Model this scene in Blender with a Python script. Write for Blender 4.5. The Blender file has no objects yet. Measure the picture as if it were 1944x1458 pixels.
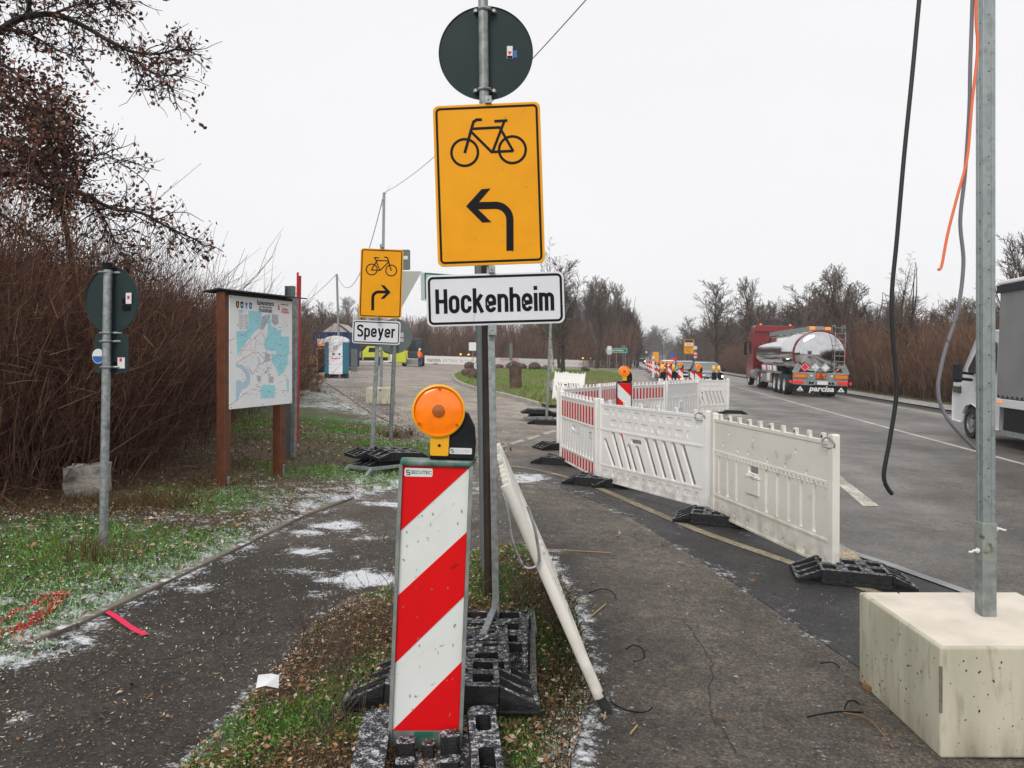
import bpy, math, random
import numpy as np
from mathutils import Vector, Matrix, Euler
from mathutils.geometry import tessellate_polygon, delaunay_2d_cdt
S = bpy.context.scene
COL = S.collection
# ------------------------------------------------------------------ camera, sky, sun, exposure
F, CX, VH, EYE, SL = 1460.0, 972.0, 672.0, 1.6, 0.034     # focal length in px, horizon row, eye height, cross fall of the land
cam = bpy.data.cameras.new('camera'); camo = bpy.data.objects.new('camera', cam); COL.objects.link(camo)
camo.location = (0, 0, EYE); camo.rotation_euler = (math.radians(90), 0, 0)
cam.sensor_width = 36; cam.lens = 36 * F / 1944; cam.shift_y = -57 / 1944
cam.clip_start = 0.05; cam.clip_end = 6000
S.camera = camo
w = bpy.data.worlds.new('World'); S.world = w; w.use_nodes = True
nt = w.node_tree; nt.nodes.clear()
out = nt.nodes.new('ShaderNodeOutputWorld'); bg = nt.nodes.new('ShaderNodeBackground')
sky = nt.nodes.new('ShaderNodeTexSky'); sky.sky_type = 'NISHITA'; sky.sun_disc = False
sky.sun_elevation = math.radians(40); sky.sun_rotation = math.radians(200)
sc = nt.nodes.new('ShaderNodeVectorMath'); sc.operation = 'SCALE'; sc.inputs['Scale'].default_value = 0.085
nt.links.new(sky.outputs[0], sc.inputs[0])
tc = nt.nodes.new('ShaderNodeTexCoord'); nz = nt.nodes.new('ShaderNodeTexNoise'); nz.inputs['Scale'].default_value = 1.6
nz.inputs['Detail'].default_value = 4; mp = nt.nodes.new('ShaderNodeMapping'); mp.inputs['Scale'].default_value = (1, 1, 2.5)
nt.links.new(tc.outputs['Generated'], mp.inputs[0]); nt.links.new(mp.outputs[0], nz.inputs[0])
cr = nt.nodes.new('ShaderNodeValToRGB'); cr.color_ramp.elements[0].position = .3; cr.color_ramp.elements[1].position = .7
cr.color_ramp.elements[0].color = (.84, .835, .855, 1); cr.color_ramp.elements[1].color = (.885, .87, .875, 1)
nt.links.new(nz.outputs[0], cr.inputs[0])
mx = nt.nodes.new('ShaderNodeMix'); mx.data_type = 'RGBA'; mx.inputs[0].default_value = .93
nt.links.new(sc.outputs[0], mx.inputs[6]); nt.links.new(cr.outputs[0], mx.inputs[7]); nt.links.new(mx.outputs[2], bg.inputs[0])
bg.inputs[1].default_value = 1.0; nt.links.new(bg.outputs[0], out.inputs[0])
sun = bpy.data.lights.new('sun', 'SUN'); sun.energy = 1.5; sun.angle = math.radians(25); sun.color = (1, .93, .83)
suno = bpy.data.objects.new('sun', sun); COL.objects.link(suno)
suno.rotation_euler = (math.radians(50), 0, math.radians(-20))
S.view_settings.view_transform = 'Standard'; S.view_settings.look = 'None'
S.view_settings.exposure = 0.2; S.view_settings.gamma = 1
S.view_settings.use_curve_mapping = False
S.render.engine = 'CYCLES'
try: S.cycles.max_bounces = 6; S.cycles.transparent_max_bounces = 8
except Exception: pass

# ------------------------------------------------------------------ helpers
def zg(x, y=0):
    a = abs(x); k = a if a < 45 else 45 + 25 * (1 - math.exp(-(a - 45) / 25))
    return -SL * math.copysign(k, x)
def G(u, v):                    # a point of the ground seen at a spot of the photograph
    Y = F * EYE / (v - SL * (u - CX) - VH); X = (u - CX) / F * Y
    return Vector((X, Y, zg(X)))
def PT(u, v, Y): return Vector(((u - CX) / F * Y, Y, EYE - (v - VH) / F * Y))
def link(o, parent=None):
    COL.objects.link(o)
    if parent is not None: o.parent = parent
    return o
def thing(name, label, cat, loc=(0, 0, 0), rz=0, group=None, rot=None):
    o = bpy.data.objects.new(name, None); o.empty_display_size = .2; COL.objects.link(o)
    o.location = loc; o.rotation_euler = rot if rot else (0, 0, rz)
    o['label'] = label; o['category'] = cat
    if group: o['group'] = group
    return o
def tag(o, label, cat, group=None, kind=None):
    o['label'] = label; o['category'] = cat
    if group: o['group'] = group
    if kind: o['kind'] = kind
    return o
def struct(o): o['kind'] = 'structure'; return o
def dup(root, loc, rot=None, label=None, group=None, scale=None):
    def cp(o, par):
        c = o.copy(); COL.objects.link(c)
        if par is not None: c.parent = par
        for ch in KIDS.get(o.name, []): cp(ch, c)
        return c
    KIDS = {}
    for o in root.children_recursive: KIDS.setdefault(o.parent.name, []).append(o)
    r = cp(root, None); r.location = loc
    if rot is not None: r.rotation_euler = rot
    if scale is not None: r.scale = scale
    if label: r['label'] = label
    if group: r['group'] = group
    return r

class MB:
    def __init__(s): s.v = []; s.f = []; s.m = []
    def add(s, vs, fs, mi=0, mat=None):
        n = len(s.v)
        if mat is not None: vs = [mat @ Vector(p) for p in vs]
        s.v += [tuple(p) for p in vs]; s.f += [tuple(i + n for i in f) for f in fs]; s.m += [mi] * len(fs); return s
    def box(s, c, d, mi=0, rot=None, mat=None, taper=1.0):
        x, y, z = d[0] / 2, d[1] / 2, d[2] / 2; t = taper
        vs = [(-x, -y, -z), (x, -y, -z), (x, y, -z), (-x, y, -z), (-x * t, -y * t, z), (x * t, -y * t, z), (x * t, y * t, z), (-x * t, y * t, z)]
        m = Matrix.Translation(c)
        if rot: m = m @ Euler(rot).to_matrix().to_4x4()
        if mat is not None: m = mat @ m
        return s.add(vs, [(3, 2, 1, 0), (4, 5, 6, 7), (0, 1, 5, 4), (1, 2, 6, 5), (2, 3, 7, 6), (3, 0, 4, 7)], mi, m)
    def b2(s, a, b, mi=0, mat=None):          # box from corner to corner
        return s.box([(a[i] + b[i]) / 2 for i in range(3)], [abs(b[i] - a[i]) for i in range(3)], mi, mat=mat)
    def cyl(s, p0, p1, r0, r1=None, n=16, mi=0, caps=True, mat=None):
        p0 = Vector(p0); p1 = Vector(p1); r1 = r0 if r1 is None else r1
        q = (p1 - p0).to_track_quat('Z', 'Y').to_matrix()
        vs = []
        for p, r in ((p0, r0), (p1, r1)):
            for i in range(n):
                a = 2 * math.pi * i / n; vs.append(p + q @ Vector((r * math.cos(a), r * math.sin(a), 0)))
        fs = [(i, (i + 1) % n, n + (i + 1) % n, n + i) for i in range(n)]
        if caps: fs += [tuple(range(n - 1, -1, -1)), tuple(range(n, 2 * n))]
        return s.add(vs, fs, mi, mat)
    def tube(s, pts, r, n=8, mi=0, sq=False, closed=False):
        pts = [Vector(p) for p in pts]; N = len(pts); vs = []; fs = []
        rr = r if isinstance(r, (list, tuple)) else [r] * N
        up = Vector((0, 0, 1))
        for i, p in enumerate(pts):
            a = pts[i - 1] if (i > 0 or closed) else p; b = pts[(i + 1) % N] if (i < N - 1 or closed) else p
            t = (b - a).normalized()
            ref = Vector((0, 1, 0)) if abs(t.z) > .95 else up
            sx = t.cross(ref).normalized(); sy = sx.cross(t)
            for k in range(n):
                an = 2 * math.pi * (k + (.5 if sq else 0)) / n; vs.append(p + (sx * math.cos(an) + sy * math.sin(an)) * rr[i])
        for i in range(N if closed else N - 1):
            j = (i + 1) % N
            for k in range(n): fs.append((i * n + k, i * n + (k + 1) % n, j * n + (k + 1) % n, j * n + k))
        if not closed: fs += [tuple(range(n - 1, -1, -1)), tuple(range((N - 1) * n, N * n))]
        return s.add(vs, fs, mi)
    def plate(s, loops, y0, y1, mi=0, mat=None):       # loops: outline + holes as (x,z); slab from y0 (front) to y1
        pts = [p for l in loops for p in l]; n = len(pts)
        tris = tessellate_polygon([[Vector((p[0], p[1], 0)) for p in l] for l in loops])
        vs = [(p[0], y0, p[1]) for p in pts] + [(p[0], y1, p[1]) for p in pts]; fs = []
        for t in tris:
            a, b, c = (Vector(pts[i]) for i in t)
            ar = (b - a).x * (c - a).y - (b - a).y * (c - a).x
            t = tuple(t) if ar > 0 else tuple(reversed(t))
            fs.append(t); fs.append(tuple(i + n for i in reversed(t)))
        o = 0
        for li, l in enumerate(loops):
            k = len(l); ar = sum(l[i][0] * l[(i + 1) % k][1] - l[(i + 1) % k][0] * l[i][1] for i in range(k))
            ccw = (ar > 0) == (li == 0)
            for i in range(k):
                a, b = o + i, o + (i + 1) % k
                fs.append((b, a, a + n, b + n) if ccw else (a, b, b + n, a + n))
            o += k
        return s.add(vs, fs, mi, mat)
    def lathe(s, prof, n=24, mi=0, mat=None):          # prof (r,z) about local z
        vs = [(r * math.cos(2 * math.pi * i / n), r * math.sin(2 * math.pi * i / n), z) for r, z in prof for i in range(n)]
        fs = []
        for j in range(len(prof) - 1):
            for i in range(n): fs.append((j * n + i, j * n + (i + 1) % n, (j + 1) * n + (i + 1) % n, (j + 1) * n + i))
        return s.add(vs, fs, mi, mat)
    def loft(s, rings, mi=0, cap=True, mat=None):
        n = len(rings[0]); vs = [p for r in rings for p in r]; fs = []
        for j in range(len(rings) - 1):
            for i in range(n): fs.append((j * n + i, j * n + (i + 1) % n, (j + 1) * n + (i + 1) % n, (j + 1) * n + i))
        if cap: fs += [tuple(range(n - 1, -1, -1)), tuple(range((len(rings) - 1) * n, len(rings) * n))]
        return s.add(vs, fs, mi, mat)
    def build(s, name, mats, parent=None, smooth=False, bevel=0, loc=None, rot=None, seg=2, fix=False):
        me = bpy.data.meshes.new(name); me.from_pydata(s.v, [], s.f)
        for m in (mats if isinstance(mats, (list, tuple)) else [mats]): me.materials.append(m)
        if len(set(s.m)) > 1: me.polygons.foreach_set('material_index', s.m)
        if fix:
            import bmesh
            b = bmesh.new(); b.from_mesh(me); bmesh.ops.recalc_face_normals(b, faces=b.faces); b.to_mesh(me); b.free()
        if smooth:
            me.polygons.foreach_set('use_smooth', [True] * len(me.polygons))
            try: me.set_sharp_from_angle(angle=math.radians(38))
            except Exception: pass
        me.update(); o = link(bpy.data.objects.new(name, me), parent)
        if loc is not None: o.location = loc
        if rot is not None: o.rotation_euler = rot
        if bevel:
            b = o.modifiers.new('bevel', 'BEVEL'); b.width = bevel; b.segments = seg; b.limit_method = 'ANGLE'; b.angle_limit = math.radians(40)
        return o
def copies(o, locs, rots=None):        # further pieces sharing o's mesh
    r = [o]
    for i, l in enumerate(locs):
        c = o.copy(); COL.objects.link(c); c.location = l
        if rots: c.rotation_euler = rots[i]
        r.append(c)
    return r
def rrect(x0, z0, x1, z1, r, n=5):
    p = []
    for cx, cz, a0 in ((x1 - r, z0 + r, -90), (x1 - r, z1 - r, 0), (x0 + r, z1 - r, 90), (x0 + r, z0 + r, 180)):
        for i in range(n + 1):
            a = math.radians(a0 + 90 * i / n); p.append((cx + r * math.cos(a), cz + r * math.sin(a)))
    return p
def circ(cx, cz, r, n=20, rz=None): return [(cx + r * math.cos(2 * math.pi * i / n), cz + (rz or r) * math.sin(2 * math.pi * i / n)) for i in range(n)]
def capsule(a, b, r, n=5):
    ax, az = a; bx, bz = b; t = math.atan2(bz - az, bx - ax); p = []
    for (cx, cz), o in (((bx, bz), -90), ((ax, az), 90)):
        for i in range(n + 1):
            an = t + math.radians(o + 180 * i / n); p.append((cx + r * math.cos(an), cz + r * math.sin(an)))
    return p
def ribbon(pts, w, closed=False):      # stroke of constant width, returned as loops for plate()
    P = [Vector(p) for p in pts]; N = len(P); L = []; R = []
    for i in range(N):
        a = P[i - 1] if (i > 0 or closed) else None; b = P[(i + 1) % N] if (i < N - 1 or closed) else None
        d1 = (P[i] - a).normalized() if a is not None else None; d2 = (b - P[i]).normalized() if b is not None else None
        if d1 is None: d1 = d2
        if d2 is None: d2 = d1
        n1 = Vector((-d1.y, d1.x)); n2 = Vector((-d2.y, d2.x)); m = (n1 + n2)
        m = m.normalized() if m.length > 1e-6 else n1
        k = min(2.2, 1 / max(.2, m.dot(n1))); L.append(P[i] + m * w / 2 * k); R.append(P[i] - m * w / 2 * k)
    if closed:
        ar = sum(P[i].x * P[(i + 1) % N].y - P[(i + 1) % N].x * P[i].y for i in range(N))
        o, h = (R, L) if ar > 0 else (L, R)
        return [[tuple(p) for p in o], [tuple(p) for p in h]]
    return [[tuple(p) for p in L] + [tuple(p) for p in reversed(R)]]
def arc(cx, cz, r, a0, a1, n=6): return [(cx + r * math.cos(math.radians(a0 + (a1 - a0) * i / n)), cz + r * math.sin(math.radians(a0 + (a1 - a0) * i / n))) for i in range(n + 1)]
def npmesh(name, V, T, mats, parent=None, cols=None, smooth=False):
    me = bpy.data.meshes.new(name); V = np.asarray(V, dtype=np.float32); T = np.asarray(T, dtype=np.int32); k = T.shape[1]
    me.vertices.add(len(V)); me.vertices.foreach_set('co', V.ravel())
    me.loops.add(T.size); me.loops.foreach_set('vertex_index', T.ravel())
    me.polygons.add(len(T)); me.polygons.foreach_set('loop_start', np.arange(len(T), dtype=np.int32) * k)
    try: me.polygons.foreach_set('loop_total', np.full(len(T), k, dtype=np.int32))
    except Exception: pass
    if smooth: me.polygons.foreach_set('use_smooth', np.ones(len(T), dtype=bool))
    for m in (mats if isinstance(mats, (list, tuple)) else [mats]): me.materials.append(m)
    me.update(calc_edges=True)
    if cols is not None:
        at = me.color_attributes.new('col', 'FLOAT_COLOR', 'POINT'); c = np.ones((len(V), 4), dtype=np.float32); c[:, :3] = cols; at.data.foreach_set('color', c.ravel())
    if name is None: return me
    return link(bpy.data.objects.new(name, me), parent)
def segmesh(segs, n=3):                # segs: rows x0 y0 z0 x1 y1 z1 r0 r1 -> vertices, quads
    A = np.asarray(segs, dtype=np.float64); P0 = A[:, 0:3]; P1 = A[:, 3:6]; D = P1 - P0; D /= np.maximum(np.linalg.norm(D, axis=1, keepdims=True), 1e-9)
    ref = np.where(np.abs(D[:, 2:3]) > .9, np.array([[1., 0, 0]]), np.array([[0, 0, 1.]])); SX = np.cross(D, ref); SX /= np.maximum(np.linalg.norm(SX, axis=1, keepdims=True), 1e-9); SY = np.cross(SX, D)
    V = []
    for P, r in ((P0, A[:, 6:7]), (P1, A[:, 7:8])):
        for k in range(n): a = 2 * math.pi * k / n; V.append(P + (SX * math.cos(a) + SY * math.sin(a)) * r)
    V = np.stack(V, axis=1).reshape(-1, 3); b = np.arange(len(A))[:, None] * 2 * n
    Q = np.concatenate([b + np.array([[k, (k + 1) % n, n + (k + 1) % n, n + k]]) for k in range(n)], axis=0)
    return V, Q
def text(body, size, mats, parent, loc, name='lettering', rot=(math.radians(90), 0, 0), ext=.0006, align='CENTER', offset=0.0, sx=1.0, shear=0):
    c = bpy.data.curves.new(name, 'FONT'); c.body = body; c.size = size; c.extrude = ext; c.align_x = align; c.align_y = 'CENTER'; c.offset = offset; c.shear = shear; c.resolution_u = 2
    t = bpy.data.objects.new('t', c); me = bpy.data.meshes.new_from_object(t); me.materials.clear(); me.materials.append(mats); me.name = name
    bpy.data.objects.remove(t); o = link(bpy.data.objects.new(name, me), parent); o.location = loc; o.rotation_euler = rot; o.scale = (sx, 1, 1)
    return o

# ------------------------------------------------------------------ materials
def mat(name, col, rough=.6, metal=0.0, col2=None, scale=6, thr=(.35, .65), bump=0, bscale=40, snow=0, snow_scale=30, emit=None, estr=1, alpha=1, trans=0, vcol=False, coat=0, sub=None, spec=.5, detail=5, stretch=None, isl=None, mud=None):
    m = bpy.data.materials.new(name); m.use_nodes = True; t = m.node_tree; N = t.nodes; L = t.links; b = N['Principled BSDF']
    b.inputs['Roughness'].default_value = rough; b.inputs['Metallic'].default_value = metal; b.inputs['Specular IOR Level'].default_value = spec
    c = None; co = N.new('ShaderNodeTexCoord')
    src = co.outputs['Object']
    if stretch: mpn = N.new('ShaderNodeMapping'); mpn.inputs['Scale'].default_value = stretch; L.new(src, mpn.inputs[0]); src = mpn.outputs[0]
    def noise(sc, d=5):
        n = N.new('ShaderNodeTexNoise'); n.inputs['Scale'].default_value = sc; n.inputs['Detail'].default_value = d; L.new(src, n.inputs[0]); return n
    def ramp(src, a, bb, lo=0., hi=1.):
        r = N.new('ShaderNodeMapRange'); r.inputs[1].default_value = a; r.inputs[2].default_value = bb; r.inputs[3].default_value = lo; r.inputs[4].default_value = hi; L.new(src, r.inputs[0]); return r.outputs[0]
    def mixc(f, a, bb):
        x = N.new('ShaderNodeMix'); x.data_type = 'RGBA'
        for i, q in ((0, f), (6, a), (7, bb)):
            if isinstance(q, (tuple, list)): x.inputs[i].default_value = (*q[:3], 1)
            elif isinstance(q, float): x.inputs[i].default_value = q
            else: L.new(q, x.inputs[i])
        return x.outputs[2]
    if vcol: a = N.new('ShaderNodeVertexColor'); a.layer_name = 'col'; c = a.outputs[0]
    if col2 is not None:
        n = noise(scale, detail); c = mixc(ramp(n.outputs[0], *thr), c if c is not None else tuple(col), tuple(col2))
    if sub is not None:                     # fine speckle: (colour, scale, threshold lo, hi)
        n = noise(sub[1], 2); c = mixc(ramp(n.outputs[0], sub[2], sub[3]), c if c is not None else tuple(col), tuple(sub[0]))
    if isl is not None:                     # each twig or leaf its own tone: (light colour, share of light ones)
        gi = N.new('ShaderNodeNewGeometry'); c = mixc(ramp(gi.outputs['Random Per Island'], 1 - isl[1], 1.0), c if c is not None else tuple(col), tuple(isl[0])); c = mixc(ramp(gi.outputs['Random Per Island'], .35, .0, 0., .55), c, (.012, .009, .007))
    if mud:                                 # splashed dirt low down: (colour, height)
        so = N.new('ShaderNodeSeparateXYZ'); L.new(co.outputs['Object'], so.inputs[0]); n = noise(9, 6); a1 = N.new('ShaderNodeMath'); a1.operation = 'MULTIPLY'; L.new(ramp(so.outputs[2], mud[1], 0., .0, 1.), a1.inputs[0]); L.new(ramp(n.outputs[0], .38, .72, 0., .95), a1.inputs[1]); c = mixc(a1.outputs[0], c if c is not None else tuple(col), tuple(mud[0]))
    if snow:
        g = N.new('ShaderNodeNewGeometry'); sp = N.new('ShaderNodeSeparateXYZ'); L.new(g.outputs['Normal'], sp.inputs[0])
        n = noise(snow_scale, 6); n2 = noise(snow_scale * .25, 2)
        ad = N.new('ShaderNodeMath'); ad.operation = 'ADD'; L.new(n.outputs[0], ad.inputs[0]); L.new(n2.outputs[0], ad.inputs[1])
        mu = N.new('ShaderNodeMath'); mu.operation = 'MULTIPLY'; L.new(ramp(sp.outputs[2], .55, .8), mu.inputs[0]); L.new(ramp(ad.outputs[0], 1.06 - snow * .25, 1.36 - snow * .25), mu.inputs[1])
        c = mixc(mu.outputs[0], c if c is not None else tuple(col), (.62, .64, .68))
    if c is None: b.inputs['Base Color'].default_value = (*col, 1)
    else: L.new(c, b.inputs['Base Color'])
    if bump:
        n = noise(bscale, 6); bp = N.new('ShaderNodeBump'); bp.inputs['Strength'].default_value = bump; bp.inputs['Distance'].default_value = .02; L.new(n.outputs[0], bp.inputs['Height']); L.new(bp.outputs[0], b.inputs['Normal'])
    if emit: b.inputs['Emission Color'].default_value = (*emit, 1); b.inputs['Emission Strength'].default_value = estr
    if trans: b.inputs['Transmission Weight'].default_value = trans
    if coat: b.inputs['Coat Weight'].default_value = coat; b.inputs['Coat Roughness'].default_value = .08
    return m
m = {}
m['galv'] = mat('galvanised_steel', (.26, .29, .30), .42, .55, (.40, .43, .44), 30, (.4, .62), .05, 90, sub=((.16, .18, .18), 9, .62, .75))
m['galvp'] = mat('streaked_galvanised_post', (.30, .345, .35), .42, .5, (.37, .42, .42), 9, (.35, .7), .03, 90, sub=((.24, .27, .27), 30, .5, .75))
m['galv2'] = mat('dull_galvanised_steel', (.20, .225, .225), .5, .45, (.30, .33, .33), 22, (.4, .62))
m['dkbrn'] = mat('dark_brown_steel', (.022, .013, .010), .6, .1, (.040, .022, .016), 12)
m['back'] = mat('dark_grey_sign_back', (.020, .036, .040), .55, 0, (.026, .043, .047), 4, bump=.02, bscale=200, spec=.18)
m['back2'] = mat('grey_sign_back', (.12, .15, .155), .45, .2, (.15, .18, .18), 5)
m['yel'] = mat('orange_yellow_sheeting', (.86, .37, .004), .42, 0, (.80, .335, .004), 7, (.35, .7), bump=.01, bscale=300, spec=.2)
m['yel_edge'] = mat('yellow_enamel', (.80, .45, .02), .4)
m['blk'] = mat('black_print', (.006, .006, .009), .55, spec=.15)
m['wht'] = mat('white_sheeting', (.72, .735, .79), .4, 0, (.68, .70, .76), 6, spec=.25)
m['wht2'] = mat('white_enamel', (.72, .74, .76), .4)
m['red'] = mat('red_reflective_sheeting', (.72, .006, .008), .42, 0, (.66, .005, .01), 9, (.3, .8), sub=((.20, .008, .01), 16, .70, .78), spec=.2)
m['bwht'] = mat('white_reflective_sheeting', (.74, .78, .77), .4, 0, (.69, .73, .72), 5, sub=((.25, .27, .25), 26, .70, .76))
m['alu'] = mat('weathered_aluminium', (.22, .25, .245), .5, .4, (.33, .36, .35), 14, (.4, .65))
m['alug'] = mat('green_stained_aluminium', (.03, .14, .10), .5, .2, (.25, .29, .28), 9, (.42, .6))
m['rub'] = mat('black_recycled_rubber', (.010, .011, .013), .6, 0, (.022, .023, .026), 25, (.4, .7), .35, 120, snow=.15, snow_scale=150, spec=.35)
m['rub2'] = mat('frosted_black_rubber', (.013, .014, .017), .6, 0, (.026, .027, .031), 25, (.4, .7), .35, 120, snow=.32, snow_scale=150, spec=.35)
m['rubd'] = mat('plain_black_rubber', (.016, .016, .018), .65, 0, (.03, .03, .032), 25, (.4, .7), .3, 120)
m['plw'] = mat('white_plastic', (.86, .86, .86), .42, 0, (.80, .79, .77), 3, (.4, .75), sub=((.5, .47, .42), 5, .68, .84), mud=((.42, .39, .33), .30))
m['pld'] = mat('aged_cream_plastic', (.80, .785, .73), .5, 0, (.71, .695, .63), 2.5, (.35, .7), .04, 60, sub=((.34, .31, .25), 7, .66, .86), mud=((.36, .33, .27), .36))
m['plf'] = mat('white_plastic_far', (.74, .74, .72), .5)
m['orl'] = mat('orange_lamp_lens', (.95, .22, .003), .2, 0, (.85, .17, .003), 30, emit=(1, .22, .0), estr=.16, coat=.5)
m['orc'] = mat('brown_orange_lamp_core', (.38, .10, .01), .25, coat=.5)
m['oron'] = mat('lit_orange_lamp', (.95, .45, .05), .3, emit=(1, .5, .08), estr=1.4)
m['yep'] = mat('yellow_plastic', (.85, .42, .008), .4, coat=.1)
m['blp'] = mat('black_plastic', (.008, .009, .012), .55, 0, (.014, .016, .019), 20, bump=.05, bscale=150, spec=.2)
m['conc'] = mat('pale_cast_concrete', (.54, .52, .42), .9, 0, (.38, .37, .28), 5, (.38, .68), .10, 60, sub=((.36, .34, .26), 26, .56, .72), mud=((.20, .17, .12), .16), stretch=(1, 1, .22))
m['conct'] = mat('pale_concrete_top', (.72, .66, .57), .9, 0, (.62, .57, .49), 6, (.4, .65), .2, 60)
m['wood'] = mat('rough_wood', (.24, .13, .05), .8, 0, (.14, .07, .03), 20)
m['brown'] = mat('red_brown_painted_post', (.16, .052, .020), .6, 0, (.09, .030, .014), 9, (.35, .7), .1, 60)
m['dkroof'] = mat('dark_bitumen_board', (.022, .022, .026), .8, 0, (.05, .05, .055), 20)
m['glass'] = mat('dark_glass', (.02, .025, .03), .06, 0, coat=1)
m['wsc'] = mat('pale_windscreen_glass', (.10, .13, .14), .06, 0, coat=1)
m['tyre'] = mat('tyre_rubber', (.014, .014, .015), .7)
m['rim'] = mat('pale_wheel_rim', (.62, .63, .64), .35, .4)
m['rimd'] = mat('grey_wheel_rim', (.32, .32, .33), .4, .5)
m['chr'] = mat('polished_stainless_steel', (.64, .64, .65), .06, 1.0, (.56, .56, .57), 3)
m['cabr'] = mat('dark_red_paint', (.20, .006, .010), .3, coat=.4)
m['vanw'] = mat('white_vehicle_paint', (.70, .72, .74), .3, coat=.6)
m['tarp'] = mat('grey_tarpaulin', (.22, .23, .23), .6, 0, (.17, .18, .18), 1.3, (.3, .7), .15, 3)
m['cgry'] = mat('grey_car_paint', (.12, .125, .13), .22, .5, coat=1)
m['cblk'] = mat('black_car_paint', (.015, .017, .02), .2, .2, coat=1)
m['hl'] = mat('lit_headlamp', (1, .95, .8), .3, emit=(1, .86, .6), estr=9)
m['tl'] = mat('lit_tail_lamp', (.8, .02, .02), .3, emit=(1, .02, .01), estr=.12)
m['ind'] = mat('lit_amber_marker', (.9, .3, .02), .3, emit=(1, .22, .03), estr=.5)
m['bluec'] = mat('blue_container_paint', (.008, .04, .14), .6, 0, (.006, .03, .10), 2, spec=.15)
m['teal'] = mat('teal_plastic', (.005, .16, .26), .45)
m['whp'] = mat('white_cabin_plastic', (.78, .80, .83), .4)
m['neon'] = mat('neon_yellow_paint', (.55, .60, .03), .5)
m['grn'] = mat('green_sign_face', (.0, .17, .11), .45)
m['blue'] = mat('blue_print', (.02, .12, .42), .45)
m['cyan'] = mat('pale_cyan_map_print', (.36, .76, .84), .4)
m['cyan2'] = mat('pale_blue_map_print', (.48, .66, .80), .4)
m['lgry'] = mat('grey_map_print', (.50, .50, .56), .4)
m['pap'] = mat('white_map_board', (.88, .90, .90), .35, 0, (.84, .86, .87), 4)
m['pink'] = mat('pink_line_print', (.60, .28, .33), .4)
m['redp'] = mat('red_print', (.68, .03, .05), .4, spec=.25)
m['dkg'] = mat('dark_green_machine_paint', (.02, .05, .045), .4)
m['hiv'] = mat('orange_hi_vis_cloth', (.95, .13, .01), .6)
m['navy'] = mat('navy_work_trousers', (.012, .03, .09), .8)
m['skin'] = mat('skin', (.45, .25, .18), .6)
m['cab_black'] = mat('black_cable_sheath', (.012, .012, .014), .5)
m['cab_grey'] = mat('grey_cable_sheath', (.17, .17, .20), .5)
m['cab_or'] = mat('orange_cable_sheath', (.85, .17, .06), .5)
m['stone'] = mat('granite', (.42, .40, .36), .9, 0, (.09, .085, .075), 6, (.46, .66), .7, 26, snow=1.1, snow_scale=14, sub=((.42, .41, .38), 40, .58, .7))
m['rock'] = mat('brown_sandstone', (.13, .078, .058), .9, 0, (.055, .034, .026), 3, (.35, .6), .7, 9)
m['bark'] = mat('dark_bark', (.045, .034, .026), .95, 0, (.025, .019, .015), 8, bump=.5, bscale=15)
m['birch'] = mat('birch_bark', (.42, .40, .37), .8, 0, (.03, .026, .024), 3.5, (.52, .60), bump=.2, bscale=10)
m['twig'] = mat('brown_grey_twigs', (.12, .082, .058), .95, 0, (.068, .046, .033), .8, isl=((.17, .13, .10), .4))
m['twigr'] = mat('reddish_twigs', (.19, .098, .062), .95, 0, (.10, .052, .034), .9, isl=((.27, .16, .10), .4))
m['twigh'] = mat('hedge_stems', (.10, .042, .026), .9, 0, (.16, .075, .042), 1.4, (.5, .75), isl=((.30, .17, .10), .25))
m['twigl'] = mat('pale_birch_twigs', (.16, .12, .10), .9, 0, (.09, .06, .05), 1)
m['veg'] = mat('plant_colours', (1, 1, 1), .85, vcol=True, spec=.15)
m['leafr'] = mat('withered_red_brown_leaves', (.075, .030, .020), .8, 0, (.13, .050, .032), 2.0, (.4, .7), isl=((.24, .10, .06), .3))
m['kerb'] = mat('weathered_kerb_concrete', (.20, .18, .14), .9, 0, (.12, .105, .085), 5, (.35, .7), .3, 50, snow=.12, snow_scale=20)
m['kerbl'] = mat('pale_kerb_concrete', (.42, .40, .36), .9, 0, (.3, .28, .25), 2)
m['stk'] = mat('dry_straw_stick', (.42, .28, .12), .8)
m['spray'] = mat('pink_marking_spray', (.85, .015, .10), .6, 0, (.75, .02, .09), 9, bump=.2, bscale=80)
m['plum'] = mat('dark_blue_truck_paint', (.015, .02, .035), .3, coat=.6)
# ------------------------------------------------------------------ ground
RNG = np.random.default_rng(7); random.seed(11)
_tab = np.random.default_rng(3).random((256, 256))
def vn(x, y, s):
    x = np.asarray(x, float) * s + 37.3; y = np.asarray(y, float) * s + 91.7; xi = np.floor(x).astype(int); yi = np.floor(y).astype(int); fx = x - xi; fy = y - yi
    fx = fx * fx * (3 - 2 * fx); fy = fy * fy * (3 - 2 * fy); g = lambda a, b: _tab[a % 256, b % 256]
    return (g(xi, yi) * (1 - fx) + g(xi + 1, yi) * fx) * (1 - fy) + (g(xi, yi + 1) * (1 - fx) + g(xi + 1, yi + 1) * fx) * fy
def fbm(x, y, s): return (vn(x, y, s) + .5 * vn(x, y, s * 2.1) + .25 * vn(x, y, s * 4.3) + .13 * vn(x, y, s * 8.9)) / 1.88
def inpoly(x, y, P):
    c = np.zeros(np.shape(x), bool); n = len(P)
    for i in range(n):
        x0, y0 = P[i]; x1, y1 = P[(i + 1) % n]
        if y0 == y1: continue
        c ^= ((y0 > y) != (y1 > y)) & (x < (x1 - x0) * (y - y0) / (y1 - y0) + x0)
    return c
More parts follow.
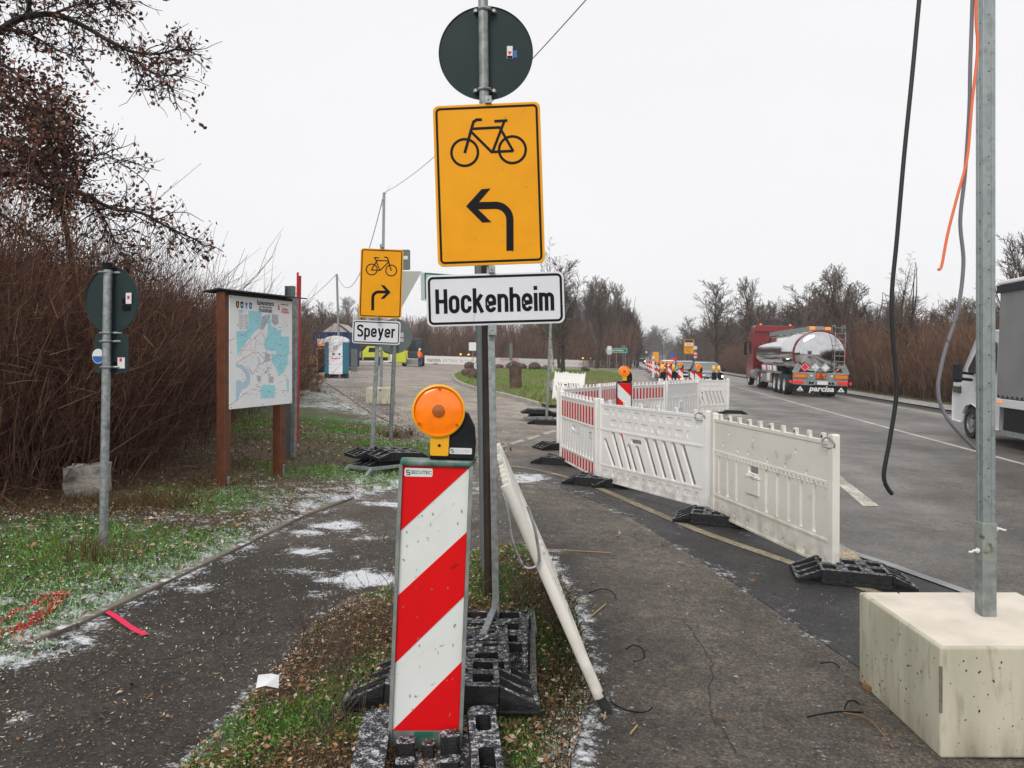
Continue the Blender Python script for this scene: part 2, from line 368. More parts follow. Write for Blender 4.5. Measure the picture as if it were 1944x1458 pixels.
def pdist(x, y, P, closed=False):
    d = np.full(np.shape(x), 1e9); n = len(P)
    for i in range(n if closed else n - 1):
        ax, ay = P[i]; bx, by = P[(i + 1) % n]; dx, dy = bx - ax, by - ay; t = np.clip(((x - ax) * dx + (y - ay) * dy) / (dx * dx + dy * dy + 1e-12), 0, 1)
        d = np.minimum(d, np.hypot(x - ax - t * dx, y - ay - t * dy))
    return d
def smooth_poly(P, n=6):        # Catmull-Rom through the points
    r = []
    for i in range(len(P) - 1):
        p0 = P[max(i - 1, 0)]; p1 = P[i]; p2 = P[i + 1]; p3 = P[min(i + 2, len(P) - 1)]
        for k in range(n):
            t = k / n; r.append(tuple(.5 * (2 * b + (c - a) * t + (2 * a - 5 * b + 4 * c - d) * t * t + (3 * b - a - 3 * c + d) * t ** 3) for a, b, c, d in zip(p0, p1, p2, p3)))
    r.append(tuple(P[-1])); return r
def g2(*uv): return [tuple(G(u, v)[:2]) for u, v in uv]
XC = lambda Y: 6.76 + .151 * Y                       # centre line of the main road
KERB = smooth_poly([(-4.6, 1.2)] + g2((0, 1268), (100, 1212), (190, 1163), (320, 1103), (430, 1052), (530, 1003), (620, 962), (700, 938), (765, 925)))
VERGE = KERB + g2((850, 905), (893, 893), (905, 872), (880, 852), (835, 842), (790, 826), (748, 806), (706, 785), (665, 757), (625, 730), (600, 715)) + [(-12, 46), (-12.8, 60), (-40, 62), (-40, -1), (-7, -1)]
LOTEDGE = g2((905, 872), (880, 852), (835, 842), (790, 826), (748, 806), (706, 785), (665, 757), (625, 730), (600, 715))
ISL = smooth_poly(g2((300, 1530), (345, 1462), (410, 1395), (470, 1330), (530, 1262), (585, 1200), (650, 1150), (720, 1125), (800, 1090), (880, 1058), (940, 1040), (1000, 1040), (1045, 1070), (1080, 1130), (1105, 1210), (1122, 1300), (1105, 1380), (1085, 1462), (1075, 1530)), 4) + [(.2, 1.5), (-1.0, 1.5)]
LAWN = smooth_poly(g2((1190, 701), (1190, 712), (1172, 738), (1120, 762), (1050, 775), (1000, 764), (955, 752), (915, 743), (882, 733), (864, 722), (862, 714), (875, 706), (905, 701)), 4) + g2((960, 699.5), (1080, 701))
TAN = smooth_poly(g2((952, 884), (1020, 893), (1100, 914), (1165, 940), (1230, 968), (1330, 1010), (1450, 1052), (1560, 1090), (1660, 1126), (1760, 1165)))
GUT = smooth_poly([(5.2, 21), (4.1, 15)] + g2((1478, 900), (1520, 965), (1584, 1034), (1700, 1078), (1828, 1124), (1980, 1180)), 5)
DARKLOW = smooth_poly(g2((945, 884), (1010, 905), (1100, 940), (1200, 985), (1330, 1065), (1480, 1165), (1640, 1275), (1800, 1400)))
SNOW = []
for u, v, ru, rv, a in [(735, 957, 60, 6, 1), (640, 998, 50, 11, 1.2), (590, 1010, 40, 8, .9), (585, 1046, 45, 9, .9), (690, 1100, 75, 15, 1.5), (30, 1362, 30, 14, .9), (60, 1395, 25, 8, .6), (1000, 908, 45, 9, 1.1),
                        (1040, 1046, 60, 4, .8), (830, 885, 70, 22, .75), (880, 925, 60, 14, .45), (700, 718, 40, 2.5, .9), (640, 721, 30, 2, .9), (850, 719, 30, 1.5, .7), (815, 725, 26, 2, .7), (540, 1085, 70, 8, .55), (700, 1020, 60, 12, .5), (610, 1130, 50, 10, .6), (950, 995, 20, 6, .5),
                        (960, 820, 14, 3, .5), (1110, 935, 30, 5, .5), (1560, 1040, 25, 8, .4), (1180, 925, 40, 5, .4), (1230, 720, 12, 10, .8), (350, 1115, 60, 10, .7), (250, 1200, 70, 9, .5)]:
    p = G(u, v); SNOW.append((p.x, p.y, ru / F * p.y, rv * p.y ** 2 / (F * EYE), a))
def frostf(x, y):
    f = np.zeros(np.shape(x))
    for cx, cy, rx, ry, a in SNOW: f = np.maximum(f, a * np.exp(-((x - cx) / rx) ** 2 - ((y - cy) / ry) ** 2))
    k = pdist(x, y, KERB); f = np.maximum(f, .62 * np.exp(-(k / .16) ** 2) * (.35 + fbm(x, y, 1.6)))
    k = pdist(x, y, ISL, True); f = np.maximum(f, np.where(x > .12 + .0 * y, .72, .42) * np.exp(-(k / .10) ** 2) * (.45 + fbm(x, y, 3)))
    k = pdist(x, y, LOTEDGE); f = np.maximum(f, .42 * np.exp(-(k / .3) ** 2))
    k = pdist(x, y, DARKLOW); f = np.maximum(f, .22 * np.exp(-(k / .05) ** 2))
    return f + .28 * (fbm(x, y, 5) - .5) + .2 * (fbm(x, y, 1.1) - .5)

def ground_mat(name, speck=True, rough=.75, bump=.35, bsc=160, col=None, wet=0, frostc=(.66, .69, .74)):
    M = bpy.data.materials.new(name); M.use_nodes = True; t = M.node_tree; N = t.nodes; L = t.links; b = N['Principled BSDF']; co = N.new('ShaderNodeTexCoord')
    if col is None: a = N.new('ShaderNodeVertexColor'); a.layer_name = 'col'; c = a.outputs[0]
    else: a = N.new('ShaderNodeRGB'); a.outputs[0].default_value = (*col, 1); c = a.outputs[0]
    def noise(s, d=4, r=.6):
        n = N.new('ShaderNodeTexNoise'); n.inputs['Scale'].default_value = s; n.inputs['Detail'].default_value = d; n.inputs['Roughness'].default_value = r; L.new(co.outputs['Object'], n.inputs[0]); return n.outputs[0]
    def rng(s, a0, a1, b0=0., b1=1.):
        r = N.new('ShaderNodeMapRange'); r.inputs[1].default_value = a0; r.inputs[2].default_value = a1; r.inputs[3].default_value = b0; r.inputs[4].default_value = b1
        L.new(s, r.inputs[0]); return r.outputs[0]
    def mixc(f, x, y, mode='MIX'):
        q = N.new('ShaderNodeMix'); q.data_type = 'RGBA'; q.blend_type = mode
        for i, z in ((0, f), (6, x), (7, y)):
            if isinstance(z, tuple): q.inputs[i].default_value = (*z, 1)
            elif isinstance(z, float): q.inputs[i].default_value = z
            else: L.new(z, q.inputs[i])
        return q.outputs[2]
    n1 = noise(62, 3, .75); n2 = noise(19, 3, .8); n3 = noise(1.3, 4)
    c = mixc(rng(n3, .42, .60), c, mixc(1.0, c, (.66, .66, .67), 'MULTIPLY'))
    if speck:
        c = mixc(rng(n1, .54, .66), c, mixc(1.0, c, (2.3, 2.15, 1.9), 'MULTIPLY'))
        c = mixc(rng(n1, .46, .34), c, mixc(1.0, c, (.30, .30, .31), 'MULTIPLY'))
        c = mixc(rng(n2, .50, .68), c, mixc(1.0, c, (1.5, 1.42, 1.32), 'MULTIPLY'))
        c = mixc(rng(n2, .46, .30), c, mixc(1.0, c, (.58, .58, .60), 'MULTIPLY'))
        n6 = noise(6.5, 3, .7); c = mixc(rng(n6, .48, .64), c, mixc(1.0, c, (1.20, 1.18, 1.15), 'MULTIPLY')); c = mixc(rng(n6, .48, .34), c, mixc(1.0, c, (.82, .82, .83), 'MULTIPLY'))
        v = N.new('ShaderNodeTexVoronoi'); v.inputs['Scale'].default_value = 38; v.inputs['Randomness'].default_value = 1; L.new(co.outputs['Object'], v.inputs[0])
        nn = noise(9, 2); th = rng(nn, .35, .7, .0, .26); cmp = N.new('ShaderNodeMath'); cmp.operation = 'LESS_THAN'; L.new(v.outputs['Distance'], cmp.inputs[0]); L.new(th, cmp.inputs[1])
        fm = N.new('ShaderNodeMath'); fm.operation = 'MULTIPLY'; fm.inputs[1].default_value = .55; L.new(cmp.outputs[0], fm.inputs[0])
        c = mixc(fm.outputs[0], c, (.24, .20, .145))
    fa = N.new('ShaderNodeAttribute'); fa.attribute_name = 'frost'
    n4 = noise(34, 5, .75); n5 = noise(7, 3); s = N.new('ShaderNodeMath'); s.operation = 'ADD'; L.new(n4, s.inputs[0]); L.new(n5, s.inputs[1])
    s2 = N.new('ShaderNodeMath'); s2.operation = 'ADD'; L.new(rng(s.outputs[0], .7, 1.3, -.6, .6), s2.inputs[0]); L.new(fa.outputs['Fac'], s2.inputs[1])
    fr = rng(s2.outputs[0], .42, .90); c = mixc(fr, c, frostc); L.new(c, b.inputs['Base Color'])
    if wet:
        w_ = rng(noise(.35, 3), .4, .62, rough, rough - wet); L.new(w_, b.inputs['Roughness'])
    else: b.inputs['Roughness'].default_value = rough
    b.inputs['Specular IOR Level'].default_value = .4
    bp = N.new('ShaderNodeBump'); bp.inputs['Strength'].default_value = bump; bp.inputs['Distance'].default_value = .012; L.new(noise(bsc, 4, .7), bp.inputs['Height']); L.new(bp.outputs[0], b.inputs['Normal'])
    return M
GM = dict(path=ground_mat('leaf_strewn_path_asphalt', rough=.8), road=ground_mat('damp_road_asphalt', rough=.62, wet=.22, bump=.3, col=None, speck=True),
          dark=ground_mat('new_black_asphalt', rough=.62, col=None), grass=ground_mat('turf_earth', speck=False, bump=.8, bsc=60), plain=ground_mat('pavement_slabs', speck=False, bump=.2))
def attr(o, x, y, fr):
    a = o.data.attributes.new('frost', 'FLOAT', 'POINT'); a.data.foreach_set('value', np.asarray(fr, np.float32))
def sheet(name, poly, off, spacing, M, colf, frf=None, hf=None, jit=.3, lim=None, edge=None):
    P = []
    for i, p in enumerate(poly):
        q = poly[(i + 1) % len(poly)]; d = math.hypot(q[0] - p[0], q[1] - p[1]); k = max(1, int(d / (edge or spacing)))
        for j in range(k): P.append((p[0] + (q[0] - p[0]) * j / k, p[1] + (q[1] - p[1]) * j / k))
    nb = len(P); xs = [p[0] for p in P]; ys = [p[1] for p in P]
    if spacing < 40:
        sp = spacing; gx, gy = np.meshgrid(np.arange(min(xs), max(xs), sp), np.arange(min(ys), max(ys), sp)); gx = gx.ravel() + (RNG.random(gx.size) - .5) * sp * jit; gy = gy.ravel() + (RNG.random(gy.size) - .5) * sp * jit
        if lim: k = lim(gx, gy); gx, gy = gx[k], gy[k]
        k = inpoly(gx, gy, poly) & (pdist(gx, gy, P, True) > sp * .4); gx, gy = gx[k], gy[k]; P += list(zip(gx.tolist(), gy.tolist()))
    r = delaunay_2d_cdt([Vector(p) for p in P], [(i, (i + 1) % nb) for i in range(nb)], [], 1, 1e-5)
    X = np.array([v.x for v in r[0]]); Y = np.array([v.y for v in r[0]]); Z = np.array([zg(a) for a in X]) + off
    if hf: Z = Z + hf(X, Y)
    T = []
    for f in r[2]:
        a, b, c = (r[0][i] for i in f[:3]); T.append(tuple(f) if (b - a).cross(c - a) > 0 else tuple(reversed(f)))
    o = npmesh(name, np.stack([X, Y, Z], 1), T, M, cols=colf(X, Y) if colf else None, smooth=True)
    attr(o, X, Y, frf(X, Y) if frf else np.zeros(len(X))); return o
def mixv(a, b, t): t = np.clip(t, 0, 1)[:, None]; return np.array(a)[None] * (1 - t) + np.array(b)[None] * t
# land to the horizon
xs = np.concatenate([[-990, -600, -300, -150, -100, -70], np.arange(-60, 61, 6), [70, 100, 150, 300, 600, 990]]).astype(float); ys = np.array([-60, -20, 0, 10, 20, 40, 60, 80, 100, 130, 180, 250, 400, 700, 900, 1140], float)
gx, gy = np.meshgrid(xs, ys); V = np.stack([gx.ravel(), gy.ravel(), np.array([zg(a) for a in gx.ravel()]) - .03], 1); nx = len(xs)
T = [(j * nx + i, j * nx + i + 1, (j + 1) * nx + i + 1, (j + 1) * nx + i) for j in range(len(ys) - 1) for i in range(nx - 1)]
o = npmesh('ground', V, T, GM['grass'], cols=mixv((.055, .042, .026), (.05, .06, .022), vn(V[:, 0], V[:, 1], .05))); attr(o, 0, 0, np.zeros(len(V))); struct(o)
# path and lot: fine grid near by, coarse sheet further off
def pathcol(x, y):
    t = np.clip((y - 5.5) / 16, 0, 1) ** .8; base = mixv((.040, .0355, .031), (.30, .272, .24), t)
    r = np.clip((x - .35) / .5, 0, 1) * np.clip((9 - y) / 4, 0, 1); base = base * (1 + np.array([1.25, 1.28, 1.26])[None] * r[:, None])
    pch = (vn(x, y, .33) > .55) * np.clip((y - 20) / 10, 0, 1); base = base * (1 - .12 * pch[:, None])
    dk = inpoly(x, y, g2((600, 716), (660, 714), (712, 742), (760, 790), (700, 785), (665, 757), (625, 730))); base[dk] = base[dk] * .55 + np.array([.03, .035, .045]) * .45
    return base
gx, gy = np.meshgrid(np.concatenate([np.arange(-8, 6.01, .065)]), np.concatenate([np.arange(1.0, 12, .065), np.arange(12, 26, .14)])); nx = gx.shape[1]; X, Y = gx.ravel(), gy.ravel()
V = np.stack([X, Y, -SL * X + .0025 * (fbm(X, Y, 1.3) - .5)], 1); ny = gx.shape[0]; a = (np.arange(ny - 1)[:, None] * nx + np.arange(nx - 1)[None]).ravel()
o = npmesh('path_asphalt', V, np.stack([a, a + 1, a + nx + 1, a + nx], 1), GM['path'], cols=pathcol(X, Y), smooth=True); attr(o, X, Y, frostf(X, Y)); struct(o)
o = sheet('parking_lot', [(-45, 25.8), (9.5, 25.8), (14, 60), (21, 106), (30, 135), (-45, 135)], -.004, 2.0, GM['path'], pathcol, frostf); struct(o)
# dark resurfaced strip
dark = TAN[:-1] + list(reversed(GUT[4:])) if False else None
pol = DARKLOW + [(4.6, 3.4), (4.2, 4.6)] + list(reversed(GUT))[0:] + [(4.6, 21), (2.2, 14.5), (.6, 12.2)]
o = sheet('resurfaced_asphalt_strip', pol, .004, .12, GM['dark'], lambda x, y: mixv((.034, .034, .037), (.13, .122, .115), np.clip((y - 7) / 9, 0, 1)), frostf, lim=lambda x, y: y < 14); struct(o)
# road
ylist = [-8, -4, 0] + [2 + .5 * i for i in range(60)] + [33, 36, 40, 46, 52, 60, 70, 85, 100, 120, 150, 190, 240, 300, 380, 480, 600]
def gutx(y):
    pts = sorted(((p[1], p[0]) for p in GUT)); ysx = [p[0] for p in pts]; xx = [p[1] for p in pts]
    return np.interp(y, ysx, xx) if y <= 21 else max(XC(y) - 4.3, 5.2 + (y - 21) * .19) if y < 40 else XC(y) - 4.3
def lane(y):
    far = .0 if y < 230 else (y - 230) ** 2 * .00006
    return XC(y) + far
def strip(name, fl, fr_, off, M, c, kx=12, frf=None, ys_=ylist):
    V = []; T = []
    for y in ys_:
        a, b = fl(y), fr_(y)
        for i in range(kx + 1): x = a + (b - a) * i / kx; V.append((x, y, zg(x) + off))
    for j in range(len(ys_) - 1):
        for i in range(kx): k = j * (kx + 1) + i; T.append((k, k + 1, k + kx + 2, k + kx + 1))
    V = np.array(V); o = npmesh(name, V, T, M, cols=c(V[:, 0], V[:, 1]), smooth=True); attr(o, 0, 0, frf(V[:, 0], V[:, 1]) if frf else np.zeros(len(V))); return struct(o)
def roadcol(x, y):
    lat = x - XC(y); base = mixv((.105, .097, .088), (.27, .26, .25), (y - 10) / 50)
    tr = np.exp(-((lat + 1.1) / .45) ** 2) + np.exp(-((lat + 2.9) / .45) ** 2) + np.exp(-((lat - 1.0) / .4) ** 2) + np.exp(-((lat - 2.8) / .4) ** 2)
    st = np.exp(-((lat + 3.3 + .25 * np.sin(y * .3)) / .5) ** 2) * np.clip((y - 6) / 4, 0, 1); return base * (1 - .26 * tr[:, None] + .45 * st[:, None]) * (.82 + .42 * vn(lat * 1.6, y * .12, 1.0) * .9)[:, None]  # st: wavering pale streak, the damp road's sheen put into the colour
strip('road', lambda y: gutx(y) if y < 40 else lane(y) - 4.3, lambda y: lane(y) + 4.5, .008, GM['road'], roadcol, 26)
strip('road_shoulder', lambda y: lane(y) + 4.5, lambda y: lane(y) + 5.3, .010, GM['grass'], lambda x, y: mixv((.05, .035, .026), (.10, .08, .06), vn(x, y, 1.2)), 3)
strip('far_pavement', lambda y: lane(y) + 5.3, lambda y: lane(y) + 6.9, .06, GM['plain'], lambda x, y: mixv((.26, .25, .23), (.33, .32, .30), vn(x, y, .8)), 3, frf=lambda x, y: .25 + .35 * vn(x, y, .5))
strip('near_footway', lambda y: lane(y) - 7.1, lambda y: lane(y) - 5.2, .012, GM['path'], lambda x, y: mixv((.27, .245, .225), (.32, .29, .27), vn(x, y, .4)), 3, ys_=[y for y in ylist if 34 <= y])
strip('roadside_gutter', lambda y: lane(y) - 5.2, lambda y: lane(y) - 4.3, .014, GM['dark'], lambda x, y: mixv((.04, .036, .033), (.12, .11, .10), vn(x, y, .7) * 1.5 - .2), 3, frf=lambda x, y: -.05 + .75 * vn(x, y, .6), ys_=[y for y in ylist if 27 <= y])
# painted lines
pm = ground_mat('worn_road_paint', speck=False, bump=.25, rough=.6); tanm = ground_mat('worn_cream_paint', speck=True, bump=.4, rough=.75)
strip('road_marking', lambda y: lane(y) - .06, lambda y: lane(y) + .07, .0135, pm, lambda x, y: mixv((.62, .61, .58), (.48, .47, .45), vn(x, y, 3)), 1)
strip('road_marking', lambda y: lane(y) + 3.85, lambda y: lane(y) + 3.98, .0135, pm, lambda x, y: mixv((.6, .59, .56), (.42, .41, .39), vn(x, y, 3)), 1)
strip('road_marking', lambda y: lane(y) - 3.95, lambda y: lane(y) - 3.83, .0135, pm, lambda x, y: mixv((.6, .59, .56), (.42, .41, .39), vn(x, y, 3)), 1, ys_=[y for y in ylist if y > 27])
def off_line(P, d):
    r = []
    for i, p in enumerate(P):
        a = Vector(P[max(i - 1, 0)]); b = Vector(P[min(i + 1, len(P) - 1)]); t = (b - a).normalized(); r.append((p[0] - t.y * d, p[1] + t.x * d))
    return r
o = sheet('edge_marking', off_line(TAN, -.055) + list(reversed(off_line(TAN, .055))), .009, .11, tanm, lambda x, y: mixv((.30, .265, .185), (.21, .185, .135), fbm(x, y, 2) * 2 - .5), None); struct(o)
gl = GUT[4:]; gl = [p for p in GUT if p[1] < 11]
o = sheet('gutter_marking', off_line(gl, -.05) + list(reversed(off_line(gl, .05))), .013, .12, pm, lambda x, y: mixv((.26, .265, .28), (.40, .41, .42), fbm(x, y, 2)), None); struct(o)
def patch(name, px, off, c1, c2, M=None, frf=None):
    return struct(sheet(name, g2(*px), off, .1, M or pm, lambda x, y: mixv(c1, c2, fbm(x, y, 3) * 2 - .5), frf, edge=.2))
patch('road_marking', [(1572, 905), (1592, 903), (1668, 962), (1640, 964)], .0135, (.60, .58, .52), (.40, .38, .34), tanm)
patch('road_marking', [(1590, 1040), (1620, 1050), (1646, 1075), (1592, 1068)], .0145, (.52, .44, .30), (.3, .26, .19), tanm)
patch('road_marking', [(1378, 786), (1400, 784), (1412, 790), (1388, 792)], .0145, (.5, .47, .38), (.3, .28, .23))
for i in range(5):
    u0, v0, u1, v1 = 905 + i * 31, 860 - i * 9.2, 928 + i * 31, 853 - i * 9.2
    patch('give_way_marking', [(u0, v0), (u1, v1), (u1 + 7, v1 + 3.2), (u0 + 7, v0 + 3.8)], .008, (.50, .48, .43), (.34, .32, .28))
# pink spray stroke on the path and red mark on the turf
sp = g2((200, 1163), (222, 1176), (250, 1196), (276, 1209)); sp = smooth_poly(sp, 5)
tag(sheet('sprayed_mark', off_line(sp, -.016) + list(reversed(off_line(sp, .02))), .012, .012, m['spray'], None), 'short pink line sprayed across the concrete kerb onto the dark path', 'paint mark')
# cracks in the asphalt
for px in ([(1060, 1052), (1130, 1058), (1200, 1066), (1290, 1073), (1400, 1092)], [(985, 905), (1060, 945), (1130, 968), (1215, 1003)], [(160, 1300), (230, 1262), (330, 1250), (420, 1205), (470, 1150)], [(1300, 1180), (1350, 1260), (1345, 1340), (1400, 1430)]):
    P = [(p[0] + random.gauss(0, .006), p[1] + random.gauss(0, .012)) for p in smooth_poly(g2(*px), 7)]; struct(sheet('asphalt_crack', off_line(P, -.0022) + list(reversed(off_line(P, .0022))), .0062, .05, m['tyre'], None))
# grass areas
HM = [(p[0], p[1]) for p in g2((0, 985), (120, 975), (260, 915), (330, 880), (420, 800), (500, 755), (590, 715))]
def turf(x, y):
    g = fbm(x, y, 1.1) + .25 * (fbm(x, y, 6) - .5); k = pdist(x, y, HM); g = g - .35 * np.exp(-(k / .6)) ; c = mixv((.085, .055, .03), (.06, .10, .02), (g - .28) * 5)
    return c
def turfz(x, y): k = np.minimum(pdist(x, y, KERB), pdist(x, y, LOTEDGE)); return -.012 + (.032 + .05 * fbm(x, y, 2.2)) * np.clip(k / .2, 0, 1) + np.minimum(.12, k * .05)
def vfrost(x, y):
    k = np.minimum(pdist(x, y, KERB), pdist(x, y, LOTEDGE)); return .58 * np.exp(-(k / .45)) + .62 * (fbm(x, y, .8) - .34)
o = sheet('grass_verge', VERGE, 0, .16, GM['grass'], turf, vfrost, turfz, lim=lambda x, y: (x > -7.5) & (y < 18), edge=.16); struct(o)
def ifrost(x, y): k = pdist(x, y, ISL, True); return np.where(x > .1, .6, .32) * np.exp(-(k / .16)) + .3 * (fbm(x, y, 1.3) - .45)
def islz(x, y): return .012 + np.minimum(.10, pdist(x, y, ISL, True) * .16) * (.5 + fbm(x, y, 3))
o = sheet('grass_island', ISL, 0, .07, GM['grass'], lambda x, y: mixv((.05, .03, .018), (.035, .06, .014), fbm(x, y, 2) * 3 - 1), ifrost, islz, edge=.07); struct(o)
o = sheet('far_lawn', LAWN, .10, .8, GM['grass'], lambda x, y: mixv((.17, .17, .08), (.12, .19, .04), fbm(x, y, .25) * 3 - 1 + .5 * (y < 32)), lambda x, y: .05 + .3 * fbm(x, y, .2)); struct(o)
strip('far_verge', lambda y: lane(y) + 6.9, lambda y: lane(y) + 9.5, .05, GM['grass'], lambda x, y: mixv((.10, .085, .035), (.09, .13, .03), vn(x, y, .6)), 4)
# kerbs made of single stones
def kerb_run(name, line, step, w_, h, M, off=0.0):
    root = bpy.data.objects.new(name, None); link(root); root['kind'] = 'structure'; acc = 0; L = [Vector(p) for p in line]; cur = L[0]; i = 1; cnt = 0
    while i < len(L):
        nxt = cur; rem = step; j = i; p = cur
        while j < len(L) and (L[j] - p).length < rem: rem -= (L[j] - p).length; p = L[j]; j += 1
        if j >= len(L): break
        nxt = p + (L[j] - p).normalized() * rem; d = nxt - cur; c = (cur + nxt) / 2; b = MB(); b.box((0, 0, 0), (d.length - .012, w_, h))
        b.build('kerb_stone', M, root, loc=(c.x, c.y, zg(c.x) + off + random.uniform(-.004, .004)), rot=(0, math.atan2(zg(cur.x) - zg(nxt.x), d.length), math.atan2(d.y, d.x)), bevel=.008); cur = nxt; i = j; cnt += 1
    return root
kerb_run('path_kerb', KERB, 1.0, .06, .1, m['kerb'], -.025)
kerb_run('lawn_kerb', LAWN[3:-2], 2.0, .14, .14, m['kerbl'], .06)
kerb_run('lot_kerb', list(reversed(LOTEDGE)), 1.0, .08, .1, m['kerb'], -.02)
# far hills
b = MB(); prof = [(-940, 0), (-620, 15), (-450, 12), (-280, 16), (-100, 13), (60, 13), (130, 15.5), (220, 14), (330, 17), (520, 14), (940, 4)]
hm_ = mat('wooded_far_hill', (.045, .055, .06), .95, 0, (.07, .075, .075), .02)
prof = smooth_poly(prof, 6); vs = []; fs = []
for k, (dy, sc_) in enumerate(((-140, 0), (-70, .75), (0, 1), (120, .6), (250, 0))):
    for x, z in prof: vs.append((x, 880 + dy, -3 + z * sc_ + (1.5 * random.random() if sc_ else 0)))
n = len(prof)
for k in range(4):
    for i in range(n - 1): fs.append((k * n + i, k * n + i + 1, (k + 1) * n + i + 1, (k + 1) * n + i))
b.add(vs, fs); struct(b.build('hills', hm_, smooth=True))
# ------------------------------------------------------------------ trees and shrubs
def norm(v): l = math.sqrt(v[0] ** 2 + v[1] ** 2 + v[2] ** 2) or 1; return (v[0] / l, v[1] / l, v[2] / l)
def limb(R, p, d, L, r0, r1, n, wob, up):
    pts = [p]; rad = [r0]; d = norm(d)
    for i in range(n):
        d = norm((d[0] + R.gauss(0, wob), d[1] + R.gauss(0, wob), d[2] + R.gauss(0, wob) + up)); s = L / n
        p = (p[0] + d[0] * s, p[1] + d[1] * s, p[2] + d[2] * s); pts.append(p); rad.append(r0 + (r1 - r0) * (i + 1) / n)
    return pts, rad
def segs_of(pts, rad): return [(*pts[i], *pts[i + 1], rad[i], rad[i + 1]) for i in range(len(pts) - 1)]
def side_dir(R, d, ang):
    a = norm((R.gauss(0, 1), R.gauss(0, 1), R.gauss(0, 1))); dot = sum(a[i] * d[i] for i in range(3)); a = norm(tuple(a[i] - dot * d[i] for i in range(3)))
    return tuple(d[i] * math.cos(ang) + a[i] * math.sin(ang) for i in range(3))
def grow_tree(seed, H, r, counts=(22, 8, 6), lens=(.45, .5, .45), ang=(.8, .7, .7), ups=(.10, .05, .02), start=.25, wob=.12, twig=.012, stems=1, lean=(0, 0), spreadtop=1.0):
    R = random.Random(seed); T = []; C = []; ends = []
    for st in range(stems):
        base = (R.gauss(0, .15) if stems > 1 else 0, R.gauss(0, .15) if stems > 1 else 0, 0)
        pts, rad = limb(R, base, (lean[0] + (R.gauss(0, .16) if stems > 1 else 0), lean[1] + (R.gauss(0, .16) if stems > 1 else 0), 1), H * .92, r, r * .12, 9, wob * .5, .08); T += segs_of(pts, rad)
        cur = [(pts, rad, H)]
        for lv, k in enumerate(counts):
            nxt = []
            for P, Rd, L in cur:
                for q in range(k if lv else max(4, k // stems)):
                    t = (start if lv == 0 else .15) + (1 - (start if lv == 0 else .15)) * (q + R.random()) / k; x = t * (len(P) - 1); i = min(int(x), len(P) - 2); f = x - i
                    p = tuple(P[i][c] * (1 - f) + P[i + 1][c] * f for c in range(3)); d = norm(tuple(P[i + 1][c] - P[i][c] for c in range(3))); r_ = (Rd[i] * (1 - f) + Rd[i + 1] * f)
                    ll = L * lens[lv] * (R.uniform(.6, 1.1)) * ((1.15 - .75 * t) if lv == 0 else 1.1 - .5 * t); r0 = max(twig * .7, min(r_ * .62, ll * .025))
                    a, b_ = limb(R, p, side_dir(R, d, ang[lv] * R.uniform(.6, 1.25)), ll, r0, max(r0 * .3, twig * .45), (6, 4, 3)[min(lv, 2)], wob, ups[lv])
                    C += segs_of(a, b_); nxt.append((a, b_, ll)); ends.append(a[-1])
            cur = nxt
    return T, C, ends
def mesh_of(segs, n, M, name):
    V, Q = segmesh(segs, n); o = npmesh(name, V, Q, M, smooth=n > 3); me = o.data; bpy.data.objects.remove(o); return me
def leaves_mesh(pts, M, size, seed, n_each=1, spread=.1, name='leaves'):
    R = np.random.default_rng(seed); P = np.repeat(np.array(pts), n_each, axis=0) + R.normal(0, spread, (len(pts) * n_each, 3)); n = len(P)
    a = R.normal(0, 1, (n, 3)); a /= np.linalg.norm(a, axis=1, keepdims=True); b = np.cross(a, R.normal(0, 1, (n, 3))); b /= np.linalg.norm(b, axis=1, keepdims=True); s = size * R.uniform(.5, 1.2, (n, 1))
    V = np.stack([P - a * s, P + b * s * .6, P + a * s, P - b * s * .6 + a * s * .3], 1).reshape(-1, 3); q = np.arange(n)[:, None] * 4 + np.arange(4)[None]
    o = npmesh(name, V, q, M); me = o.data; bpy.data.objects.remove(o); return me
TV = {}
def where(label, u):
    for a, w_ in ((650, 'behind the site container'), (800, 'behind the loader and flatbed'), (905, 'left of the steel posts'), (1045, 'behind the standing stone'), (1100, 'behind the birch'), (1195, 'behind the green direction sign'), (1262, 'at the far end of the road'), (1340, 'around the yellow direction board'), (1430, 'left of the red truck cab'), (1615, 'behind the tanker'), (1700, 'between tanker and black cable'), (1850, 'between black cable and tall post'), (9999, 'right of the tall post')):
        if u < a: return label + ' ' + w_
def tree_kind(key, M1, M2, seed, leafM=None, **kw):
    T, C, E = grow_tree(seed, **kw); TV[key] = (mesh_of(T, 7, M1, 'trunk'), mesh_of(C, 3, M2, 'crown'), None if leafM is None else leaves_mesh(E, leafM, .07, seed, 2, .15), kw['H'])
tree_kind('oak1', m['bark'], m['twig'], 1, H=11, r=.24, counts=(32, 11, 8), lens=(.50, .5, .45), ang=(.95, .75, .7), start=.2, twig=.024)
tree_kind('oak2', m['bark'], m['twig'], 2, H=12, r=.26, counts=(30, 11, 8), lens=(.42, .5, .5), ang=(.7, .7, .7), ups=(.14, .06, .03), start=.22, twig=.024)
tree_kind('multi1', m['bark'], m['twigr'], 3, H=9, r=.11, counts=(34, 8, 5), lens=(.4, .45, .4), ang=(.55, .6, .6), ups=(.15, .08, .05), start=.1, stems=4, twig=.022)
tree_kind('multi2', m['bark'], m['twig'], 4, H=10, r=.12, counts=(34, 8, 5), lens=(.36, .45, .4), ang=(.6, .6, .6), ups=(.12, .08, .05), start=.12, stems=3, twig=.022)
tree_kind('slim1', m['twigl'], m['twigl'], 5, H=13, r=.14, counts=(22, 7, 5), lens=(.3, .5, .45), ang=(.6, .6, .7), ups=(.14, .06, 0), start=.25, stems=2, twig=.02)
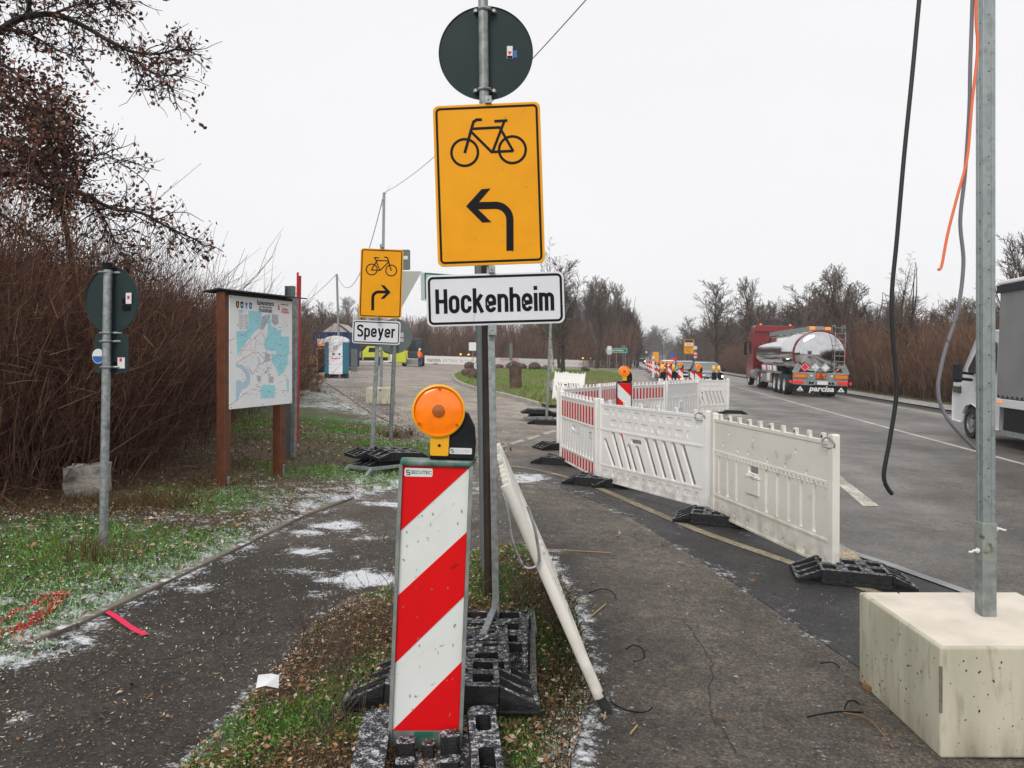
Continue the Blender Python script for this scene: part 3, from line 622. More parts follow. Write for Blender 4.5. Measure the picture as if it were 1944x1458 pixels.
tree_kind('birch', m['birch'], m['twigl'], 6, H=12, r=.15, counts=(22, 8, 6), lens=(.32, .45, .45), ang=(.75, .8, .7), ups=(.06, -.12, -.22), start=.25, twig=.012, lean=(.12, 0))
tree_kind('leafy', m['bark'], m['twig'], 8, leafM=m['leafr'], H=10, r=.18, counts=(20, 7, 4), lens=(.42, .5, .45), ang=(.8, .7, .7), start=.25, twig=.022)
def place_tree(key, u, Y, h, label, group, name='bare_tree', X=None, rz=None, wid=1.0):
    if group: label = where(label, u)
    x = (u - CX) / F * Y if X is None else X; t = thing(name, label, 'tree', (x, Y, zg(x) - .05), random.uniform(0, 6.28) if rz is None else rz, group)
    tm, cm, lm, H = TV[key]; s = h / H; t.scale = (s * wid, s * wid, s); link(bpy.data.objects.new('trunk', tm), t); link(bpy.data.objects.new('crown', cm), t)
    if lm: link(bpy.data.objects.new('foliage', lm), t)
    return t
# shrubs: many rods fanning out of the ground
def shrub_mesh(seed, n, H, rad, M, tw=.006, fan=.30, rest=.5, name='stems', tang=0):
    R = random.Random(seed); sg = []
    for i in range(n):
        a = R.uniform(0, 6.28); rr = rad * math.sqrt(R.random()); b = (rr * math.cos(a), rr * math.sin(a), 0); h = H * R.uniform(.55, 1.1)
        d = (math.cos(a) * R.uniform(0, fan) + R.gauss(0, .12), math.sin(a) * R.uniform(0, fan) + R.gauss(0, .12), 1); P, Q = limb(R, b, d, h, tw * R.uniform(.8, 2.0), tw * .5, 6, .07, -.01); sg += segs_of(P, Q)
        for k in range(int(R.uniform(2, 6))):
            j = R.randint(1, 5); dd = norm(tuple(P[j][c] - P[j - 1][c] for c in range(3))); p2, q2 = limb(R, P[j], side_dir(R, dd, R.uniform(.3, .9)), h * R.uniform(.15, .45), tw * .8, tw * .4, 3, .12, .04); sg += segs_of(p2, q2)
            if R.random() < .6: p3, q3 = limb(R, p2[1], side_dir(R, dd, R.uniform(.3, 1.1)), h * R.uniform(.08, .22), tw * .6, tw * .35, 2, .12, .03); sg += segs_of(p3, q3)
    for i in range(int(n * tang)):
        a = R.uniform(0, 6.28); z = H * R.uniform(.03, .8); P, Q = limb(R, (rad * R.gauss(0, .7), rad * R.gauss(0, .7), z), (math.cos(a), math.sin(a), R.uniform(-.1, .9)), H * R.uniform(.15, .5), tw * .75, tw * .3, 5, .16, -.05); sg += segs_of(P, Q)
    return mesh_of(sg, 3, M, name)
SH = [shrub_mesh(20 + i, 130, 2.75, .75, m['twigh'], tw=.0042, tang=1.8) for i in range(4)]
SHF = [shrub_mesh(30 + i, 80, 3.6, 1.3, m['twigr'], tw=.013, fan=.18) for i in range(3)]
R_ = random.Random(5); k = 0
for i, (u, v) in enumerate([(-160, 1010), (-70, 1000), (10, 985), (90, 968), (170, 945), (245, 918), (300, 893), (335, 872), (365, 848), (392, 825), (420, 803), (450, 785), (480, 769), (510, 755), (535, 744), (553, 737)]):
    p = G(u, v)
    for row in range(4):
        q = p + Vector((-.95 * row * (1 + p.y * .01) - .55 + R_.gauss(0, .12), .55 * row + R_.gauss(0, .2) + .35, 0)); h = (.92 if p.y < 16 else .90) * R_.uniform(.9, 1.12) * (1.0 + .05 * row)
        if i < 4: h *= 1.10
        t = thing('bare_shrub', 'bare brown hedge shrub ' + ('at the left edge of the picture' if i < 4 else 'behind the granite stone and left sign' if i < 7 else 'just left of the map board' if i < 11 else 'behind the map board' if i < 15 else 'at the far end near the toilet cabin') + (', front row' if row == 0 else ', second row' if row == 1 else ', further back'), 'shrub', (q.x, q.y, zg(q.x)), R_.uniform(0, 6.28), 'bare shrubs of the hedge along the verge'); t.scale = (1.0 + .02 * p.y, 1.0 + .02 * p.y, h)
        link(bpy.data.objects.new('stems', SH[k % 4]), t); k += 1
# thicket behind the hedge, nobody could count it
def rods(name, n, gen, tw, M, seed):
    R = random.Random(seed); sg = []
    for i in range(n):
        x, y, h = gen(R); P, Q = limb(R, (x, y, zg(x)), (R.gauss(0, .22), R.gauss(0, .22), 1), h, tw * R.uniform(.7, 1.5), tw * .5, 4, .09, 0); sg += segs_of(P, Q)
        for k in range(3): j = R.randint(1, 3); p2, q2 = limb(R, P[j], (R.gauss(0, .6), R.gauss(0, .6), .8), h * R.uniform(.15, .4), tw * .7, tw * .4, 2, .1, 0); sg += segs_of(p2, q2)
    V, Q = segmesh(sg, 3); o = npmesh(name, V, Q, M); return o
def gh(R):
    i = R.random() * (len(HM) - 1); j = int(i); f = i - j; x = HM[j][0] * (1 - f) + HM[j + 1][0] * f; y = HM[j][1] * (1 - f) + HM[j + 1][1] * f; s = R.random(); return x - 1.2 - 4.5 * s, y + R.uniform(0, 3), R.uniform(1.6, 2.9)
tag(rods('thicket', 7500, gh, .006, m['twigh'], 3), 'tangled mass of bare brown rods filling the hedge behind the shrubs', 'thicket', kind='stuff')
# leafy tree overhanging at the left: limbs follow the photo, hung in a plane 8 m away
def overhang():
    R = random.Random(77); t = thing('overhanging_tree', 'tree reaching in from the left with withered red brown leaf clusters', 'tree', (-6.6, 8.6, zg(-6.6)))
    base = Vector(t.location); sg = []; main = []
    tr = [base, base + Vector((.1, 0, 1.6)), base + Vector((.25, -.1, 3.2)), base + Vector((.2, -.1, 4.8)), base + Vector((.4, -.2, 6.6))]
    V, Q = segmesh(segs_of([tuple(p - base) for p in tr], [.17, .15, .13, .10, .05]), 8); npmesh('trunk', V, Q, m['bark'], t, smooth=True)
    paths = [([(-170, 140), (-60, 95), (0, 55), (40, 34), (100, 27), (150, 45), (205, 76), (250, 98), (300, 102), (335, 92)], 8.2, .045), ([(-60, 95), (40, 36), (55, 8), (60, -30), (75, -80)], 8.1, .03), ([(0, 52), (60, 68), (110, 95), (150, 110)], 7.9, .018), ([(100, 27), (150, 8), (200, 5), (240, -20)], 8, .015),
             ([(250, 98), (275, 130), (310, 150), (318, 165)], 8.1, .01), ([(-200, 200), (-80, 110), (0, 120), (60, 170), (95, 240), (130, 300)], 8.3, .03), ([(-200, 260), (-40, 175), (30, 190), (90, 230), (130, 210)], 7.8, .022), ([(-220, 330), (-60, 310), (20, 325), (90, 352), (160, 370), (210, 395), (270, 405), (320, 432), (372, 455)], 8.0, .036),
             ([(160, 370), (195, 410), (220, 460), (245, 500)], 8.1, .016), ([(140, 520), (125, 430), (112, 370), (105, 300), (80, 210)], 8.8, .04), ([(-150, 420), (-20, 400), (60, 450), (120, 500)], 8.4, .03), ([(-160, 250), (-20, 250), (60, 300), (100, 360), (90, 420)], 8.2, .03), ([(112, 370), (150, 330), (190, 290), (230, 310)], 8.7, .014), ([(-140, 60), (-40, -10), (60, -40), (170, -30), (215, 5)], 8.0, .02)]
    ends = []
    for px, Y, r in paths:
        P = smooth_poly([tuple(PT(u, v, Y + .25 * math.sin(i * 1.7))) for i, (u, v) in enumerate(px)], 4); P = [tuple(Vector(p) - base) for p in P]; n = len(P); rd = [r * (1 - .8 * i / n) for i in range(n)]; sg += segs_of(P, rd)
        for i in range(1, n):
            for q in range(2):
                if R.random() < .85:
                    d = norm(tuple(P[i][c] - P[i - 1][c] for c in range(3))); p2, q2 = limb(R, P[i], side_dir(R, d, R.uniform(.4, 1.1)), R.uniform(.2, .6), .007, .0025, 6, .32, -.03); sg += segs_of(p2, q2)
                    for z in range(3): p3, q3 = limb(R, p2[R.randint(1, 3)], side_dir(R, d, R.uniform(.3, 1.3)), R.uniform(.12, .3), .004, .0022, 3, .2, .0); sg += segs_of(p3, q3); ends.append(p3[-1]); ends.append(p3[2])
    V, Q = segmesh(sg, 4); npmesh('crown', V, Q, m['bark'], t)
    # leaf clusters: thick towards the trunk, thin at the tips
    E = []
    for p in ends:
        u = CX + (p[0] + base.x) / (p[1] + base.y) * F; v = VH - (p[2] + base.z - EYE) / (p[1] + base.y) * F
        dens = .50 + .9 * max(0, 1 - abs(v - 260) / 190) * max(0, 1 - u / 210)
        if R.random() < dens:
            k = R.randint(2, 6) + (6 if dens > .7 else 0); s = .05 if dens < .7 else .10; E += [tuple(p[c] + R.gauss(0, s) for c in range(3)) for _ in range(k)]
    cand = [p for p in ends if CX + (p[0] + base.x) / (p[1] + base.y) * F < 135 and 120 < VH - (p[2] + base.z - EYE) / (p[1] + base.y) * F < 450]
    for _ in range(3400): p = cand[int(R.random() * len(cand))]; E.append(tuple(p[c] + R.gauss(0, .07) for c in range(3)))
    link(bpy.data.objects.new('foliage', leaves_mesh(E, m['leafr'], .030, 9, 1, .01, 'foliage')), t)
overhang()
# wood beyond the lot: rows of trees one can tell apart
WL = 'bare tree of the brown wood'; WG = 'trees of the wood beyond the parking lot'
def row(us, Yf, hf, keys, label, group, seed, rows=1, dy=7, wid=1.0):
    R = random.Random(seed)
    for j in range(rows):
        for i, u in enumerate(us):
            Y = Yf(u) + dy * j + R.uniform(-2, 2); uu = u + R.uniform(-9, 9); h = hf(uu) * R.uniform(.88, 1.12) * (1 + .04 * j)
            place_tree(keys[R.randrange(len(keys))], uu, Y, h * (Y - 0) / Yf(u) * 1.0 + 0, label, group, wid=wid)
def hw(u): return float(np.interp(u, [560, 650, 700, 790, 880, 980, 1040, 1090, 1140, 1180, 1203, 1215], [7.0, 6.0, 5.5, 5.5, 6, 7, 8.5, 10.5, 11.5, 11, 9, 6.5]))
row(range(560, 800, 26), lambda u: 104, hw, ['multi1', 'multi2', 'oak1'], WL, WG, 1, 2)
row(range(800, 1200, 15), lambda u: 118 + (u - 800) * .012, hw, ['multi1', 'multi2', 'multi1', 'oak2', 'slim1'], WL, WG, 2, 3, 6)
row([1150, 1168, 1182, 1194, 1201, 1206], lambda u: 128, lambda u: hw(u) * .9, ['oak1', 'oak2'], WL, WG, 3, 2, 22)
tag(rods('wood_undergrowth', 9000, lambda R: ((lambda y: (R.uniform(-.26, .155) * y, y, R.uniform(1.8, 5.5) if R.random() < .8 else 7))(R.uniform(112, 145))), .03, m['twigr'], 5), 'reddish undergrowth of bare rods filling the wood beyond the lot', 'undergrowth', kind='stuff')
tag(rods('wood_undergrowth', 2500, lambda R: ((lambda y: (R.uniform(-.30, -.14) * y, y, R.uniform(1.0, 3.5)))(R.uniform(98, 120))), .03, m['twig'], 6), 'brown undergrowth behind the site container and the excavator', 'undergrowth', kind='stuff')
# single trees on and by the lawn
place_tree('birch', 1050, 66, 11.5, 'white birch leaning to the right on the lawn behind the rock', None, 'birch_tree', rz=2.4, wid=.9)
place_tree('oak1', 1069, 66, 9.5, 'dark trunked bare tree just right of the birch on the lawn', None, rz=1.0)
place_tree('oak2', 1133, 104, 12, 'tall gnarled dark tree at the right end of the far barricades', None, rz=.3)
place_tree('oak1', 1062, 92, 10, 'dark trunked tree between the birch and the far barricades', None, rz=2)
# right of the road
RL = 'bare roadside tree'; RG = 'bare trees in the row right of the road'
R_ = random.Random(9)
for i in range(100):
    y = 46 + i * 2.3 + R_.uniform(-1.5, 1.5); x = lane(y) + 11.5 + R_.uniform(0, 9); u = CX + x / y * F
    ht = float(np.interp(u, [1215, 1265, 1290, 1330, 1360, 1450, 1500, 1560, 1640, 1700, 1760, 1800, 1850, 1950], [5.5, 8, 9.8, 10.4, 11.0, 9.6, 9.2, 9.4, 8, 8, 7.4, 6.4, 5.8, 6.2])) * R_.uniform(.82, 1.08)
    if u < 2050: place_tree(['multi1', 'multi2', 'oak1', 'oak2', 'slim1', 'oak1'][R_.randrange(6)], u, y, ht, RL, RG, wid=1.4)
for i in range(64):
    y = 60 + i * 3.4; x = lane(y) + 24 + R_.uniform(0, 9); u = CX + x / y * F; ht = float(np.interp(u, [1215, 1265, 1290, 1330, 1360, 1450, 1560, 1700, 1850], [6, 8.5, 10.5, 12, 12.8, 12.2, 12, 10, 8.5])) * R_.uniform(.85, 1.05)
    if u < 1950: place_tree(['oak1', 'oak2', 'oak1', 'multi2'][R_.randrange(4)], u, y, ht, RL + ' further back', RG, wid=1.5)
for u, y, h, k, lb in [(1500, 66, 10.2, 'slim1', 'tall thin bare tree rising behind the tank of the truck'), (1580, 58, 8.8, 'oak2', 'bare round crowned tree above the rear of the tanker'), (1548, 70, 9.8, 'leafy', 'tree with leftover brown leaves behind the tanker roof'), (1640, 50, 9.2, 'slim1', 'tallest pale slim tree right of the tanker'),
                       (1720, 46, 8.6, 'multi2', 'bushy bare tree between the black and the grey hanging cable'), (1700, 52, 9.0, 'birch', 'slim pale birch behind the hanging black cable'), (1940, 40, 8.6, 'oak2', 'bare tree above the delivery truck at the right edge'), (1360, 86, 10.2, 'oak1', 'bare tree behind the two waiting cars'),
                       (1420, 78, 9.8, 'oak2', 'broad bare tree behind the red truck cab'), (1306, 185, 11.5, 'oak1', 'bare tree rising behind the large yellow direction board')]:
    place_tree(k, u, y, h, lb, None)
R_ = random.Random(19)
for i in range(62):
    y = 16 + i * 1.9 + R_.uniform(-.5, .5); x = lane(y) + 8.6 + R_.uniform(0, 1.0)
    for r_ in range(2):
        t = thing('roadside_shrub', where('reddish roadside shrub of upright bare rods', x / y * F + CX) + (', front row' if r_ == 0 else ', back row'), 'shrub', (x + r_ * 1.9, y, zg(x)), R_.uniform(0, 6.28), 'reddish shrubs along the far side of the road'); s = R_.uniform(.85, 1.1); t.scale = (1.15, 1.15, s * (1 + .12 * r_)); link(bpy.data.objects.new('stems', SHF[(i + r_) % 3]), t)
def gr(R): y = R.uniform(14, 150); x = lane(y) + 10 + R.uniform(0, 8); return x, y, R.uniform(2.2, 4.3)
tag(rods('roadside_thicket', 9000, gr, .016, m['twigr'], 8), 'reddish brown thicket filling the roadside behind the shrubs', 'thicket', kind='stuff')
tag(rods('far_thicket', 5000, lambda R: ((lambda y: (lane(y) + 9 + R.uniform(0, 14), y, R.uniform(2.5, 6)))(R.uniform(140, 330))), .04, m['twig'], 18), 'brown far thicket beside the road towards the hills', 'thicket', kind='stuff')
# distance beyond the road end
R_ = random.Random(29)
for i in range(24):
    y = R_.uniform(330, 620); u = R_.uniform(1200, 1300) if i < 18 else R_.uniform(1195, 1262)
    place_tree(['oak1', 'oak2'][i % 2], u, y, 9 + R_.uniform(0, 6) + (4 if 1225 < u < 1245 else 0), 'hazy distant tree', 'distant trees at the end of the road', wid=1.2)
for i in range(10): place_tree(['oak1', 'oak2'][i % 2], 570 + i * 13, 170 + R_.uniform(0, 60), 8 + R_.uniform(0, 6), 'pale distant tree', 'distant trees beyond the container', wid=1.2)
# ------------------------------------------------------------------ road works furniture
def footplate(parent=None, M=None, name='rubber_foot', L=.82, W=.40, H=.11, holes=True):
    M = M or m['rub']; b = MB(); hx, hy = L / 2, W / 2; tx = hx - .17
    top = [rrect(-tx, -hy, tx, hy, .012, 2)]
    for cx in (-.17, 0, .17):
        for cy in (-.09, .09): top.append(list(reversed(rrect(cx - .045, cy - .055, cx + .045, cy + .055, .012, 2))))
    R90 = Matrix.Rotation(math.radians(90), 4, 'X')     # plate() works in x-z: lay it flat
    b.plate(top, -H, -.035, mat=Matrix(((1, 0, 0, 0), (0, 0, 1, 0), (0, -1, 0, 0), (0, 0, 0, 1))))
    b.b2((-tx + .002, -hy + .002, .004), (tx - .002, hy - .002, .034))
    for s in (-1, 1):
        x0, x1 = s * tx, s * hx
        prof = [(x0, 0), (x1, 0), (x1, .018), (x0, H * .62)]
        vs = [(x, y, z) for y in (-hy, hy) for x, z in prof]
        b.add(vs, [(0, 1, 2, 3), (7, 6, 5, 4), (0, 4, 5, 1), (1, 5, 6, 2), (2, 6, 7, 3), (3, 7, 4, 0)] if s < 0 else [(3, 2, 1, 0), (4, 5, 6, 7), (1, 5, 4, 0), (2, 6, 5, 1), (3, 7, 6, 2), (0, 4, 7, 3)])
        for y0, y1 in ((-hy, -hy + .03), (-.075, -.05), (.05, .075), (hy - .03, hy)):
            vs = [(x, y, z) for y in (y0, y1) for x, z in [(x0, .01), (x1, .012), (x1 - s * .004, .034), (x0, H * .99)]]
            b.add(vs, [(0, 1, 2, 3), (7, 6, 5, 4), (0, 4, 5, 1), (1, 5, 6, 2), (2, 6, 7, 3), (3, 7, 4, 0)] if s < 0 else [(3, 2, 1, 0), (4, 5, 6, 7), (1, 5, 4, 0), (2, 6, 5, 1), (3, 7, 6, 2), (0, 4, 7, 3)])
        b.box((s * (hx - .012), 0, .022), (.024, W - .01, .03))
    for cx, cy in ((-.085, 0), (.085, 0), (-.22, .17), (.22, -.17)): b.cyl((cx, cy, H - .002), (cx, cy, H + .012), .022, .018, 10)
    return b.build(name, M, parent, bevel=.006, fix=True)
FOOT = footplate(); FOOT.location = (0, 0, 0)
def foot(x, y, rz, label, group='black rubber feet of the barriers', z=0, rot=None, M=None, first=[1]):
    if first: o = FOOT; first.clear()
    else: o = FOOT.copy(); COL.objects.link(o)
    if M: o = o
    o.location = (x, y, zg(x) + z + .004); o.rotation_euler = rot or (0, math.atan(SL) * math.cos(rz), rz); tag(o, label, 'barrier foot', group); return o
# --- barrier panels, 2 m x 1 m.  kinds: slot (slanting slots, embossed top), bars (upright slits, dimples), red (striped sheeting)
def panel_meshes(kind):
    Lp = 1.92; x0, x1 = .03, Lp + .03; D = {}; b = MB(); out = [(x0, .03), (x1, .03), (x1, .965), (x0, .965)]
    thr = []; rec = []
    if kind == 'slot':
        for r_, z in enumerate((.88, .755)):
            for i in range(6):
                xa = x0 + .12 + i * .31 + (.155 if r_ else 0)
                if xa < x1 - .1: rec.append(rrect(xa - .06, z - .035, xa + .06, z + .035, .018, 3))
                xb = xa + .155
                if xb < x1 - .06: rec.append(circ(xb, z, .026, 12, .042))
        for i in range(6):
            xa = x0 + .12 + i * .31; rec.append(rrect(xa - .06, .10, xa + .06, .165, .016, 3))
            if xa + .155 < x1 - .06: rec.append(circ(xa + .155, .132, .026, 12, .034))
        for i in range(11):
            xa = x0 + .10 + i * .165; top = .62; bot = .25
            if 3 <= i <= 4: top = .50
            s = .30 * (top - bot) / .37 * .55
            if i in (0,): top = .52
            if xa + s < x1 - .02: thr.append(capsule((xa, top), (xa + s + .02, bot), .034))
        thr.append(rrect(x0 + .63, .545, x0 + .84, .60, .02, 3))
    elif kind == 'bars':
        for i in range(10):
            xa = x0 + .10 + i * .18
            if i in (3, 4): thr.append(rrect(xa - .005, .245, xa + .01, .34, .004, 2))
            else: thr.append(rrect(xa - .021, .245, xa + .023, .625, .006, 2))
        thr.append(rrect(x0 + .68, .545, x0 + .86, .615, .012, 3))
        for i, (fx, z) in enumerate([(.10, .74), (.16, .86), (.25, .72), (.40, .86), (.35, .72), (.53, .70), (.68, .70), (.76, .84), (.84, .69), (.1, .12), (.22, .10), (.35, .09), (.52, .08), (.66, .07), (.82, .07)]): rec.append(circ(x0 + fx * Lp, z, .016, 10, .02))
    else:
        for i in range(12):
            xa = x0 + .08 + i * .155; top = .60; bot = .26
            if i in (4, 5, 6): top = .47
            if xa < x1 - .12: thr.append(capsule((xa, bot), (xa + .075 * (top - bot) / .34, top), .032))
        thr.append(rrect(x0 + .66, .53, x0 + .92, .59, .02, 3))
    rv = lambda l: list(reversed(l)); cen = lambda l: True
    b.plate([out] + [rv(l) for l in thr] + [rv(l) for l in rec], -.014, -.0055); b.plate([out] + [rv(l) for l in thr], -.005, .005); b.plate([out] + [rv(l) for l in thr] + [rv(l) for l in rec], .0055, .014)
    rails = [.655, .215, .028, .96]
    for z in rails: b.box(((x0 + x1) / 2, 0, z), (Lp - .01, .040, .022 if z < .9 else .03))
    if kind == 'bars':        # the closed box in the middle
        b.b2((x0 + .66, -.028, .36), (x0 + .88, .028, .50)); b.b2((x0 + .65, -.031, .505), (x0 + .89, .031, .525))
        for i in range(30):
            b.box((x0 + .05 + i * .063, 0, .632), (.02, .046, .03))
    D['body'] = b; t = MB(); t.b2((-.02, -.016, 0), (.02, .016, .058)); D['tooth'] = t
    p = MB(); p.plate([rrect(-.032, -.0, .032, 1.03, .014, 3)], -.03, .03); D['post'] = p
    g = MB(); g.cyl((0, 0, -.1), (0, 0, .06), .021, n=12); D['spigot'] = g
    if kind == 'red':
        s = MB(); s.b2((-.035, -.0175, .675), (.035, -.0155, .905)); D['stripe'] = s; s = MB(); s.b2((-.035, -.0175, .052), (.035, -.0155, .195)); D['stripe_low'] = s
        wv = MB(); wv.b2((x0 + .05, -.0150, .672), (x1 - .05, -.0143, .908)); wv.b2((x0 + .05, -.0150, .048), (x1 - .05, -.0143, .198)); D['white_sheet'] = wv
    return D
PROT = {}
def panel(kind, p, q, label, group, plastic='plw', near=True, z=.05, rot=None, first=True, tooth_step=None):
    """panel standing from ground point p (its left end seen from the front) to q"""
    d = Vector((q[0] - p[0], q[1] - p[1])); sx = d.length / 1.98; rz = math.atan2(d.y, d.x); slope = math.atan2(zg(q[0]) - zg(p[0]), d.length)
    root = thing('construction_barrier', label, 'barrier', (p[0], p[1], zg(p[0]) + z), rz, group, rot=rot or (0, -slope, rz)); root.scale = (sx, 1, 1)
    key = (kind, plastic, near)
    if key not in PROT:
        D = panel_meshes(kind); M = m[plastic]; P = {}
        def mk(k, nm, Mx, bev=.005):
            o = D[k].build(nm, Mx, None, bevel=bev if near else 0, fix=True); P[nm if k != 'stripe_low' else 'low'] = (o.data, bev if near else 0); bpy.data.objects.remove(o)
        mk('body', 'body', M, 0.003); mk('tooth', 'tooth', M); mk('post', 'end_post', M); mk('spigot', 'spigot', m['galv2'], 0)
        if kind == 'red': mk('stripe', 'reflective_stripe', m['red'], 0); mk('stripe_low', 'reflective_stripe', m['red'], 0); P['reflective_stripe'] = (P.get('reflective_stripe') or P['low']); mk('white_sheet', 'white_sheeting', m['bwht'], 0)
        PROT[key] = P
    P = PROT[key]
    def put(k, loc=(0, 0, 0), nm=None, scale=None):
        me, bev = P[k]; o = link(bpy.data.objects.new(nm or k if k != 'low' else 'reflective_stripe', me), root); o.location = loc
        if scale: o.scale = scale
        if bev: bb = o.modifiers.new('bevel', 'BEVEL'); bb.width = bev; bb.segments = 1; bb.limit_method = 'ANGLE'
        return o
    put('body'); put('end_post', (0, 0, 0)); put('end_post', (1.98, 0, 0))
    n = 10 if kind == 'bars' or kind == 'red' else 6
    if kind == 'slot': xs_ = [.2 + i * .32 for i in range(6)]
    else: xs_ = [.14 + i * .19 for i in range(10)]
    for x in xs_: put('tooth', (x, 0, .97))
    if near: put('spigot', (1.98, 0, 0)); put('spigot', (0, 0, 0))
    if kind == 'red':
        put('white_sheeting')
        for i in range(12):
            if .1 + i * .155 < 1.9: put('reflective_stripe', (.12 + i * .155, 0, 0))
            if .1 + i * .155 < 1.9: put('low', (.12 + i * .155, 0, 0))
    return root
def wp(X, Y): return (X, Y)
# near row, from right to left as the photo shows them
P1a, P1b = (2.03, 7.72), (2.415, 5.78)
P2a, P2b = (1.10, 9.62), (2.015, 8.0)
P3a, P3b = (.735, 11.35), (1.07, 9.72)
BG = None
b1 = panel('bars', P1a, P1b, 'aged cream barrier with upright slits, nearest of the row, beside the concrete block', BG, 'pld')
b2 = panel('slot', P2a, P2b, 'clean white barrier with slanting slots between the cream and the striped one', BG)
b3 = panel('red', P3a, P3b, 'barrier with red striped bands at top and foot, left of the white slotted one', BG)
b4 = panel('red', (.86, 13.2), (.735, 11.42), 'striped barrier seen nearly edge on at the left corner of the enclosure', BG)
b5 = panel('red', (.80, 13.15), (1.70, 14.95), 'red striped barrier on the back side of the enclosure, nearest the left corner', BG)
b6 = panel('red', (1.72, 15.0), (2.40, 16.85), 'red striped barrier on the back of the enclosure, left of the small beacon', BG)
b7 = panel('red', (2.32, 16.0), (3.50, 17.7), 'red striped barrier right behind the small red and white beacon', BG)
b8 = panel('bars', (3.62, 18.0), (4.85, 20.1), 'white slitted barrier turned to the road, left of the last slotted one', BG, 'plw')
b9 = panel('slot', (4.95, 22.3), (6.62, 23.6), 'white slotted barrier at the edge of the road, in front of the beacon row', BG)
b10 = panel('slot', (3.9, 20.3), (4.92, 22.2), 'white slotted barrier between the slitted one and the last one by the road', BG)
# the maker's sticker and the wire hooks
bb = MB(); bb.b2((1.68, -.0185, .50), (1.80, -.0145, .60)); s_ = bb.build('sticker', m['wht2'], b3); text('ABSPERRUNG', .02, m['blue'], s_, (1.74, -.0192, .57))
for root, x in ((b1, 1.98), (b2, 1.93)):
    q = MB(); q.tube([(x + .05 * math.cos(a) * 1.6 - .02, -.035 - .012 * math.sin(a * 2), .965 + .04 * math.sin(a)) for a in np.linspace(0, 6.28, 16, endpoint=False)], .006, 6, closed=True); q.build('wire_hook', m['galv'], root, smooth=True)
for x in (.33, .71, 1.09, 1.47, 1.85):
    q = MB(); q.cyl((0, -.0185, 0), (0, -.0165, 0), .010, n=10); q.build('peg_hole', m['dkbrn'], b1, loc=(x, 0, 1.0))
# rubber feet at the joints
for (x, y, r, lab) in [(2.52, 5.72, -.22, 'black rubber foot under the right end of the cream barrier, beside the concrete block'), (2.02, 7.60, -.3, 'black rubber foot between the cream and the white slotted barrier'), (1.06, 9.62, -.3, 'black rubber foot between the white slotted and the striped barrier'),
                       (.72, 11.35, -.3, 'black rubber foot under the left corner of the striped enclosure'), (.80, 13.2, .4, 'black rubber foot poking out left of the enclosure corner'), (1.35, 9.6, .2, 'second black foot half hidden behind the lower edge of the slotted barrier'),
                       (6.72, 23.5, .1, 'black rubber foot at the right end of the enclosure on the road'), (6.9, 26.0, .1, 'farther black rubber foot lying on the road behind the enclosure')]:
    foot(x, y, r, lab)
# --- warning lamp on a beacon or barrier (parts only)
def lamp_parts(parent, x, z, D=.20, detail=True, y=-.02, face=0.0, lit=False):
    """round lamp whose centre stands at (x, z); y is the front"""
    R = Matrix.Translation((x, y, z)) @ Matrix.Rotation(face, 4, 'Z') @ Matrix.Rotation(math.radians(90), 4, 'X')      # local z -> -y
    b = MB(); r = D / 2; b.lathe([(0.001, -.07), (r * .6, -.07), (r * .98, -.052), (r, -.03), (r, .012), (r * .93, .016), (r * .91, .008), (r * .91, -.02)], 40, mat=R); b.build('lamp_housing', m['yep'], parent, smooth=True, fix=False)
    b = MB(); b.lathe([(r * .905, .004)] + [(r * .9 * math.cos(a), .004 + .012 * math.sin(a)) for a in np.linspace(.1, 1.3, 6)] + [(.001, .0165)], 40, mat=R); b.build('lens', m['oron'] if lit else m['orl'], parent, smooth=True)
    b = MB(); b.lathe([(r * .25, .012), (r * .24, .020), (r * .12, .0225), (.001, .023)], 20, mat=R); b.build('lens_core', m['orc'], parent, smooth=True)
    if detail:
        for a in (90, 215, 325):
            b = MB(); b.cyl((x + r * .86 * math.cos(math.radians(a)), y - .014, z + r * .86 * math.sin(math.radians(a))), (x + r * .86 * math.cos(math.radians(a)), y - .02, z + r * .86 * math.sin(math.radians(a))), .005, n=8); b.build('screw', m['orc'], parent)
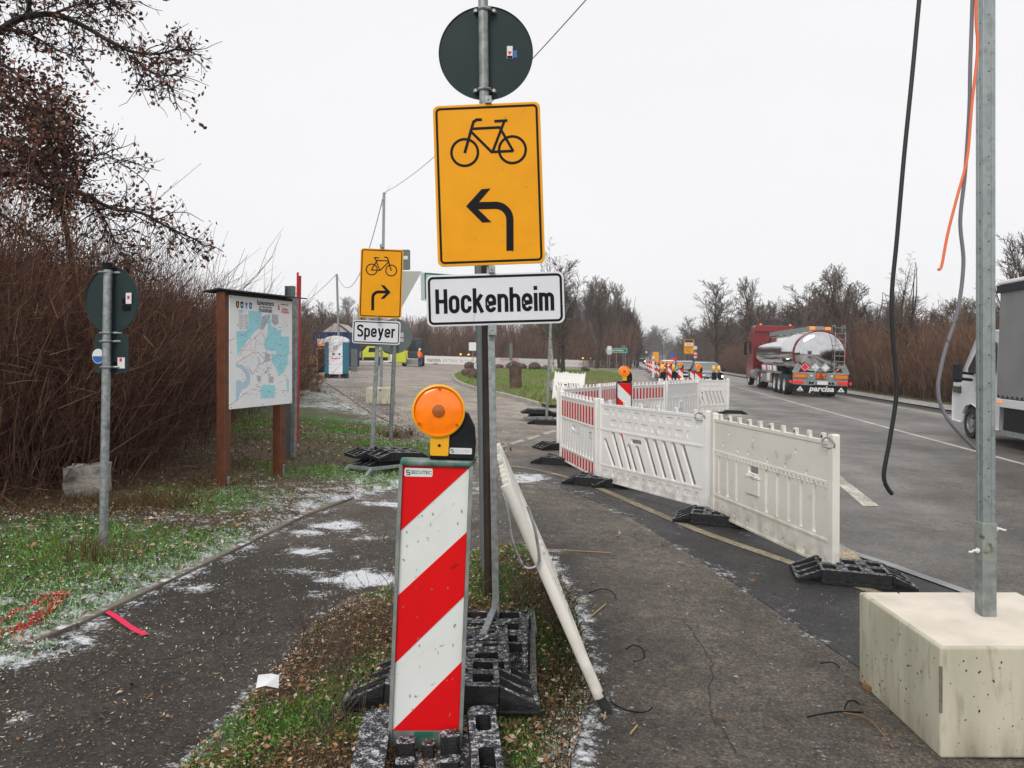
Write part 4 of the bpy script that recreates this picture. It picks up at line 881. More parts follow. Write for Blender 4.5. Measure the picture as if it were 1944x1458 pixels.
# --- beacons
def beacon(x, y, rz, label, group=None, lamp=True, flip=False, lean=0.0, detail=1, tiltx=0.0, footz=0.0, lit=False, double=False):
    t = thing('guide_beacon', label, 'beacon', (x, y, zg(x) + footz), rz, group, rot=(tiltx, lean, rz)); W, H, z0 = .25, 1.0, .16
    q = lambda u, v: ((u - .5) * W * (-1 if flip else 1), z0 + H * (1 - v))
    b = MB(); b.b2((-W / 2, -.010, z0), (W / 2, .010, z0 + H)); b.build('panel', m['bwht'], t)
    for l in ([(0, 0), (1, 0), (0, .245)], [(1, .245), (1, .49), (0, .745), (0, .49)], [(1, .74), (1, 1), (0, 1)]):
        b = MB(); P = [q(*p) for p in l]; ar = sum(P[i][0] * P[(i + 1) % len(P)][1] - P[(i + 1) % len(P)][0] * P[i][1] for i in range(len(P)))
        b.plate([P if ar > 0 else P[::-1]], -.0122, -.0102); b.build('red_stripe', m['red'], t)
        b = MB(); b.plate([P if ar > 0 else P[::-1]], .0102, .0122); b.build('red_stripe', m['red'], t)
    e = .014
    for s in (-1, 1):
        b = MB(); b.plate([rrect(s * (W / 2 + .001) - (e if s < 0 else 0), z0 - .12, s * (W / 2 + .001) + (e if s > 0 else 0), z0 + H + .006, .004, 2)], -.024, .024); b.build('side_rail', m['alu'] if detail else m['blp'], t, bevel=.003 if detail else 0)
    b = MB(); b.b2((-W / 2 - .012, -.026, z0 + H + .002), (W / 2 + .012, .026, z0 + H + .03)); b.build('top_cap', m['alug'] if detail else m['blp'], t, bevel=.01)
    if detail:
        b = MB(); b.b2((-W / 2, -.012, z0 - .14), (W / 2, .012, z0 - .001)); b.build('lower_plate', m['alu'], t)
        b = MB(); b.b2((-.045, -.016, z0 - .14), (.045, -.0122, z0 - .002)); b.build('lower_rib', m['alug'], t, bevel=.002)
        b = MB(); b.plate([rrect(-W / 2 + .006, z0 + H - .038, -W / 2 + .112, z0 + H - .006, .006, 3)], -.0138, -.0124); st = b.build('maker_sticker', m['wht2'], t)
        text('SECUTEC', .0185, m['grn'], st, (-W / 2 + .069, -.0142, z0 + H - .022), offset=.0003)
        b = MB(); b.plate(ribbon([(0, 0), (.012, 0), (.012, .008), (0, .008), (0, .016), (.012, .016)], .004), -.0146, -.0138); b.build('maker_emblem', m['grn'], st, loc=(-W / 2 + .014, 0, z0 + H - .031))
        b = MB()
        for u, v, ln in ((.35, .245, .33), (.33, .73, .33)):
            for i in range(16):
                f = i / 16; uu = u + ln * f; vv = v - (ln * f) * W * .99 / H + .0; p_ = q(uu, vv - .012); b.box((p_[0], -.0124, p_[1]), (.0032, .0004, .0016), rot=(0, -math.radians(44), 0))
        b.build('fine_print', m['wht2'], t)
        b = MB(); Rr = random.Random(4)
        for i in range(34):
            p_ = q(Rr.uniform(.05, .95), Rr.uniform(.1, .98)); b.box((p_[0], -.0126, p_[1]), (Rr.uniform(.001, .004), .0003, Rr.uniform(.002, .012)), rot=(0, Rr.gauss(0, .4), 0))
        b.build('scuffs', m['alu'], t)
    if lamp:
        lz = z0 + H + .215; lx = .04 if not flip else .0; lx = .012
        lamp_parts(t, lx - .012, lz, detail=bool(detail), y=-.03, face=math.radians(0), lit=lit)
        b = MB(); b.plate([rrect(lx - .038, z0 + H + .045, lx + .032, lz - .085, .006, 2)], -.034, .03); b.build('lamp_bracket', m['yep'], t, bevel=.004)
        b = MB(); P = [(lx - .04, z0 + H + .031), (lx + .132, z0 + H + .031), (lx + .135, z0 + H + .10), (lx + .128, z0 + H + .16), (lx + .105, z0 + H + .205), (lx + .07, z0 + H + .225), (lx + .035, z0 + H + .20), (lx + .033, z0 + H + .053), (lx - .04, z0 + H + .047)]
        b.plate([P], -.028, .055); b.build('battery_case', m['blp'], t, bevel=.008)
        if detail:
            b = MB(); b.cyl((lx - .004, -.0365, z0 + H + .085), (lx - .004, -.033, z0 + H + .085), .0055, n=12); b.build('bolt_hole', m['blk'], t)
            b = MB(); b.plate([rrect(lx + .036, z0 + H + .054, lx + .120, z0 + H + .077, .004, 3)], -.0300, -.0282); st = b.build('case_sticker', m['wht2'], t); text('SECUTEC', .0155, m['lgry'], st, (lx + .084, -.0304, z0 + H + .0655))
            b = MB(); b.plate(ribbon([(0, 0), (.009, 0), (.009, .006), (0, .006), (0, .012), (.009, .012)], .003), -.0306, -.03); b.build('case_emblem', m['grn'], st, loc=(lx + .041, 0, z0 + H + .0595))
    return t
main_b = beacon(-.335, 2.93, math.radians(5), 'large red and white beacon with a round orange lamp, nearest to the viewer', lean=math.radians(2.3), tiltx=0)
# its heavy rubber foot: humps and cells dusted with snow
def foot_bit(nm, loops, z0, z1, bev):
    b = MB(); b.plate(loops, -z1, -z0, mat=Matrix(((1, 0, 0, 0), (0, 0, 1, 0), (0, -1, 0, 0), (0, 0, 0, 1)))); return b.build(nm, m['rub2'], main_b, bevel=bev, loc=(.02, 0, 0), rot=(0, -math.radians(2.3), 0), seg=4, fix=True)
foot_bit('foot_base', [rrect(-.25, -.55, .25, .26, .06, 5), list(reversed(rrect(-.05, -.30, .05, -.16, .015, 3)))], .0, .095, .02)
foot_bit('foot_side', [rrect(-.262, -.50, -.148, .16, .05, 5)], .07, .175, .04)
foot_bit('foot_side', [rrect(.150, -.50, .262, .17, .045, 5), list(reversed(rrect(.178, -.04, .236, .09, .02, 3))), list(reversed(rrect(.178, -.34, .236, -.16, .02, 3)))], .07, .165, .022)
for cx, cy, sx, sy, z1 in ((-.085, -.075, .034, .03, .160), (.078, -.075, .036, .03, .178), (-.002, -.07, .024, .026, .145), (-.085, -.155, .034, .028, .125), (.078, -.155, .036, .028, .125)):
    foot_bit('foot_lug', [rrect(cx - sx, cy - sy, cx + sx, cy + sy, .014, 4)], .07, z1, .016)
# plates under and behind it
foot(-.30, 3.37, math.radians(2), 'black rubber plate lying crosswise just behind the large beacon', 'black rubber ballast plates', z=.085, rot=(math.radians(-6), math.radians(2), math.radians(2)))
beacon(2.04, 14.0, .05, 'small red and white beacon with orange lamp inside the barrier enclosure', flip=True, detail=0, footz=-.02)
BR = 'beacons in the row along the waiting cars'
bl = lambda Y: 2.51 + .151 * Y
for Y, lab, lamp, dx in [(27.5, 'beacon with an orange lamp in front of the grey car, nearest of the row', True, 0), (31, 'beacon without a lamp left of the grey car', False, .1), (37.5, 'beacon with orange lamp in front of the black car', True, .05), (46.5, 'beacon with orange lamp left of the black car, third lamp of the row', True, 0), (52, None, True, 0), (58, None, True, 0), (65, None, True, 0), (73, None, True, 0), (84, None, True, 0), (94, None, True, 0), (106, None, True, 0)]:
    beacon(bl(Y) + dx, Y, .03, lab or 'small distant beacon with orange lamp in the row along the road', BR, lamp=lamp, flip=True, detail=0)
    if lab is None: foot(bl(Y), Y, 0, 'small distant rubber foot under a beacon of the row along the road', 'rubber feet of the far beacons')
beacon(bl(32) - .75, 33.5, -.5, 'beacon turned away between the two side lamps', BR, lamp=False, flip=True, detail=0)
# lamps clamped to the far barriers, seen from the side
for i, (u, Y, lab) in enumerate([(1259, 21.2, 'yellow lamp clamped on the back barriers, leftmost of the side lamps'), (1280, 22.4, 'yellow lamp clamped on the back barriers, second side lamp from the left'), (1356, 23.6, 'left one of the twin yellow lamps on the last barrier'), (1366, 23.8, 'right one of the twin yellow lamps on the last barrier')]):
    x = (u - CX) / F * Y; t = thing('warning_lamp', lab, 'warning lamp', (x, Y, zg(x) + 1.0), 0, 'side lamps on the enclosure')
    lamp_parts(t, 0, .36, detail=False, face=math.radians(78), lit=True, y=0); b = MB(); b.b2((-.07, -.04, 0), (.07, .04, .25)); b.build('battery_case', m['blp'], t, bevel=.02)
x = (1240 - CX) / F * 64
t = thing('marker_post', 'thin white post standing in the row of far beacons', 'post', (x, 64, zg(x))); b = MB(); b.box((0, 0, .9), (.16, .1, 1.8)); b.build('post', m['wht2'], t, bevel=.01); b = MB(); b.box((0, -.052, 1.5), (.14, .006, .12)); b.build('reflector', m['blk'], t)
# --- far barricade wall of single panels
FB = [(-18.8, 94), (-3.5, 97), (6.4, 109), (10.5, 112), (18.3, 123)]; FBL = [Vector(p) for p in FB]; cur = 0; i = 0; tot = sum((FBL[k + 1] - FBL[k]).length for k in range(len(FBL) - 1)); k = 0
def along(s):
    for a, b_ in zip(FBL[:-1], FBL[1:]):
        l = (b_ - a).length
        if s <= l: return a + (b_ - a) * (s / l)
        s -= l
    return FBL[-1]
pat = ['slot', 'bars', 'bars', 'bars', 'slot', 'bars', 'bars', 'slot', 'bars', 'red', 'red', 'bars', 'slot', 'bars', 'slot', 'slot', 'bars', 'slot', 'slot', 'bars']
while cur < tot - 1:
    p, q = along(cur), along(cur + 2.02); kd = pat[i % len(pat)]
    lab = {'slot': 'distant white barrier with slanting slots in the long line closing the lot', 'bars': 'distant white barrier with upright slits in the long line closing the lot', 'red': 'distant red and white striped barrier in the middle of the long line'}[kd]
    panel(kd, tuple(p), tuple(q), lab, 'barriers of the long line closing the lot', 'plf', near=False)
    cur += 2.06; i += 1
for s in (4, 7, 9.5, 14.5, 17.8, 24):
    p = along(s); foot(p.x, p.y - .3, 1.5, 'tiny black rubber foot in front of the distant barrier line', 'rubber feet of the distant barrier line')
for u in (874, 889, 1106.6, 1121, 1134, 1150, 1165, 1179):
    s = min(np.arange(0, tot, .2), key=lambda s_: abs(along(s_).x / along(s_).y * F + CX - u)); p = along(s)
    t = thing('warning_lamp', 'tiny lit orange lamp on top of the distant barrier line', 'warning lamp', (p.x, p.y, zg(p.x) + 1.05), 0, 'lit lamps on the distant barrier line'); lamp_parts(t, 0, .28, D=.26, detail=False, y=0, lit=True); b = MB(); b.b2((-.06, -.04, -.02), (.06, .04, .2)); b.build('battery_case', m['blp'], t)
# --- the panel leaning on the rock, and the panel seen edge on in front
t = panel('slot', (1.36, 25.9), (2.15, 25.5), 'white slotted barrier leaning back against the dark rock on the lawn', None, 'plw', z=.05)
t.location.z += .02; t.rotation_euler = (-.22, .05, -.35); t.scale = (.52, 1, 1)
e = panel('bars', (0, 0), (1.98, 0), 'aged white barrier seen edge on, leaning against the steel posts', None, 'pld')
for c_ in list(e.children):
    if c_.name.startswith(('end_post', 'spigot')) and c_.location.x < 1: bpy.data.objects.remove(c_)
nearb = Vector((.385, 3.46, zg(.385) + .09)); topv = (Vector((-.012, 3.47, .975)) - nearb).normalized(); dirv = Vector((-.055, 1.0, .0)); dirv = (dirv - topv * dirv.dot(topv)).normalized(); yv = topv.cross(dirv)
Mx = Matrix((dirv, yv, topv)).transposed().to_4x4(); Mx.translation = nearb; e.matrix_world = Mx
q = MB(); q.tube([(0, -.004, -.16), (0, -.004, .0)], [.019, .024], 14); q.build('dirty_tip', m['rubd'], e, smooth=True)
q = MB(); q.tube([(0, 0, -.02), (0, 0, 1.02)], .026, 20); q.build('round_end_post', m['pld'], e, smooth=True)
q = MB(); q.tube(smooth_poly([(-.052, -.05, .90), (-.055, -.04, .80), (-.05, .0, .66), (-.045, .05, .645), (-.04, .075, .68), (-.04, .07, .80), (-.035, .035, .93), (-.03, .03, 1.0)], 4), .0065, 8); q.build('wire_loop', m['galv'], e, smooth=True)
# ------------------------------------------------------------------ signs
def frame_map(c, roll, s):           # photo spot -> local sign coordinates
    cr_, sr = math.cos(roll), math.sin(roll)
    def f(u, v): a, b = (u - c[0]) * s, -(v - c[1]) * s; return (a * cr_ - b * sr, a * sr + b * cr_)
    return f
def border(x0, z0, x1, z1, r, inset, w_):
    o = rrect(x0 + inset, z0 + inset, x1 - inset, z1 - inset, max(.004, r - inset * .5)); i = rrect(x0 + inset + w_, z0 + inset + w_, x1 - inset - w_, z1 - inset - w_, max(.003, r - inset * .5 - w_)); return [o, list(reversed(i))]
def bike_and_arrow(parent, mir, s=1.0, dx=0, dz=0):
    f = lambda zx, zy: ((zx - 336) / 2.278 / 342.0, -(zy - 799) / 2.278 / 342.0)
    rr_ = math.radians(-2.2); g = lambda zx, zy: ((lambda a, b: ((a * math.cos(rr_) - b * math.sin(rr_)) * (-1 if mir else 1) * s + dx, (a * math.sin(rr_) + b * math.cos(rr_)) * s + dz))(*f(zx, zy)))
    b = MB(); k = 1 / 2.278 / 342 * s
    def ring(cx, cy, r, w_, d):
        c = g(cx, cy); b.plate([circ(c[0], c[1], (r + w_ / 2) * k, 40), list(reversed(circ(c[0], c[1], (r - w_ / 2) * k, 40)))], -.0036 - d, -.0022)
    def line(pts, w_, d):
        L = ribbon([g(*p) for p in pts], w_ * k)[0]; ar = sum(L[i][0] * L[(i + 1) % len(L)][1] - L[(i + 1) % len(L)][0] * L[i][1] for i in range(len(L))); b.plate([L if ar > 0 else L[::-1]], -.0036 - d, -.0022)
    ring(229, 663, 57, 11, 0); ring(433, 652, 57, 11, 0)
    line([(302, 523), (280, 523), (266, 532), (259, 556), (229, 665)], 12, .0002); line([(258, 562), (380, 556)], 11, .0004); line([(254, 572), (347, 664)], 11, .0006); line([(397, 532), (347, 664)], 11, .0003); line([(355, 530), (411, 527)], 11, .0008); line([(343, 661), (437, 657)], 11, .0005); line([(378, 556), (437, 659)], 11, .0007)
    b.build('bicycle_symbol', m['blk'], parent)
    b = MB(); pts = [g(*p) for p in [(270, 891), (362, 889)]] + [g(362 + 62 * math.sin(a), 951 - 62 * math.cos(a)) for a in np.linspace(.15, math.pi / 2, 8)] + [g(425, 1083)]
    L = ribbon(pts, 31 * k)[0]; ar = sum(L[i][0] * L[(i + 1) % len(L)][1] - L[(i + 1) % len(L)][0] * L[i][1] for i in range(len(L))); b.plate([L if ar > 0 else L[::-1]], -.0036, -.0022)
    H = [g(*p) for p in [(236, 893), (302, 820), (341, 817), (287, 880), (287, 905), (345, 961), (306, 963)]]; ar = sum(H[i][0] * H[(i + 1) % 7][1] - H[(i + 1) % 7][0] * H[i][1] for i in range(7)); b.plate([H if ar > 0 else H[::-1]], -.0038, -.0022)
    b.build('turn_arrow', m['blk'], parent)
def din(word, parent, h, cx, cz, width, name='lettering'):
    s = .152; lo = s / 2; xh = .74 - s / 2; cap = 1 - s / 2; W = .36; r = .17
    bowl = lambda w_=W: arc(w_ - r, xh - r, r, 0, 90, 5) + arc(r, xh - r, r, 90, 180, 5) + arc(r, lo + r, r, 180, 270, 5) + arc(w_ - r, lo + r, r, 270, 360, 5)
    G_ = {'H': ([([(0, 0), (0, 1)], 0), ([(.42, 0), (.42, 1)], 0), ([(0, .5), (.42, .5)], 0)], .42), 'o': ([(bowl(), 1)], W), 'c': ([([(W, xh - .2)] + arc(W - r, xh - r, r, 0, 90, 5) + arc(r, xh - r, r, 90, 180, 5) + arc(r, lo + r, r, 180, 270, 5) + arc(W - r, lo + r, r, 270, 360, 5) + [(W, lo + .2)], 0)], W),
          'k': ([([(0, 0), (0, 1)], 0), ([(.36, .74), (.0, .32)], 0), ([(.13, .45), (.38, 0)], 0)], .38), 'e': ([([(0, .38), (W, .38), (W, xh - r)] + arc(W - r, xh - r, r, 0, 90, 5)[1:] + arc(r, xh - r, r, 90, 180, 5) + arc(r, lo + r, r, 180, 270, 5) + arc(W - r, lo + r, r, 270, 345, 4), 0)], W),
          'n': ([([(0, 0), (0, .74)], 0), ([(0, xh - .12)] + arc(r, xh - r, r, 150, 90, 3) + arc(W - r, xh - r, r, 90, 0, 5) + [(W, 0)], 0)], W), 'h': ([([(0, 0), (0, 1)], 0), ([(0, xh - .12)] + arc(r, xh - r, r, 150, 90, 3) + arc(W - r, xh - r, r, 90, 0, 5) + [(W, 0)], 0)], W),
          'i': ([([(0, 0), (0, .74)], 0), ([(0, .86), (0, 1.02)], 0)], 0), 'm': ([([(0, 0), (0, .74)], 0), ([(0, xh - .1)] + arc(.14, xh - .14, .14, 150, 90, 3) + arc(.15, xh - .14, .14, 90, 0, 4) + [(.29, 0)], 0), ([(.29, xh - .1)] + arc(.43, xh - .14, .14, 150, 90, 3) + arc(.44, xh - .14, .14, 90, 0, 4) + [(.58, 0)], 0)], .58),
          'S': ([([(.40, cap - .16)] + arc(.25, cap - .15, .15, 30, 90, 3) + arc(.17, cap - .19, .19, 90, 210, 7) + [(.34, .47)] + arc(.21, lo + .2, .2, 50, -90, 7) + arc(.17, lo + .17, .17, 270, 200, 4), 0)], .40),
          'p': ([([(0, -.26), (0, .74)], 0), (arc(W - r, xh - r, r, 0, 90, 5) + arc(r, xh - r, r, 90, 180, 5) + arc(r, lo + r, r, 180, 270, 5) + arc(W - r, lo + r, r, 270, 360, 5), 1)], W), 'y': ([([(0, .74), (.19, .08)], 0), ([(.38, .74), (.16, -.08), (.10, -.19), (0, -.19)], 0)], .38), 'r': ([([(0, 0), (0, .74)], 0), ([(0, xh - .14)] + arc(.16, xh - .16, .16, 150, 80, 4) + [(.25, xh)], 0)], .22)}
    x = 0; items = []
    for ch in word: st, w_ = G_[ch]; items.append((st, x)); x += w_ + s + (.10 if ch not in 'i' else .10)
    tot_ = x - .10 - s; kx = (width - s * h * .9) / (tot_ * h); b = MB()
    for st, ox in items:
        for j, (P, closed) in enumerate(st):
            P = [(((p[0] + ox - tot_ / 2) * kx), p[1] - .5) for p in P]
            loops = ribbon(P, s, bool(closed)); L2 = [[(p[0] * h + cx, p[1] * h + cz) for p in l] for l in loops]; b.plate(L2, -.0036 - .00012 * j, -.0022)
    return b.build(name, m['blk'], parent)
def clamp(parent, x, z, y=-.006, w_=.035, h=.04, name='clamp'):
    b = MB(); b.b2((x - w_ / 2, y - .012, z - h / 2), (x + w_ / 2, y + .05, z + h / 2)); b.cyl((x, y - .018, z), (x, y - .012, z), .006, n=8); return b.build(name, m['galv'], parent, bevel=.004)
# A. detour sign: tube with frame foot, yellow board, town board
Y0 = 4.22
base = PT(941, 1165, Y0 + .05); base.z = .02
t = thing('detour_sign', 'tall sign stand with yellow bicycle detour board and white town board below, in the centre', 'road sign', base)
def L_(u, v, Y=Y0): p = PT(u, v, Y) - Vector(t.location); return (p.x, p.y, p.z)
top = Vector(L_(925, 196, Y0 + .035)); bot = Vector(L_(942, 1165, Y0 + .035)); b = MB(); b.tube([bot, top], .0275, 4, sq=True); o = b.build('sign_tube', m['galv'], t, bevel=.004)
pv = link(bpy.data.objects.new('yellow_board', (lambda B: B)(None)), t) if False else None
def board(parent, name, cen, w_, h, r, roll, yaw, face, edge, th=.003, inset=.014, bw=.012):
    b = MB(); b.plate([rrect(-w_ / 2, -h / 2, w_ / 2, h / 2, r)], -.0016, .012, 0); o = b.build(name, [edge], parent, bevel=.0015, loc=cen, rot=(0, -roll, yaw))
    b = MB(); b.plate([rrect(-w_ / 2 + .004, -h / 2 + .004, w_ / 2 - .004, h / 2 - .004, r - .004)], -.0021, -.0016); b.build('face_sheet', face, o)
    b = MB(); b.plate(border(-w_ / 2, -h / 2, w_ / 2, h / 2, r, inset, bw), -.0034, -.0022); b.build('black_border', m['blk'], o)
    return o
yb = board(t, 'yellow_board', L_(928, 350, Y0), .590, .885, .032, math.radians(1.9), math.radians(-2), m['yel'], m['yel_edge'])
bike_and_arrow(yb, False, 1.0, .004, 0)
wb = board(t, 'town_board', L_(940, 568, Y0 - .012), .755, .283, .034, math.radians(1.6), math.radians(-2), m['wht'], m['wht2'], inset=.010, bw=.013)
din('Hockenheim', wb, .134, -.003, -.004, .648)
b = MB(); Rr = random.Random(3)
for i in range(26): b.box((Rr.uniform(-.28, .28), -.0024, Rr.uniform(-.42, .42) if i % 3 else Rr.uniform(-.42, -.2)), (Rr.uniform(.001, .005), .0004, Rr.uniform(.001, .006)), rot=(0, Rr.gauss(0, .6), 0))
b.build('rust_specks', m['dkbrn'], yb)
b = MB(); b.tube([(-.12, -.0028, -.115), (-.118, -.0028, -.09), (-.105, -.0028, -.062), (-.108, -.0028, -.075)], .0008, 4); b.build('pen_scribble', m['blue'], wb)
clamp(t, *[L_(927, 190)[i] for i in (0, 2)], y=L_(927, 190)[1] - .004); clamp(t, *[L_(934, 512)[i] for i in (0, 2)], y=-.07 + .0); clamp(t, *[L_(935, 626)[i] for i in (0, 2)], y=-.075, w_=.046, h=.062)
for u, v in ((927, 190),): pass
# frame foot
b = MB(); sq = .02
def bar(p, q, r=.02, name='frame_bar'):
    b = MB(); b.tube([p, q], r * 1.2, 4, sq=True); return b.build(name, m['galv'], t, bevel=.003)
bar((-.01, -.03, .16), (-.075, -.48, .125), .021)
bar((.0, -.01, .0), (.0, .0, .20), .026)
bar((.20, -.10, .06), (.19, -.76, .02)); bar((-.42, -.10, .06), (-.44, -.76, .02)); bar((-.42, -.09, .06), (.21, -.09, .06)); bar((.21, -.09, .065), (.21, .35, .03)); bar((-.42, -.09, .065), (-.42, .35, .03))
foot(base.x - .02, base.y - .22, math.radians(3), 'snow dusted black plate laid in the frame under the detour sign, at the back', 'black rubber ballast plates', z=.05, rot=(0, 0, math.radians(88)))
foot(base.x - .12, base.y - .48, math.radians(3), 'snow dusted black plate laid in the frame under the detour sign, at the front', 'black rubber ballast plates', z=.05, rot=(math.radians(-3), 0, math.radians(92)))
# B. permanent pole with a round sign seen from behind
bx = G(929, 1152); t = thing('round_traffic_sign', 'dark back of a round traffic sign at the top of the centre pole', 'road sign', bx); Yb = 4.85
P0 = PT(929, 1150, Yb); P1 = PT(916.5, -60, Yb)
b = MB(); k = (672 - 505) / (1150 + 60); mid = PT(922.3, 505, Yb); b.tube([mid - bx, P1 - bx], .031, 20); b.build('pole', m['galv2'], t, smooth=True)
b = MB(); b.tube([P0 - bx, mid - bx], .030, 20); b.build('lower_pole', m['dkbrn'], t, smooth=True)  # lower length darker and browner than the galvanised upper pole
c = PT(922, 97, Yb - .0) - bx
b = MB(); R9 = Matrix.Translation((c.x, c.y + .045, c.z)) @ Matrix.Rotation(math.radians(90), 4, 'X'); b.lathe([(.001, 0), (.294, 0), (.298, .004), (.300, .012), (.298, .014), (.294, .006), (.001, .006)], 72, mat=R9); b.build('sign_disc', m['back'], t, smooth=True)
for v in (19, 171):
    c2 = PT(920, v, Yb) - bx; b = MB(); b.tube([(c2.x - .07, .035, c2.z), (c2.x - .04, .02, c2.z), (c2.x - .034, -.025, c2.z), (c2.x, -.04, c2.z), (c2.x + .034, -.025, c2.z), (c2.x + .04, .02, c2.z), (c2.x + .07, .035, c2.z)], .009, 6); b.cyl((c2.x - .058, -.0, c2.z), (c2.x - .058, .045, c2.z), .011, n=8); b.cyl((c2.x + .058, -.0, c2.z), (c2.x + .058, .045, c2.z), .011, n=8); b.build('pipe_clamp', m['galv'], t, smooth=True)
cs = PT(975, 95, Yb) - bx; b = MB(); b.b2((cs.x - .042, .034, cs.z - .04), (cs.x - .006, .0375, cs.z + .04)); s_ = b.build('sticker', m['wht2'], t); b = MB(); b.plate([[(cs.x - .038, cs.z + .005), (cs.x - .024, cs.z - .018), (cs.x - .010, cs.z + .005)]], .0325, .0338); b.build('sticker_mark', m['redp'], s_); b = MB(); b.b2((cs.x - .04, .033, cs.z - .039), (cs.x - .008, .0339, cs.z - .022)); b.build('sticker_mark', m['blk'], s_)
b = MB(); b.b2((cs.x - .002, .034, cs.z - .034), (cs.x + .022, .0375, cs.z + .012)); b.build('blue_sticker', m['blue'], t)
# C. grey post with a bicycle direction sign seen past the town board
bx = G(922, 1120); t = thing('direction_post', 'dark grey steel post just left of the brown pole, leaning slightly', 'signpost', bx); Yb = bx.y - .1
b = MB(); b.tube([PT(922, 1120, Yb + .3) - bx, PT(911, 600, Yb + .3) - bx, PT(909, 505, Yb + .3) - bx], .031, 20); b.build('post', m['back2'], t, smooth=True)
b = MB(); w1 = PT(798, 516, Yb + .33) - bx; w2 = PT(1020, 532, Yb + .9) - bx; w3 = PT(799, 570, Yb + .33) - bx
b.add([w1, w2, w2 + Vector((0, 0, -.2)), w3, w1 + Vector((.01, .02, 0)), w2 + Vector((0, .02, 0)), w2 + Vector((0, .02, -.2)), w3 + Vector((.01, .02, 0))], [(3, 2, 1, 0), (4, 5, 6, 7), (0, 1, 5, 4), (2, 3, 7, 6), (0, 4, 7, 3), (1, 2, 6, 5)]); b.build('direction_board', m['wht2'], t, fix=True, bevel=.003)
b = MB(); b.tube([w1 + Vector((.035, -.006, -.012)), w2 + Vector((0, -.006, -.012))], .006, 4); b.tube([w1 + Vector((.035, -.006, -.012)), w3 + Vector((.035, -.006, .01))], .006, 4); b.build('green_border', m['grn'], t)
b = MB(); p_ = PT(929, 665, Yb + .25) - bx; b.cyl(p_ + Vector((-.03, 0, 0)), p_ + Vector((.03, 0, 0)), .022, n=12); b.build('bolt', m['blk'], t, bevel=.004)
# D. Speyer sign stand
Y1 = 9.75; base = G(703, 902); t = thing('detour_sign', 'smaller yellow bicycle detour board over a white town board, leaning, left of centre', 'road sign', base)
def L_(u, v, Y=Y1): p = PT(u, v, Y) - base; return (p.x, p.y, p.z)
b = MB(); b.tube([L_(704, 898), L_(726, 468, Y1 + .03)], .034, 4, sq=True); b.build('sign_tube', m['galv2'], t, bevel=.004)
sc1 = .9; yb = board(t, 'yellow_board', L_(723.5, 538, Y1 - .05), .535, .87, .035, math.radians(-1.9), math.radians(3), m['yel'], m['yel_edge']); bike_and_arrow(yb, True, .93, 0, 0)
wb = board(t, 'town_board', L_(714.5, 631, Y1 - .06), .60, .295, .035, math.radians(-2.2), math.radians(3), m['wht'], m['wht2'], inset=.014, bw=.013); din('Speyer', wb, .155, 0, .015, .48)
clamp(t, *[L_(726, 468)[i] for i in (0, 2)], y=-.1); clamp(t, *[L_(719, 605)[i] for i in (0, 2)], y=-.18)
for p, q in (((-.33, -.35, .01), (-.22, -.28, .15)), ((-.22, -.28, .15), (.02, .3, .15)), ((.02, -.62, .01), (.10, -.48, .15)), ((.10, -.48, .15), (.55, -.1, .15)), ((-.22, -.28, .15), (.10, -.48, .15))):
    b = MB(); b.tube([p, q], .028, 4, sq=True); b.build('frame_bar', m['galv'], t, bevel=.003)
foot(base.x + .10, base.y + .12, .6, 'black rubber plate stacked on the frame of the smaller detour sign, left one', 'black rubber ballast plates', z=.20, rot=(.0, .1, .55)); foot(base.x + .34, base.y + .02, .6, 'black rubber plate on the frame of the smaller detour sign, right one', 'black rubber ballast plates', z=.22, rot=(.1, .1, .75))
foot(base.x + .22, base.y + .10, .6, 'lower black rubber plate under the smaller detour sign', 'black rubber ballast plates', z=.10, rot=(.0, .05, .6))
# E. yield sign post seen from behind
base = G(741, 841); Yb = base.y; t = thing('yield_sign', 'grey backs of a triangular, a round and a small square sign on one leaning pole', 'road sign', base)
Lf = lambda u, v, dy=0: PT(u, v, Yb + dy) - base
b = MB(); b.tube([Lf(741, 841), Lf(757, 478)], .036, 16); b.build('pole', m['galv2'], t, smooth=True)
c = Lf(750, 638, .06); b = MB(); b.lathe([(.001, 0), (.298, 0), (.302, .012), (.001, .008)], 48, mat=Matrix.Translation(c) @ Matrix.Rotation(math.radians(90), 4, 'X')); b.build('round_sign', m['back2'], t, smooth=True)
b = MB(); b.b2((c.x + .08, c.y - .016, c.z - .02), (c.x + .15, c.y - .0125, c.z + .06)); b.b2((c.x + .07, c.y - .016, c.z - .10), (c.x + .15, c.y - .0125, c.z - .04)); b.build('sticker', m['lgry'], t)
a1, a2, a3 = Lf(714, 514, .05), Lf(801, 515, .05), Lf(758, 592, .05); b = MB(); b.plate([[(a1.x, a1.z), (a3.x, a3.z), (a2.x, a2.z)]], .05, .06); b.build('triangle_sign', mat('pale_sign_back', (.42, .45, .42), .5), t, bevel=.003)
a1 = Lf(737, 512); a2 = Lf(778, 473); b = MB(); b.plate([rrect(a1.x, a1.z, a2.x, a2.z, .03)], .055, .062); b.build('square_sign', m['back2'], t); b = MB(); b.b2((a2.x - .13, .048, a2.z - .17), (a2.x - .04, .0545, a2.z - .11)); b.build('sticker', m['wht2'], t)
for v in (640, 655): q_ = Lf(748, v); b = MB(); b.box((q_.x, q_.y + .01, q_.z), (.12, .10, .03)); b.build('pipe_clamp', m['galv2'], t, bevel=.01)
